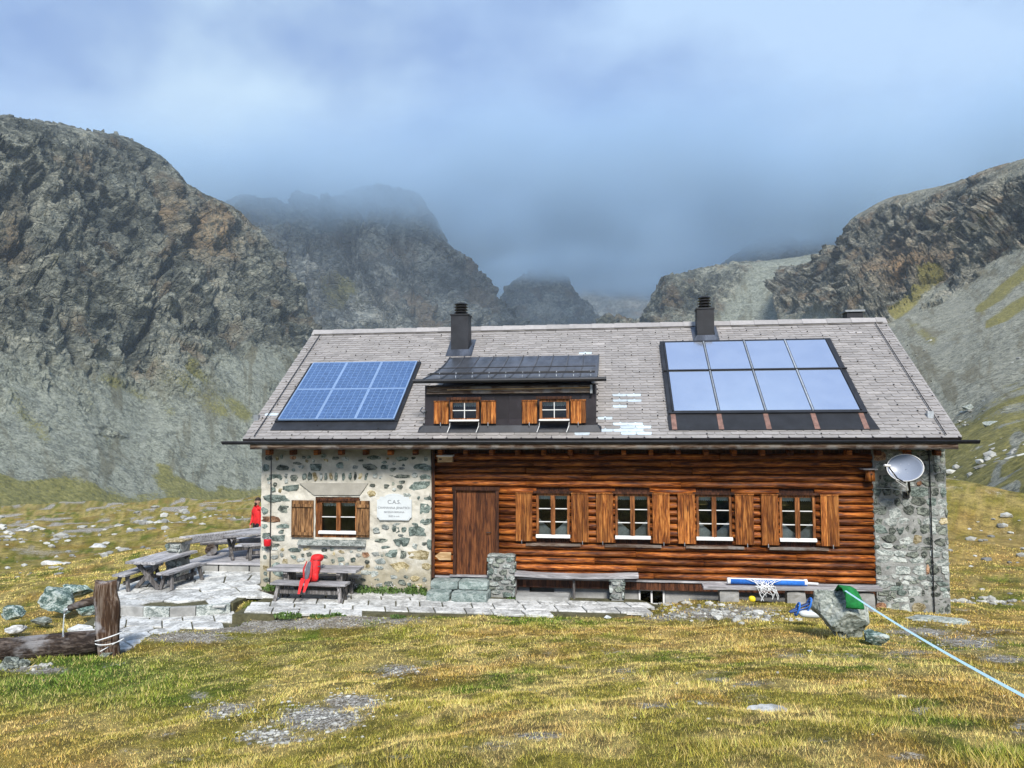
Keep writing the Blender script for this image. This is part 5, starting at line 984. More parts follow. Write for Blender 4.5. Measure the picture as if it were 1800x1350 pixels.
def bed(name, poly, z0, z1, mat, label):
    n = len(poly); A2 = sum(poly[i][0]*poly[(i+1) % n][1]-poly[(i+1) % n][0]*poly[i][1] for i in range(n)); pl = poly if A2 > 0 else poly[::-1]
    o = add(name, [(x, y, z0) for x, y in pl]+[(x, y, z1) for x, y in pl], [tuple(range(n, 2*n))]+[(i, (i+1) % n, n+(i+1) % n, n+i) for i in range(n)], mat, None, kind='structure'); return setp(o, label)
pav = bed('pavement', PAVE_POLY, -1.0, PAV-.035, M['joint'], 'pale slab pavement along the front of the hut')
rg = random.Random(31); y = -.03; row = 0
while y > -2.9:
    h = rg.choice([.4, .45, .5]); x = -.8+rg.uniform(-.3, .1)
    while x < 9.8:
        w = rg.uniform(.45, .72); sk = -.14; g_ = .014
        q = [(x+g_-sk*.5, y-h+g_), (x+w-g_-sk*.5, y-h+g_), (x+w-g_+sk*.5, y-g_), (x+g_+sk*.5, y-g_)]
        if all(inpoly(np.array([a]), np.array([c]), PAVE_POLY)[0] for a, c in ((x+w/2, y-h/2), (x+w*.25, y-h*.7), (x+w*.75, y-h*.4))) and not (5.55 < x+w/2 < 9 and y > -.3): slab_poly('paving_slab', q, PAV, .06, M['slab'], pav)
        x += w
    y -= h
def clip(poly, px, py, nx, ny):
    o = []; n = len(poly)
    for i in range(n):
        a, b_ = poly[i], poly[(i+1) % n]; da = (a[0]-px)*nx+(a[1]-py)*ny; db = (b_[0]-px)*nx+(b_[1]-py)*ny
        if da <= 0: o.append(a)
        if da*db < 0: t = da/(da-db); o.append((a[0]+(b_[0]-a[0])*t, a[1]+(b_[1]-a[1])*t))
    return o
def flagstones(poly, z, parent, sp, seed, ax=1.0, gap=.018, keep=None):
    r = random.Random(seed); xs = [p[0] for p in poly]; ys = [p[1] for p in poly]; pts = []; y = min(ys)-sp
    k = 0
    while y < max(ys)+sp:
        x = min(xs)-sp+(k % 2)*sp*ax*.5
        while x < max(xs)+sp: pts.append((x+r.uniform(-.38, .38)*sp*ax, y+r.uniform(-.38, .38)*sp)); x += sp*ax
        y += sp; k += 1
    n = 0
    for i, (cx, cy_) in enumerate(pts):
        if not inpoly(np.array([cx]), np.array([cy_]), poly)[0]: continue
        if keep and not keep(cx, cy_): continue
        c = [(cx-sp*2, cy_-sp*2), (cx+sp*2, cy_-sp*2), (cx+sp*2, cy_+sp*2), (cx-sp*2, cy_+sp*2)]
        for j, (qx, qy) in enumerate(pts):
            if j == i or abs(qx-cx) > sp*3.2 or abs(qy-cy_) > sp*3.2: continue
            dx, dy = qx-cx, qy-cy_; l_ = math.hypot(dx, dy); c = clip(c, cx+dx/2-dx/l_*gap, cy_+dy/2-dy/l_*gap, dx/l_, dy/l_)
        if len(c) >= 3: slab_poly('flagstone', c, z, .05, M['slab'], parent, .004); n += 1
ter = bed('terrace', TERR_POLY, -1.2, PAV-.03, M['joint'], 'raised terrace of irregular pale flagstones beside the hut gable'); flagstones(TERR_POLY, PAV, ter, .62, 3, 1.25)
kb = [gz(u, v, PAV) for u, v in ((203, 1062), (255, 1066), (300, 1067), (345, 1065), (405, 1060))]
for i in range(4):
    A_, B_ = np.array(kb[i]), np.array(kb[i+1]); d_ = (B_-A_)*.006; MB().bar(A_+d_+np.array((0, 0, -.12)), B_-d_+np.array((0, 0, -.12)), .12, .24).build('kerb_stone', M['st_light'] if i % 2 else M['concrete'], ter)
low = bed('path', LOW_POLY, -1.2, -.655, M['joint'], 'lower slab path in front of the wooden fountain')
ymid = gz(300, 1095, -.62)[1]
y = max(p[1] for p in LOW_POLY)
while y > ymid:
    x = min(p[0] for p in LOW_POLY)-.3; h = .52
    while x < max(p[0] for p in LOW_POLY):
        w = rg.uniform(.6, .9); q = [(x+.015+.16, y-h+.015), (x+w-.015+.16, y-h+.015), (x+w-.015-.16, y-.015), (x+.015-.16, y-.015)]
        if inpoly(np.array([x+w/2]), np.array([y-h/2]), LOW_POLY)[0]: slab_poly('paving_slab', q, -.62, .05, M['slab'], low)
        x += w
    y -= h
flagstones([p for p in LOW_POLY], -.62, low, .42, 8, 1.4, .02, lambda a, c: c < y-.05)
# steps
def block(name, x0, x1, y0, y1, z0, z1, mat, parent, seed=0, nb=6, amp=.012):
    nx, ny, nz_ = max(2, int((x1-x0)/.09)), max(2, int((y1-y0)/.09)), max(2, int((z1-z0)/.07)); V = []; F = []; idx = {}
    def vid(i, j, k):
        if (i, j, k) not in idx:
            idx[(i, j, k)] = len(V); V.append((x0+(x1-x0)*i/nx, y0+(y1-y0)*j/ny, z0+(z1-z0)*k/nz_))
        return idx[(i, j, k)]
    for i in range(nx):
        for j in range(ny): F += [(vid(i, j, nz_), vid(i+1, j, nz_), vid(i+1, j+1, nz_), vid(i, j+1, nz_)), (vid(i, j, 0), vid(i, j+1, 0), vid(i+1, j+1, 0), vid(i+1, j, 0))]
        for k in range(nz_): F += [(vid(i, 0, k), vid(i+1, 0, k), vid(i+1, 0, k+1), vid(i, 0, k+1)), (vid(i, ny, k), vid(i, ny, k+1), vid(i+1, ny, k+1), vid(i+1, ny, k))]
    for j in range(ny):
        for k in range(nz_): F += [(vid(0, j, k), vid(0, j, k+1), vid(0, j+1, k+1), vid(0, j+1, k)), (vid(nx, j, k), vid(nx, j+1, k), vid(nx, j+1, k+1), vid(nx, j, k+1))]
    V = np.array(V); c = V.mean(0); hx = np.array([(x1-x0)/2, (y1-y0)/2, (z1-z0)/2]); q = np.abs(V-c)/hx; e = (q > .98).sum(1); V = V-np.sign(V-c)*(q > .98)*np.where(e >= 2, .008*(e-1), 0)[:, None]
    V = V+(np.stack([fbm(V*7+s*9, 3, seed+s) for s in range(3)], 1)-.5)*amp*2; return add(name, V, F, mat, parent, False)
sx0, sx1 = wx(757, 1020, -.45), wx(858, 1020, -.45)
t = root('door_steps', ((sx0+sx1)/2, -.5, PAV), 'two green stone steps in front of the plank door', 'steps'); xm = wx(806, 1020, -.45)
block('step_stone', sx0, xm-.006, -.5, -.05, -.235, -.06, M['step'], t, 3); block('step_stone', xm+.006, sx1, -.5, -.05, -.235, -.055, M['step'], t, 9); xm2 = wx(792, 1040, -.75)
block('step_stone', sx0-.02, xm2-.02, -.82, -.1, PAV-.08, -.24, M['step'], t, 13); block('step_stone', xm2+.02, sx1+.03, -.82, -.1, PAV-.08, -.245, M['step'], t, 17)
def pier(name, u0, u1, vt, vb, label, seed, dep):
    p = gz((u0+u1)/2, vb, PAV); y = p[1]; a, c = wx(u0, vb, y), wx(u1, vb, y); zt = wz(vt, (u0+u1)/2, y); t = root(name, ((a+c)/2, y+dep/2, PAV), label, 'pier')
    block('core', a+.02, c-.02, y+.02, y+dep, PAV-.1, zt-.01, M['mortar_grey'], t, seed, amp=.02)
    mats = (['st_dark', 'st_light', 'st_green'], [4, 5, 2])
    pack_stones(a+.02, c-.02, PAV, zt-.02, t, mats, seed, y+.02, dep=.035, gap=.84, hmin=.1, hmax=.19, wmin=.13, wmax=.3); pack_stones(y+.03, y+dep-.02, PAV, zt-.02, t, mats, seed+1, c-.02, 'x+', dep=.03, gap=.84, hmin=.1, hmax=.2); pack_stones(y+.03, y+dep-.02, PAV, zt-.02, t, mats, seed+2, a+.02, 'x-', dep=.03, gap=.84, hmin=.1, hmax=.2)
    for i in range(3): put_stone(0, 0, .2, .15, .03, M['st_dark'], t, seed+90+i) if False else None
    block('cap_stone', a-.01, c+.0, y+.0, y+dep, zt-.03, zt+.03, M['st_light'], t, seed+5, amp=.025); return a, c, y, zt
pier('stone_pier', 857, 905, 978, 1048, 'tall rubble stone pier beside the door steps', 41, .5)
pa, pcx, py_, pz_ = pier('stone_pier', 1072, 1098, 1019, 1054, 'short rubble stone pier propping the end of the wall bench', 61, .4)
yb1 = py_+.15; x0_, x1_ = wx(906, 1012, yb1), wx(1122, 1011, yb1); zb = wz(1011, 1010, yb1)
t = root('wall_bench', ((x0_+x1_)/2, yb1, PAV), 'long grey plank bench resting on the short stone pier', 'bench')
n = 14; V = []
for i in range(n):
    x = x0_+(x1_-x0_)*i/(n-1); z = zb+.035*((2*i/(n-1)-.9)**2)-.015; V += [(x, yb1-.17, z-.035), (x, yb1+.17, z-.035), (x, yb1+.17, z+.035), (x, yb1-.17, z+.035)]
F = [(4*i+a, 4*i+(a+1) % 4, 4*i+4+(a+1) % 4, 4*i+4+a) for i in range(n-1) for a in range(4)]; F = [f[::-1] for f in F]+[(0, 1, 2, 3), (4*n-1, 4*n-2, 4*n-3, 4*n-4)]
add('seat_plank', V, F, M['grey_x'], t)
for u in (906.5, 1009): x = wx(u, 1030, yb1); MB().bar((x, yb1, PAV-.1), (x, yb1, zb-.03), .055, .055, (0, 1, 0)).build('post', M['grey_z'], t)
yb2 = -.42; x0_, x1_ = wx(1235, 1030, yb2), wx(1546, 1032, yb2); z0_, z1_ = wz(1031, 1240, yb2), wz(1034, 1540, yb2)
t = root('wall_bench', ((x0_+x1_)/2, yb2, PAV), 'long grey plank bench under the log wall carrying a blue roll', 'bench'); MB().bar((x0_, yb2, z0_), (x1_, yb2, z1_), .34, .075).build('seat_plank', M['grey_x'], t)
for u, w in ((1280, .42), (1398, .4), (1520, .35)): x = wx(u, 1045, yb2); block('support_block', x-w/2, x+w/2, yb2-.12, yb2+.14, -.75, min(z0_, z1_)-.04, M['concrete'], t, int(u), amp=.03)
block('concrete_slab', wx(906, 1045, -.5), wx(1000, 1045, -.5), -.55, -.05, -.75, -.33, M['concrete'], None, 5, amp=.01); setp(bpy.context.scene.objects['concrete_slab'], 'low concrete slab under the wall bench by the pier', 'slab')
# blue roll with strings
t = root('net_roll', (wx(1350, 1022, yb2), yb2, z0_+.04), 'blue roll with white rods and loose netting on the plank bench', 'roll'); zr = wz(1022.5, 1350, yb2)
MB().tube([(wx(1284, 1022, yb2), yb2, zr+.0), (wx(1418, 1022, yb2), yb2, zr-.015)], .062, 14).build('cover', M['blue'], t, True); MB().tube([(wx(1279, 1022, yb2), yb2-.02, zr+.055), (wx(1418, 1022, yb2), yb2-.02, zr+.045)], .018, 8).build('rod', M['string'], t)
MB().tube([(wx(1416, 1022, yb2), yb2, zr-.012), (wx(1438, 1022, yb2), yb2, zr-.025)], .025, 8).build('rod', M['string'], t)
for u in (1281, 1416): MB().tube([(wx(u, 1022, yb2)-.03, yb2, zr), (wx(u, 1022, yb2)+.03, yb2, zr)], .07, 12).build('end_cap', M['string'], t)
rn = random.Random(4)
for k in range(16):
    xa = wx(1335, 1022, yb2)+rn.uniform(-.35, .5); xb = xa+rn.uniform(-.15, .15); zl = zr-rn.uniform(.1, .38); xc_ = wx(1347, 1030, yb2)+rn.uniform(-.2, .22)
    MB().tube([(xa, yb2-.06, zr+.06), (xa*.6+xc_*.4, yb2-.12, zr), (xc_, yb2-.19-rn.uniform(0, .05), (zr+zl)/2-.02), (xc_+rn.uniform(-.1, .1), yb2-.2, zl), (xc_+rn.uniform(-.12, .12), yb2-.2, zl+.08), (xb*.5+xc_*.5, yb2-.18, zr-.06)], .0055, 5).build('string', M['string'], t)
# ================================================================== PICNIC FURNITURE
def picnic_table(A_, B_, ztop, wid, label, legs='x', over=.28, zg=PAV):
    A_ = np.array(A_[:2]); B_ = np.array(B_[:2]); d = B_-A_; L_ = np.linalg.norm(d); d /= L_; n = np.array([-d[1], d[0]]); t = root('picnic_table', ((A_[0]+B_[0])/2, (A_[1]+B_[1])/2, zg), label, 'table', 'picnic tables')
    P = lambda s, o_, z: np.array([*(A_+d*s+n*o_), z]); npk = 4; w = wid/npk; mt = M['grey_x'] if abs(d[0]) > abs(d[1]) else M['grey_y']
    for i in range(npk): o_ = -wid/2+w*(i+.5); MB().bar(P(-over+random.uniform(-.01, .01), o_, ztop-.03), P(L_+over+random.uniform(-.01, .01), o_, ztop-.03), w-.008, .06).build('top_plank', mt, t)
    for s in (0, L_):
        if legs == 'x':
            MB().bar(P(s-.03, -wid*.42, zg), P(s-.03, wid*.3, ztop-.1), .1, .07, (*d, 0)).build('leg', M['grey_z'], t); MB().bar(P(s+.045, wid*.42, zg), P(s+.045, -wid*.3, ztop-.1), .1, .07, (*d, 0)).build('leg', M['grey_z'], t)
        else:
            for o_ in (-.16, .16): MB().bar(P(s, o_*1.1, zg), P(s, o_, ztop-.1), .1, .12, (*d, 0)).build('leg', M['grey_z'], t)
            MB().hexa([P(s-.04, -.16, zg+.35), P(s+.04, -.16, zg+.35), P(s+.04, .16, zg+.35), P(s-.04, .16, zg+.35), P(s-.04, -.3, ztop-.11), P(s+.04, -.3, ztop-.11), P(s+.04, .3, ztop-.11), P(s-.04, .3, ztop-.11)]).build('end_board', M['grey_z'], t)
        MB().bar(P(s, -wid*.44, ztop-.095), P(s, wid*.44, ztop-.095), .09, .07).build('cross_beam', M['grey_z'], t)
    MB().bar(P(-.05, 0, zg+.25), P(L_+.05, 0, zg+.25), .06, .1).build('stretcher', M['grey_z'], t); return t
def bench(A_, B_, ztop, wid, label, zg=PAV, over=.2, group='benches of the picnic tables'):
    A_ = np.array(A_[:2]); B_ = np.array(B_[:2]); d = B_-A_; L_ = np.linalg.norm(d); d /= L_; n = np.array([-d[1], d[0]]); t = root('bench', ((A_[0]+B_[0])/2, (A_[1]+B_[1])/2, zg), label, 'bench', group)
    P = lambda s, o_, z: np.array([*(A_+d*s+n*o_), z]); mt = M['grey_x'] if abs(d[0]) > abs(d[1]) else M['grey_y']
    for o_ in (-wid/4, wid/4): MB().bar(P(-over, o_, ztop-.025), P(L_+over, o_, ztop-.025), wid/2-.006, .05).build('seat_plank', mt, t)
    for s in (0, L_):
        for o_ in (-1, 1): MB().bar(P(s-(.05 if s == 0 else -.05), o_*wid*.46, zg), P(s, o_*wid*.25, ztop-.06), .075, .075, (*d, 0)).build('leg', M['grey_z'], t)
        MB().bar(P(s, -wid*.42, ztop-.07), P(s, wid*.42, ztop-.07), .07, .05).build('cross_beam', M['grey_z'], t)
    MB().bar(P(0, 0, zg+.18), P(L_, 0, zg+.18), .05, .09).build('stretcher', M['grey_z'], t); return t
tA, tB = gz(259, 1035, PAV), gz(310, 1018, PAV)
picnic_table(tA, tB, .27, .8, 'weathered picnic table with crossed legs on the flagstone terrace')
bench(gz(295, 1036, PAV), gz(344, 1020, PAV), -.0, .34, 'grey plank bench on the hut side of the terrace picnic table'); bench(gz(217, 1039, PAV), gz(268, 1021, PAV), .0, .34, 'grey plank bench on the valley side of the terrace picnic table')
ha, hb_ = gz(512, 1046, PAV), gz(604, 1046, PAV); yT = -.62; ta, tb = np.array((wx(510, 1000, yT), yT)), np.array((wx(602, 1000, yT), yT))
picnic_table(ta, tb, wz(997, 550, yT), .62, 'grey picnic table against the stone wall behind the red backpack', 'v', .42)
yB = gz(540, 1057, PAV)[1]; bA, bB = np.array((wx(489, 1050, yB), yB+.1)), np.array((wx(596, 1050, yB), yB+.1)); zbt = wz(1023, 540, yB+.1)
bench(bA, bB, zbt, .36, 'grey plank bench holding the red backpack', over=.16); yR2 = -.2
bench(np.array((wx(515, 1015, yR2), yR2)), np.array((wx(618, 1015, yR2), yR2)), wz(1010, 560, yR2), .26, 'grey plank bench squeezed between picnic table and stone wall', over=.2)
bench((-.32, 1.35), (-.32, 2.9), .0, .3, 'grey plank bench standing along the gable corner of the hut')
# timber deck
dz_ = -.2; dA, dB = gz(322, 1003, PAV), gz(470, 1001, PAV); t = root('timber_deck', (-1.2, 4.0, PAV), 'low grey timber deck behind the flagstone terrace', 'deck')
yf = dA[1]; xl_ = dA[0]; xr_ = -.12
MB().box(xl_+.02, xr_, yf+.05, yf+5.2, -.9, dz_-.05).build('concrete_base', M['concrete'], t)
k = 0; y = yf
while y < yf+5.0: MB().bar((xl_-.04+random.uniform(-.03, .03), y+.07, dz_-.022), (xr_, y+.07, dz_-.022), .135, .045).build('board', M['grey_x'], t); y += .145
for u in (383, 437): x = wx(u, 1000, yf); MB().box(x-.012, x+.012, yf+.02, yf+.05, PAV-.03, dz_-.05).build('joint_post', M['black'], t)
uA = gz(406, 982, dz_); uB = np.array((uA[0]+1.35, uA[1]+1.2)); picnic_table(uA, uB, wz(938, 410, uA[1]), .8, 'weathered picnic table with crossed legs on the timber deck', zg=dz_)
bench(np.array((uA[0]+.62, uA[1]-.1)), np.array((uA[0]+1.6, uA[1]+.75)), dz_+.42, .3, 'grey plank bench beside the picnic table on the deck', dz_)
# log bench on round logs
lA, lB = gz(352, 975, dz_), np.array((-.15, 0, 0)); lA = np.array(lA); lA[2] = dz_+.36; lB = np.array((lA[0]+2.3, lA[1]+1.1, dz_+.36)); t = root('log_bench', (*((lA+lB)/2)[:2], dz_), 'half log bench lying on two round log blocks on the deck', 'bench')
dv = (lB-lA)/np.linalg.norm(lB-lA); sd = np.cross(dv, (0, 0, 1)); V = []; n = 9; ns = 8
for i in range(ns):
    p = lA+(lB-lA)*i/(ns-1); r_ = .19+.015*math.sin(i*1.7)
    for j in range(n): a = math.pi+math.pi*j/(n-1); V.append(p+sd*(math.cos(a)*r_)+np.array((0, 0, math.sin(a)*r_*.85+.06)))
F = [(i*n+j, (i+1)*n+j, (i+1)*n+(j+1) % n, i*n+(j+1) % n) for i in range(ns-1) for j in range(n)]+[tuple(range(n)), tuple((ns-1)*n+j for j in range(n-1, -1, -1))]; add('half_log_seat', V, F, M['grey_x'], t)
for q in (.12, .85): p = lA+(lB-lA)*q; MB().tube([p+np.array((-.3*sd[0], -.3*sd[1], -.2)), p+np.array((.3*sd[0], .3*sd[1], -.2))], .16, 14).build('log_block', M['trunk_x'], t, False)
# stone post and timber rail
pp = gz(312, 1000, PAV-.15); pp = dd(313, 985, 21.0); t = root('stone_wall_post', (pp[0], pp[1], -1.0), 'squat stone post with flat cap slab carrying the timber rail', 'post'); ztp = dd(313, 948, 21.0)[2]
block('core', pp[0]-.2, pp[0]+.2, pp[1]-.2, pp[1]+.2, -1.6, ztp-.05, M['mortar_grey'], t, 7, amp=.04); pack_stones(pp[0]-.19, pp[0]+.19, -1.1, ztp-.06, t, (['st_green', 'st_light'], [1, 1]), 77, pp[1]-.2, dep=.05, gap=.9); block('cap_stone', pp[0]-.28, pp[0]+.26, pp[1]-.25, pp[1]+.25, ztp-.05, ztp+.02, M['st_ochre'], t, 9, amp=.02)
e_ = dd(462, 930, 24.0); t = MB().bar((pp[0]+.1, pp[1], ztp-.03), (e_[0]+.3, e_[1], e_[2]), .2, .2).build('timber_rail', M['grey_x']); setp(t, 'thick grey timber rail along the valley side of the deck', 'rail')
# ================================================================== BACKPACK
def blobmesh(c, r, seed=0, nu=20, nv=14, e=.8, wr=.05, taper=0.0, lean=(0, 0)):
    V = []; F = []
    for i in range(nv+1):
        ph = math.pi*i/nv-math.pi/2
        for j in range(nu):
            th = 2*math.pi*j/nu; cx = math.copysign(abs(math.cos(ph))**e, math.cos(ph)); ca = math.copysign(abs(math.cos(th))**e, math.cos(th)); sa = math.copysign(abs(math.sin(th))**e, math.sin(th)); sz_ = math.copysign(abs(math.sin(ph))**e, math.sin(ph))
            k = 1+taper*sz_; V.append((r[0]*cx*ca*k, r[1]*cx*sa*k, r[2]*sz_))
    V = np.array(V); V *= 1+((fbm(V*9+seed*3.1, 3, seed)-.5)*2*wr)[:, None]; V[:, 0] += lean[0]*V[:, 2]; V[:, 1] += lean[1]*V[:, 2]; V += np.array(c)
    for i in range(nv):
        for j in range(nu): F.append((i*nu+j, i*nu+(j+1) % nu, (i+1)*nu+(j+1) % nu, (i+1)*nu+j))
    return V, F
bx, by = wx(546, 1015, yB+.1), yB+.12; t = root('backpack', (bx, by, zbt), 'red hiking backpack leaning on the picnic table', 'backpack')
V, F = blobmesh((bx+.02, by+.08, zbt+.27), (.15, .13, .28), 3, lean=(.12, .25), taper=-.08, wr=.07); add('pack_body', V, F, M['red'], t, True)
V, F = blobmesh((bx+.07, by+.17, zbt+.5), (.14, .13, .09), 5, wr=.08); add('lid_pocket', V, F, M['red'], t, True)
V, F = blobmesh((bx-.045, by-.065, zbt+.26), (.06, .025, .2), 7, lean=(.1, .25), wr=.02); add('back_panel', V, F, M['padgrey'], t, True)
V, F = blobmesh((bx+.1, by-.03, zbt+.12), (.085, .06, .1), 9, wr=.1); add('side_pocket', V, F, M['red'], t, True)
MB().tube([(bx-.09, by-.02, zbt+.46), (bx-.13, by-.1, zbt+.3), (bx-.12, by-.12, zbt+.12), (bx-.07, by-.08, zbt+.03)], [.012, .022, .022, .01], 7).build('shoulder_strap', M['red_dark'], t, True); MB().tube([(bx+.03, by-.0, zbt+.48), (bx+.05, by-.11, zbt+.3), (bx+.05, by-.13, zbt+.14), (bx+.01, by-.08, zbt+.03)], [.012, .022, .022, .01], 7).build('shoulder_strap', M['red_dark'], t, True)
for hz in (.16, .34): MB().tube([(bx-.1+hz*.1, by-.07+hz*.2, zbt+hz), (bx+.04+hz*.1, by-.085+hz*.2, zbt+hz+.01), (bx+.16+hz*.1, by-.02+hz*.2, zbt+hz), (bx+.18+hz*.1, by+.08+hz*.2, zbt+hz)], .009, 6).build('compression_strap', M['padgrey'], t)
MB().tube([(bx-.03, by+.05, zbt+.47), (bx+.06, by+.035, zbt+.475), (bx+.17, by+.06, zbt+.47)], .006, 5).build('zip', M['black'], t)
for dx, zz in ((-.14, -.2), (-.02, -.16)):
    MB().hexa([(bx+dx-.03, by-.33, zbt+zz), (bx+dx+.02, by-.33, zbt+zz), (bx+dx+.02, by-.315, zbt+zz), (bx+dx-.03, by-.315, zbt+zz), (bx+dx-.05, by-.17, zbt+.04), (bx+dx+.05, by-.17, zbt+.04), (bx+dx+.05, by-.1, zbt+.1), (bx+dx-.05, by-.1, zbt+.1)]).build('hip_belt', M['red'], t)
# ================================================================== FOUNTAIN
pz = -.56; pb = gz(190, 1150, pz); hp = wz(1022, 187, pb[1])-pz; t = root('wooden_fountain', (pb[0], pb[1], pz), 'old wooden fountain with thick post, spout and hollowed log trough', 'fountain')
V = []; n = 22; rows = 22
wpx = [(1152, 176, 207), (1130, 173, 205), (1100, 172, 206), (1075, 172, 208), (1058, 170, 207), (1045, 168, 203), (1030, 170, 203), (1022, 171, 203)]
zz = np.linspace(pz-.1, pz+hp, rows); zk = [wz(v, 188, pb[1]) for v, _, _ in wpx]; lo_ = np.interp(zz, zk, [wx(a, v, pb[1]) for v, a, _ in wpx]); hi_ = np.interp(zz, zk, [wx(c, v, pb[1]) for v, _, c in wpx])
for i in range(rows):
    for j in range(n):
        a = 2*math.pi*j/n; rr_ = (hi_[i]-lo_[i])/2*(1+.06*math.sin(5*a+zz[i]*1.5)+.04*math.sin(9*a+2)); V.append(((lo_[i]+hi_[i])/2+rr_*math.cos(a), pb[1]+rr_*math.sin(a)*.95, zz[i]+(.03*math.sin(a*2+1) if i == rows-1 else 0)))
F = [(i*n+j, i*n+(j+1) % n, (i+1)*n+(j+1) % n, (i+1)*n+j) for i in range(rows-1) for j in range(n)]+[tuple((rows-1)*n+j for j in range(n))]; add('post', V, F, M['trunk'], t, True)
sA = wy(172, 1054, pb[1]-.02); sB = wy(121, 1069, pb[1]-.15); MB().tube([sA+np.array((.15, 0, .02)), sA, (sA+sB)/2+np.array((0, 0, .01)), sB], [.09, .085, .07, .055], 12).build('spout', M['trunk_x'], t, True)
MB().tube([sB+np.array((.02, 0, -.01)), sB+np.array((-.05, -.01, -.03)), sB+np.array((-.07, -.01, -.08))], .028, 8).build('spout_pipe', M['galv'], t, True)
# trough
tA2 = wy(176, 1125, pb[1]+.02); tB2 = np.array(gz(-90, 1166, pz+.28)); tB2 = np.array((tA2[0]-2.6, tA2[1]-.75, tA2[2]-.12)); dv = tB2-tA2; Lt = np.linalg.norm(dv); dv /= Lt; sd = np.cross(dv, (0, 0, 1)); sd /= np.linalg.norm(sd); V = []; ns, n = 26, 18
prof = [(math.cos(a), math.sin(a)) for a in np.linspace(math.radians(145), math.radians(395), n)]
for i in range(ns):
    q = i/(ns-1); p = tA2+dv*Lt*q; r_ = .24+.03*q+.012*math.sin(q*9)
    for (a, c) in prof: V.append(p+sd*a*r_+np.array((0, 0, c*r_*.95)))
    end = i < 3 or i > ns-4
    for (a, c) in ((.5, .45), (.42, .42 if end else -.35), (-.42, .42 if end else -.35), (-.5, .45)): V.append(p+sd*a*r_+np.array((0, 0, c*r_)))
m3 = n+4; F = [(i*m3+j, (i+1)*m3+j, (i+1)*m3+(j+1) % m3, i*m3+(j+1) % m3) for i in range(ns-1) for j in range(m3)]+[tuple(range(m3)), tuple((ns-1)*m3+j for j in range(m3-1, -1, -1))]
add('trough', V, F, M['trunk_x'], t, False)
wv = []; nn = 12
for i in range(nn): p = tA2+dv*Lt*(.12+.76*i/(nn-1)); wv += [p+sd*.085+np.array((0, 0, .02)), p-sd*.085+np.array((0, 0, .02))]
add('trough_water', wv, [(2*i, 2*i+2, 2*i+3, 2*i+1) for i in range(nn-1)], M['water'], t)
st0 = sB+np.array((-.07, -.01, -.08)); MB().tube([st0, st0+np.array((-.015, 0, -.12)), st0+np.array((-.02, 0, -.3)), st0+np.array((-.02, 0, -.42))], [.012, .01, .012, .02], 7).build('water_jet', M['water'], t, True)
for q, c_ in ((.3, 0), (.36, 1)): pass
rr_ = .235; ce = np.array((pb[0]+.02, pb[1], pz+.32)); MB().tube([ce+np.array((rr_*math.cos(a)*1.0, rr_*math.sin(a), .07*math.cos(a))) for a in np.linspace(0, 2*math.pi, 25)], .011, 6).build('rope', M['string'], t); MB().tube([ce+np.array((rr_*math.cos(a)*1.02, rr_*math.sin(a), -.06+.03*math.sin(a))) for a in np.linspace(math.pi, 2.1*math.pi, 13)]+[ce+np.array((.0, -.24, -.2))], .008, 6).build('rope', M['string'], t)
pS = tA2+dv*Lt*.62; 
# ================================================================== BOULDERS
_ico = None
def ico(sub):
    import bmesh
    bm = bmesh.new(); bmesh.ops.create_icosphere(bm, subdivisions=sub, radius=1.0); V = np.array([v.co[:] for v in bm.verts]); F = [tuple(v.index for v in f.verts) for f in bm.faces]; bm.free(); return V, F
ICO = {k: ico(k) for k in (1, 2, 3, 4, 5)}
def rock(name, c, dims, seed, mat, label=None, cat='rock', group=None, sub=4, cuts=15, shape=None, parent=None, rough=.16):
    V, F = ICO[sub]; V = V.copy(); r = np.random.default_rng(seed)
    for _ in range(cuts):
        d = r.normal(size=3); d /= np.linalg.norm(d); k = r.uniform(.42, .82); q = V@d-k; V = V-np.outer(np.clip(q, 0, None), d)*.93
    V = V*(1+(fbm(V*1.6+seed, 3, seed)-.5)[:, None]*.3+(ridged(V*3+seed, 4, seed+3)-.6)[:, None]*rough+facets(V, .45, seed)[:, None]*.09)
    V /= np.abs(V).max(0)
    if shape: V = shape(V)
    V = V*np.array(dims)/2+np.array(c); o = add(name, V, F, mat, parent, False)
    return setp(o, label, cat, group) if label else o
def gp(u, v, z): return np.array(gz(u, v, z))
bc = gp(1482, 1112, .58); bd = np.linalg.norm(bc-CAM)
def shp(V):
    V = V.copy(); t_ = np.clip((V[:, 2]+1)/2, 0, 1); V[:, 0] = V[:, 0]*(.86+.18*t_**.6)-.06*(1-t_); V[:, 2] += .12*np.sin(V[:, 0]*4)*(t_ > .8); return V
rock('boulder', (bc[0]+.11, bc[1]+.25, bc[2]+.17), (.86, .66, .8), 14, M['boulder'], 'angular grey boulder wrapped with the slackline and green pad', 'boulder', sub=5, cuts=20, shape=shp)
r2 = gp(1537, 1132, .58); rock('rock', (r2[0], r2[1], r2[2]+.06), (.32, .28, .24), 5, M['boulder_green'], 'small green rock at the foot of the slackline boulder', 'rock')
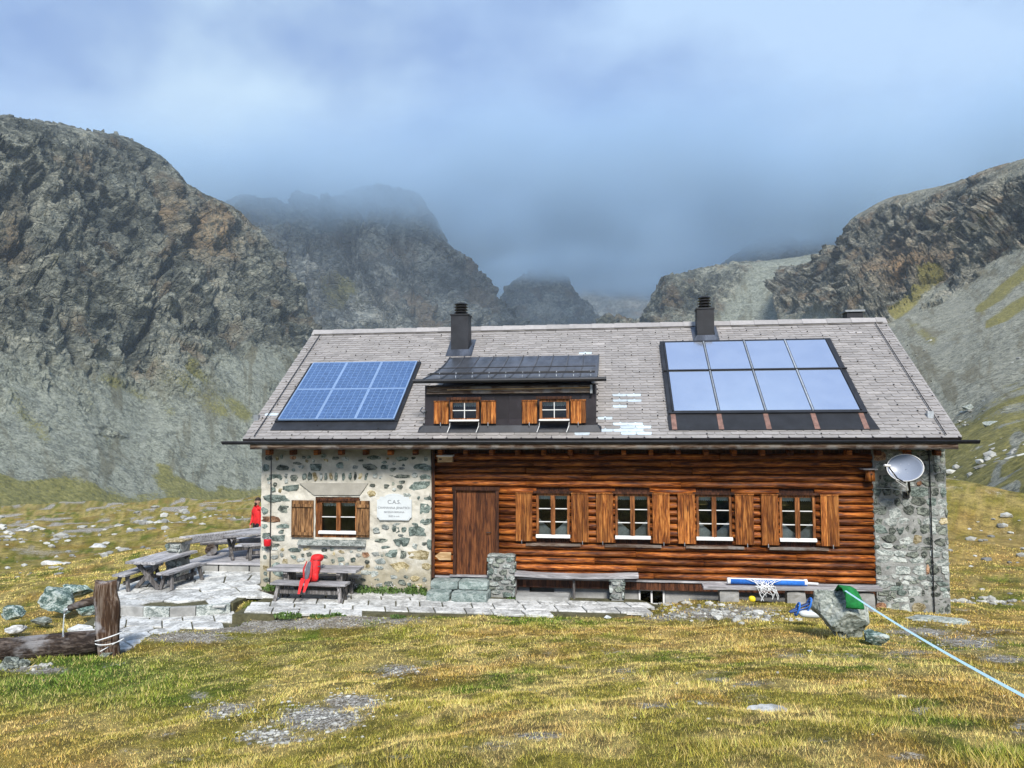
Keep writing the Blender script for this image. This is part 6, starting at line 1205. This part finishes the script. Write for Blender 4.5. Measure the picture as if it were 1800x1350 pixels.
for (u, v, zg, w, h, dp, sd_, lab, mt) in [(98, 1075, -.62, .78, .62, .6, 3, 'big rounded green and white boulder behind the spout', 'boulder_green'), (125, 1052, -.6, .95, .36, .5, 8, 'jagged green boulder behind the big rounded boulder', 'boulder_green'), (147, 1082, -.6, .6, .3, .4, 12, 'low green boulder between spout and fountain post', 'boulder_green'), (12, 1097, -.62, .62, .42, .5, 17, 'smooth blue green boulder beyond the end of the trough', 'boulder_green'), (20, 1118, -.6, .5, .22, .4, 23, 'pale flat rock behind the trough', 'slab'), (66, 1100, -.62, .5, .18, .35, 27, 'long low rock with yellow lichen by the trough', 'boulder')]:
    p = gp(u, v, zg); d_ = np.linalg.norm(p-CAM); rock('boulder', (p[0], p[1]+.15, zg+h*.36), (w, dp, h), sd_, M[mt], lab, 'boulder', 'boulders around the fountain')
for (u, v, w, h, s_) in ((22, 1174, .3, .22, 3), (38, 1172, .22, .13, 9), (10, 1180, .26, .12, 11), (187, 1148, .2, .13, 19)):
    p = gp(u, v, -.5); rock('prop_stone', (p[0], p[1], gz1(p[0], p[1])+h*.3), (w, .25, h), s_, M['st_dark'], None, parent=bpy.data.objects['wooden_fountain'], sub=3)
# fountain root offset handled by add(); slackline, pad, shoes
lp = np.array((bc[0]+.04, bc[1]+.02, bc[2]+.58)); le = gp(1800, 1215, 1.72); ext = le+(le-lp)*.3; t = root('slackline', tuple(lp), 'pale blue slackline webbing stretched tight from the boulder', 'slackline')
V = []; ns = 24
dvl = (ext-lp)/np.linalg.norm(ext-lp)
for i in range(ns): p = lp+(ext-lp)*i/(ns-1); p[2] -= .05*math.sin(math.pi*i/(ns-1)); nw_ = (CAM-p)/np.linalg.norm(CAM-p)+np.array((0, 0, .9)); up_ = np.cross(dvl, nw_); up_ /= np.linalg.norm(up_); V += [p+up_*.014, p-up_*.014]
V2 = [v+np.array((0, .003, 0)) for v in V]; F = [(2*i, 2*i+1, 2*i+3, 2*i+2) for i in range(ns-1)]; F += [tuple(2*ns+k for k in f[::-1]) for f in F]; F += [(2*i, 2*i+2, 2*ns+2*i+2, 2*ns+2*i) for i in range(ns-1)]+[(2*i+1, 2*ns+2*i+1, 2*ns+2*i+3, 2*i+3) for i in range(ns-1)]
add('webbing', V+V2, F, M['webbing'], t); rock('boulder', (ext[0]+.12, ext[1]-.1, gz1(ext[0], ext[1])+.12), (.8, .7, .75), 41, M['boulder'], 'boulder beside the path anchoring the other end of the slackline', 'boulder', sub=4)
pts = [(.0, .3, .5), (.02, .16, .605), (.04, .0, .6), (.06, -.09, .52), (.075, -.13, .43), (.075, -.135, .36)]; V = []
for i, (a, b_, c_) in enumerate(pts): w = .075+.01*i; o_ = np.array((bc[0]+.06+a, bc[1]+b_, bc[2]+c_)); V += [o_+np.array((-w, 0, .02)), o_+np.array((w, .03, .0)), o_+np.array((w, .03, -.02))+np.array((0, .02, 0)), o_+np.array((-w, .02, 0))]
F = [(4*i+a, 4*i+(a+1) % 4, 4*i+4+(a+1) % 4, 4*i+4+a) for i in range(len(pts)-1) for a in range(4)]+[(3, 2, 1, 0), tuple(4*(len(pts)-1)+k for k in range(4))]
t = add('tree_pad', V, F, M['green'], None, True); t.name = 'protective_pad'; setp(t, 'green felt pad draped over the top of the boulder', 'pad')
sp_ = gp(1420, 1080, .4); t = root('rope_bundle', tuple(sp_), 'blue and black rope bundle lying beside the big boulder', 'rope')
for k in range(9): q = random.uniform(-.04, .04); MB().tube([sp_+np.array((-.3, q-.05, .04)), sp_+np.array((-.12, q, .1+q)), sp_+np.array((.04, q*1.5, .17+q)), sp_+np.array((.18, q, .16))], .012, 6).build('rope_strand', M['blue_dark'] if k % 3 else M['blue'], t)
for k, (dx, dz2) in enumerate(((.02, .16), (.12, .2), (.16, .14), (-.16, .08))): MB().tube([sp_+np.array((dx+.07*math.cos(a)*.5, .09*math.sin(a), dz2+.1*math.cos(a))) for a in np.linspace(0, 2*math.pi, 14)], .016, 6).build('rope_loop', M['blue'], t)
V, F = blobmesh(sp_+np.array((.05, -.03, .02)), (.2, .1, .06), 3, wr=.2); add('cloth', V, F, M['plaque'], t, True)
yp = gp(1322, 1057, -.2); V, F = blobmesh(yp+np.array((0, 0, .05)), (.07, .06, .06), 4, wr=.15); t = add('yellow_cup', V, F, M['yellow'], None, True); setp(t, 'small yellow plastic object lying in the grass before the bench', 'object')
# ================================================================== PERSON
def person(x, y, zg, face, label):
    t = root('person', (x, y, zg), label, 'person'); J = {'pel': (0, 0, .95, .15, .11), 'chest': (0, .02, 1.28, .17, .12), 'shl': (0, .0, 1.42, .13, .09), 'neck': (0, 0, 1.5, .058, .058), 'head': (0, -.015, 1.6, .085, .1), 'crown': (0, 0, 1.7, .075, .085)}
    for s, n_ in ((-1, 'l'), (1, 'r')):
        J['hip'+n_] = (s*.09, 0, .9, .09, .09); J['kn'+n_] = (s*.1, -.02, .5, .062, .062); J['an'+n_] = (s*.105, .02, .09, .045, .045); J['toe'+n_] = (s*.12, -.15, .04, .045, .035)
        J['sh'+n_] = (s*.17, 0, 1.4, .07, .07); J['el'+n_] = (s*.23, .03, 1.12, .05, .05); J['wr'+n_] = (s*.21, -.08, .88, .033, .033); J['pa'+n_] = (s*.2, -.1, .8, .036, .022); J['fi'+n_] = (s*.19, -.12, .72, .018, .014); J['th'+n_] = (s*.17, -.13, .79, .012, .012)
    E_ = [('pel', 'chest'), ('chest', 'shl'), ('shl', 'neck'), ('neck', 'head'), ('head', 'crown')]
    for n_ in 'lr': E_ += [('pel', 'hip'+n_), ('hip'+n_, 'kn'+n_), ('kn'+n_, 'an'+n_), ('an'+n_, 'toe'+n_), ('shl', 'sh'+n_), ('sh'+n_, 'el'+n_), ('el'+n_, 'wr'+n_), ('wr'+n_, 'pa'+n_), ('pa'+n_, 'fi'+n_), ('pa'+n_, 'th'+n_)]
    keys = list(J); me = bpy.data.meshes.new('tmp'); me.from_pydata([J[k][:3] for k in keys], [(keys.index(a), keys.index(b_)) for a, b_ in E_], []); ob = bpy.data.objects.new('tmp', me); COL.objects.link(ob)
    ob.modifiers.new('s', 'SKIN'); 
    for i, k in enumerate(keys): sv = me.skin_vertices[0].data[i]; sv.radius = J[k][3:5]; sv.use_root = (k == 'pel')
    ob.modifiers.new('u', 'SUBSURF').levels = 2; ob.modifiers['u'].render_levels = 2
    dg = bpy.context.evaluated_depsgraph_get(); m2_ = bpy.data.meshes.new_from_object(ob.evaluated_get(dg)); V = np.array([v.co[:] for v in m2_.vertices]); F = [tuple(p.vertices) for p in m2_.polygons]; bpy.data.objects.remove(ob)
    c, s = math.cos(face), math.sin(face); R_ = lambda V: np.stack([V[:, 0]*c-V[:, 1]*s, V[:, 0]*s+V[:, 1]*c, V[:, 2]], 1)+np.array((x, y, zg))
    o = add('body', R_(V), F, M['red'], t, True); me = o.data; me.materials.append(M['trousers']); me.materials.append(M['skin'])
    for p, f in zip(me.polygons, F):
        q = V[list(f)].mean(0); p.material_index = 2 if (q[2] > 1.5 or (abs(q[0]) > .14 and q[2] < .87 and q[2] > .65 and q[1] < -.06)) else (1 if q[2] < .93 and abs(q[0]) < .19 else 0)
    hv = ICO[3][0]*np.array((.088, .105, .1))+np.array((0, .015, 1.655)); k = hv[:, 1] < -.02; hv[k, 2] = np.maximum(hv[k, 2], 1.66); hv[:, 2] = np.maximum(hv[:, 2], 1.58); add('hair', R_(hv), ICO[3][1], M['hair'], t, True)
    nv_ = ICO[2][0]*np.array((.014, .022, .022))+np.array((0, -.115, 1.615)); add('nose', R_(nv_), ICO[2][1], M['skin'], t, True)
    for s_ in (-1, 1): add('ear', R_(ICO[2][0]*np.array((.012, .022, .032))+np.array((s_*.088, .0, 1.62))), ICO[2][1], M['skin'], t, True); add('eye', R_(ICO[1][0]*np.array((.011, .007, .008))+np.array((s_*.032, -.098, 1.64))), ICO[1][1], M['black'], t, True)
    add('beard', R_(ICO[2][0]*np.array((.06, .03, .04))+np.array((0, -.075, 1.555))), ICO[2][1], M['hair'], t, True); return t
pp_ = dd(452.5, 905, 25.2); pz_t = dd(452.5, 874, 25.2)[2]; person(pp_[0], pp_[1], pz_t-1.755, -.35, 'person in red jacket and dark trousers standing behind the hut corner')
# ================================================================== GRASS, PEBBLES, LOOSE ROCKS
def blocked(x, y):
    k = inpoly(x, y, PAVE_POLY) | inpoly(x, y, TERR_POLY) | inpoly(x, y, LOW_POLY) | inpoly(x, y, HOUSE); return k
NB = 540000; th0 = math.atan2(_f[1], _f[0]); aa = th0+np.radians(RNG.uniform(-48, 48, NB)); q = RNG.random(NB); r0g, r1g = 2.6, 34.0; ex = .35
rr = (r0g**ex+(r1g**ex-r0g**ex)*q)**(1/ex); bxx = CAM[0]+rr*np.cos(aa); byy = CAM[1]+rr*np.sin(aa)
# tufts pull blades together
tc_ = fbm(np.stack([bxx*.9, byy*.9, 0*bxx], 1), 3, 91); tuft = 1.6*sstep(.56, .68, fbm(np.stack([bxx*2.6, byy*2.6, 0*bxx], 1), 3, 95))
P = np.stack([bxx, byy, ground_z(bxx, byy)], 1); bc_, bd_ = ground_attr(P); ok = ~blocked(bxx, byy) & (RNG.random(NB) > bd_*1.05); P, bc_, tuft, rr = P[ok], bc_[ok], tuft[ok], rr[ok]; n = len(P)
ub, vb = pixof(P); lush = blob(ub, vb, [(110, 1195, 150, 40, 1), (20, 1215, 60, 35, 1), (160, 1170, 60, 25, 1), (960, 1088, 60, 12, 1), (720, 1112, 60, 12, .8), (1460, 1125, 40, 16, .8), (830, 1100, 60, 10, .4)])
hgt = (.010+.014*RNG.random(n))*(1+1.5*tuft*RNG.random(n)+2.6*lush*RNG.random(n)); wid = np.maximum(.0022, rr*.00052)*(.7+.7*RNG.random(n)); az = RNG.uniform(0, 2*math.pi, n); ln_ = RNG.uniform(.25, 1.3, n)*hgt; la = RNG.uniform(0, 2*math.pi, n)
side = np.stack([np.cos(az), np.sin(az), 0*az], 1)*wid[:, None]; tip = P+np.stack([np.cos(la)*ln_, np.sin(la)*ln_, hgt], 1); mid = P+np.stack([np.cos(la)*ln_*.3, np.sin(la)*ln_*.3, hgt*.6], 1)
V = np.stack([P-side-np.array((0, 0, .01)), P+side-np.array((0, 0, .01)), tip], 1).reshape(-1, 3); F = np.arange(3*n).reshape(-1, 3)
bl = bc_*(.75+.75*RNG.random((n, 1)))*(1+RNG.uniform(-.12, .12, (n, 3))); dry = (RNG.random(n) < .2)[:, None]; bl = np.where(dry, bl*.35+np.array((.44, .35, .16))*.65, bl)
bigmesh('grass', V, F, M['blade'], {'tint': np.repeat(np.clip(bl*1.58*np.array((1.03, 1.0, .92)), 0, .8), 3, 0)}, True, 'stuff')
setp(bpy.data.objects['grass'], 'short green and straw coloured meadow grass', 'grass')
# pebbles and gravel chips
def scatter(name, pts, smin, smax, mat, label, seed):
    r = np.random.default_rng(seed); V0, F0 = ICO[1]; VV = []; FF = []; CC = []
    for i, p in enumerate(pts):
        s = r.uniform(smin, smax)*(.5+.5*r.random()**2)*(1.0 if smax < .3 else min(1.6, np.linalg.norm(p-CAM)/60)); dm = np.array((s*r.uniform(.7, 1.4), s*r.uniform(.7, 1.3), s*r.uniform(.35, .7))); a = r.uniform(0, 6.28); v = V0*(1+r.uniform(-.22, .22, (len(V0), 1)))*dm; c, s_ = math.cos(a), math.sin(a)
        VV.append(np.stack([v[:, 0]*c-v[:, 1]*s_, v[:, 0]*s_+v[:, 1]*c, v[:, 2]], 1)+p+np.array((0, 0, dm[2]*.35))); FF.append(np.array(F0)+len(V0)*i); CC.append(np.tile(np.array((.36, .36, .335))*r.uniform(.45, 1.5), (len(V0), 1)))
    o = bigmesh(name, np.concatenate(VV), np.concatenate(FF), mat, {'tint': np.concatenate(CC)}, False, 'stuff'); return setp(o, label, 'gravel')
m, t, b, o = node_mat('loose stones'); N = NT(t); N.l(N.mix(1.0, N.attr('tint', 'Color'), N.ramp(N.noise(N.pos(), 30, 5), [(.3, (.6, .6, .6)), (.7, (1.2, 1.2, 1.15))]), 'MULTIPLY'), b.inputs['Base Color']); b.inputs['Roughness'].default_value = .9; M['chips'] = m
def on_px(L, seed):
    r = np.random.default_rng(seed); o = []
    for (u, v, ru, rv, n) in L:
        uu = r.normal(u, ru*.55, n); vv = r.normal(v, rv*.55, n)
        for a, c in zip(uu, vv):
            d = ray(a, c); tt = np.linspace(2.5, 60, 400); tt = 2.5*(260/2.5)**np.linspace(0, 1, 240); Q = CAM+d*tt[:, None]; g = ground_z(Q[:, 0], Q[:, 1], False); k = np.argmax(Q[:, 2] < g)
            if k: o.append((Q[k][0], Q[k][1]))
    if not o: return np.zeros((0, 3))
    o = np.array(o); k = ~blocked(o[:, 0], o[:, 1]); o = o[k]; return np.stack([o[:, 0], o[:, 1], ground_z(o[:, 0], o[:, 1])], 1)
pg = on_px([(560, 1262, 90, 26, 260), (620, 1235, 60, 14, 120), (470, 1290, 60, 12, 110), (400, 1250, 70, 20, 110), (700, 1180, 50, 14, 80), (520, 1097, 150, 11, 140), (330, 1120, 90, 12, 110), (650, 1088, 110, 10, 70), (1700, 1130, 90, 16, 80), (1620, 1110, 70, 12, 60), (1200, 1200, 500, 90, 60)], 5)
scatter('gravel', pg, .006, .03, M['chips'], 'pale gravel chips lying in bare patches of the turf', 6)
pg2 = on_px([(1270, 1080, 120, 12, 130), (1180, 1085, 50, 8, 30), (1340, 1090, 60, 8, 40), (1150, 1066, 40, 6, 20), (60, 1178, 60, 6, 20)], 7); scatter('rubble', pg2, .03, .1, M['chips'], 'rubble stones strewn before the plank bench', 8); bpy.data.objects['rubble']['category'] = 'rubble'
# single rocks one can point at
for i, (u, v, w, h, lab, mt) in enumerate([(1170, 1054, .55, .26, 'grey rock lying against the cellar window', 'boulder'), (1138, 1058, .3, .2, 'small green rock at the end of the slab pavement', 'boulder_green'), (1205, 1052, .36, .2, 'low grey rock between cellar window and plank bench', 'boulder'), (1655, 1098, 1.1, .2, 'wide flat grey rock slab in the path below the pillar', 'boulder'), (1068, 1091, .16, .08, 'white stone in the grass before the pavement', 'plaque'), (1352, 1238, .3, .05, 'pale splinter of rock in the meadow turf', 'slab'), (1440, 1072, .2, .1, 'white stone beside the rope bundle', 'plaque')]):
    q = on_px([(u, v, .01, .01, 1)], 1)
    if len(q): p = q[0]; rock('rock', (p[0], p[1], p[2]+h*.25), (w, w*.7, h), 60+i, M[mt], lab, 'rock', sub=3)
def m7pt(u, v):
    us = [c[0] for c in MC7]; k = min(max(np.searchsorted(us, u)-1, 0), len(us)-2); q = (u-us[k])/(us[k+1]-us[k]); R_ = np.array(MC7[k][1])*(1-q)+np.array(MC7[k+1][1])*q; R_ = R_[:7]; d = np.interp(v, R_[::-1, 0], R_[::-1, 1]); return dd(u, v, d), d
for i, (u, v, w, lab) in enumerate([(1747, 753, 28, 'big pale brown boulder on the grassy slope beyond the gutter end'), (1730, 784, 25, 'white boulder lying close under the gutter end'), (1720, 795, 17, 'small pale boulder touching the white boulder by the gutter end'), (1702, 722, 20, 'dark boulder on the scree above the roof verge')]):
    p, d = m7pt(u, v); w_ = w*d/1300; rock('boulder', (p[0], p[1], p[2]+w_*.2), (w_, w_*.8, w_*.62), 200+i, M['boulder'] if i in (0, 3) else M['slab'], lab, 'boulder', sub=3)
r7 = np.random.default_rng(3); SL = [(1752+r7.normal(0, 14), 820+r7.normal(0, 28)) for _ in range(40)]+[(u, 907-(u-1690)*.42+r7.normal(0, 5)) for u in r7.uniform(1695, 1810, 150)]+[(u, 830-(u-1750)*1.0+r7.normal(0, 9)) for u in r7.uniform(1735, 1800, 60)]+[(r7.uniform(1660, 1810), r7.uniform(690, 890)) for _ in range(170)]+[(r7.uniform(1580, 1810), r7.uniform(590, 700)) for _ in range(150)]
scatter('stones', np.array([m7pt(u, v)[0] for u, v in SL]), .12, .55, M['chips'], 'pale stones scattered along the stream on the valley side', 12); bpy.data.objects['stones']['category'] = 'stones'
for i, (u, v, w, lab) in enumerate([(95, 990, 42, 'long grey outcrop slab in the meadow nearest behind the fountain'), (172, 958, 34, 'pale flat outcrop in the meadow beyond the terrace'), (40, 938, 30, 'whitish outcrop far down the meadow under the scree')]):
    q = on_px([(u, v, .01, .01, 1)], 1)
    if len(q): p = q[0]; w_ = w*np.linalg.norm(p-CAM)/1300; rock('rock', (p[0], p[1], p[2]), (w_, w_*.6, w_*.3), 300+i, M['slab'], lab, 'rock', sub=3)
LM = on_px([(60, 940, 110, 22, 60), (170, 960, 90, 20, 36), (250, 925, 80, 14, 50), (330, 912, 90, 12, 60), (60, 1000, 90, 22, 16), (1740, 1057, 70, 4, 60), (1740, 960, 70, 60, 25)], 9)
scatter('stones', LM, .08, .5, M['chips'], 'pale stones scattered over the meadow below the scree', 14); bpy.data.objects['stones.001']['category'] = 'stones'

# ------------------------------------------------------------------ leafy weeds along wall foot and pavement edge
m, t, b, o = node_mat('weed leaf'); N = NT(t); N.l(N.ramp(N.mr(N.noise(N.pos(), 40, 3), .36, .64), [(.1, (.03, .07, .012)), (.5, (.065, .13, .022)), (.9, (.13, .2, .045))]), b.inputs['Base Color']); b.inputs['Roughness'].default_value = .6; M['leaf'] = m
def weed(x, y, z, rad, h, nleaf, flowers, label, group, seed):
    r = random.Random(seed); t = root('weed_clump', (x, y, z), label, 'plant', group); V = []; F = []
    for i in range(nleaf):
        a = r.uniform(0, 6.28); d = rad*math.sqrt(r.random()); bx_, by_ = x+d*math.cos(a), y+d*.6*math.sin(a); hh_ = h*r.uniform(.35, 1)*(1-.5*d/rad); ww = r.uniform(.012, .03); o = r.uniform(0, 6.28); ox, oy = math.cos(o)*hh_*.5, math.sin(o)*hh_*.5; k = len(V)
        V += [(bx_-.004, by_, z-.02), (bx_+.004, by_, z-.02), (bx_+ox*.5+ww*math.sin(o), by_+oy*.5-ww*math.cos(o), z+hh_*.75), (bx_+ox*.5-ww*math.sin(o), by_+oy*.5+ww*math.cos(o), z+hh_*.75), (bx_+ox, by_+oy, z+hh_*r.uniform(.7, 1.05))]; F += [(k, k+1, k+2, k+3), (k+3, k+2, k+4)]
    add('leaves', V, F, M['leaf'], t, kind='stuff')
    if flowers:
        fb = MB()
        for i in range(flowers): a = r.uniform(0, 6.28); d = rad*math.sqrt(r.random()); c = np.array((x+d*math.cos(a), y+d*.6*math.sin(a)-.03, z+h*r.uniform(.6, 1.1))); fb.q(c+ICO[1][0]*np.array((.014, .014, .009)), ICO[1][1])
        fb.build('blossoms', M['white'], t, kind='stuff')
for i, (u, v, rad, h, fl, lab, g_) in enumerate([(645, 1036, .3, .2, 5, 'white flowered weeds at the wall foot beside the picnic table', 0), (690, 1034, .34, .22, 8, 'broad bed of flowering weeds at the wall foot under the plaque', 0), (735, 1036, .3, .26, 6, 'tallest leafy weeds at the wall foot next to the door steps', 0), (478, 1036, .25, .2, 0, 'green tuft growing at the gable corner of the stone wall', 0), (752, 1046, .16, .14, 0, 'small tuft against the side of the door steps', 0), (505, 1080, .3, .12, 5, 'white flowered weeds on the pavement edge before the backpack bench', 1), (592, 1081, .2, .12, 0, 'dark leafy weeds on the pavement edge before the bench end', 1), (700, 1081, .16, .08, 0, 'low weeds on the pavement edge before the plaque wall', 1), (560, 1080, .2, .07, 0, 'thin flat weeds on the pavement edge between two leafy clumps', 1), (905, 1050, .18, .08, 0, 'flat weeds at the foot of the tall stone pier', 1)]):
    p = gz(u, v, PAV); yy = p[1] if g_ else min(p[1], -.12); weed(p[0], yy, PAV-.04 if g_ else PAV, rad, h, int(160*rad/.3), fl, lab, ('weeds along the wall foot', 'weeds along the pavement edge')[g_], 40+i)
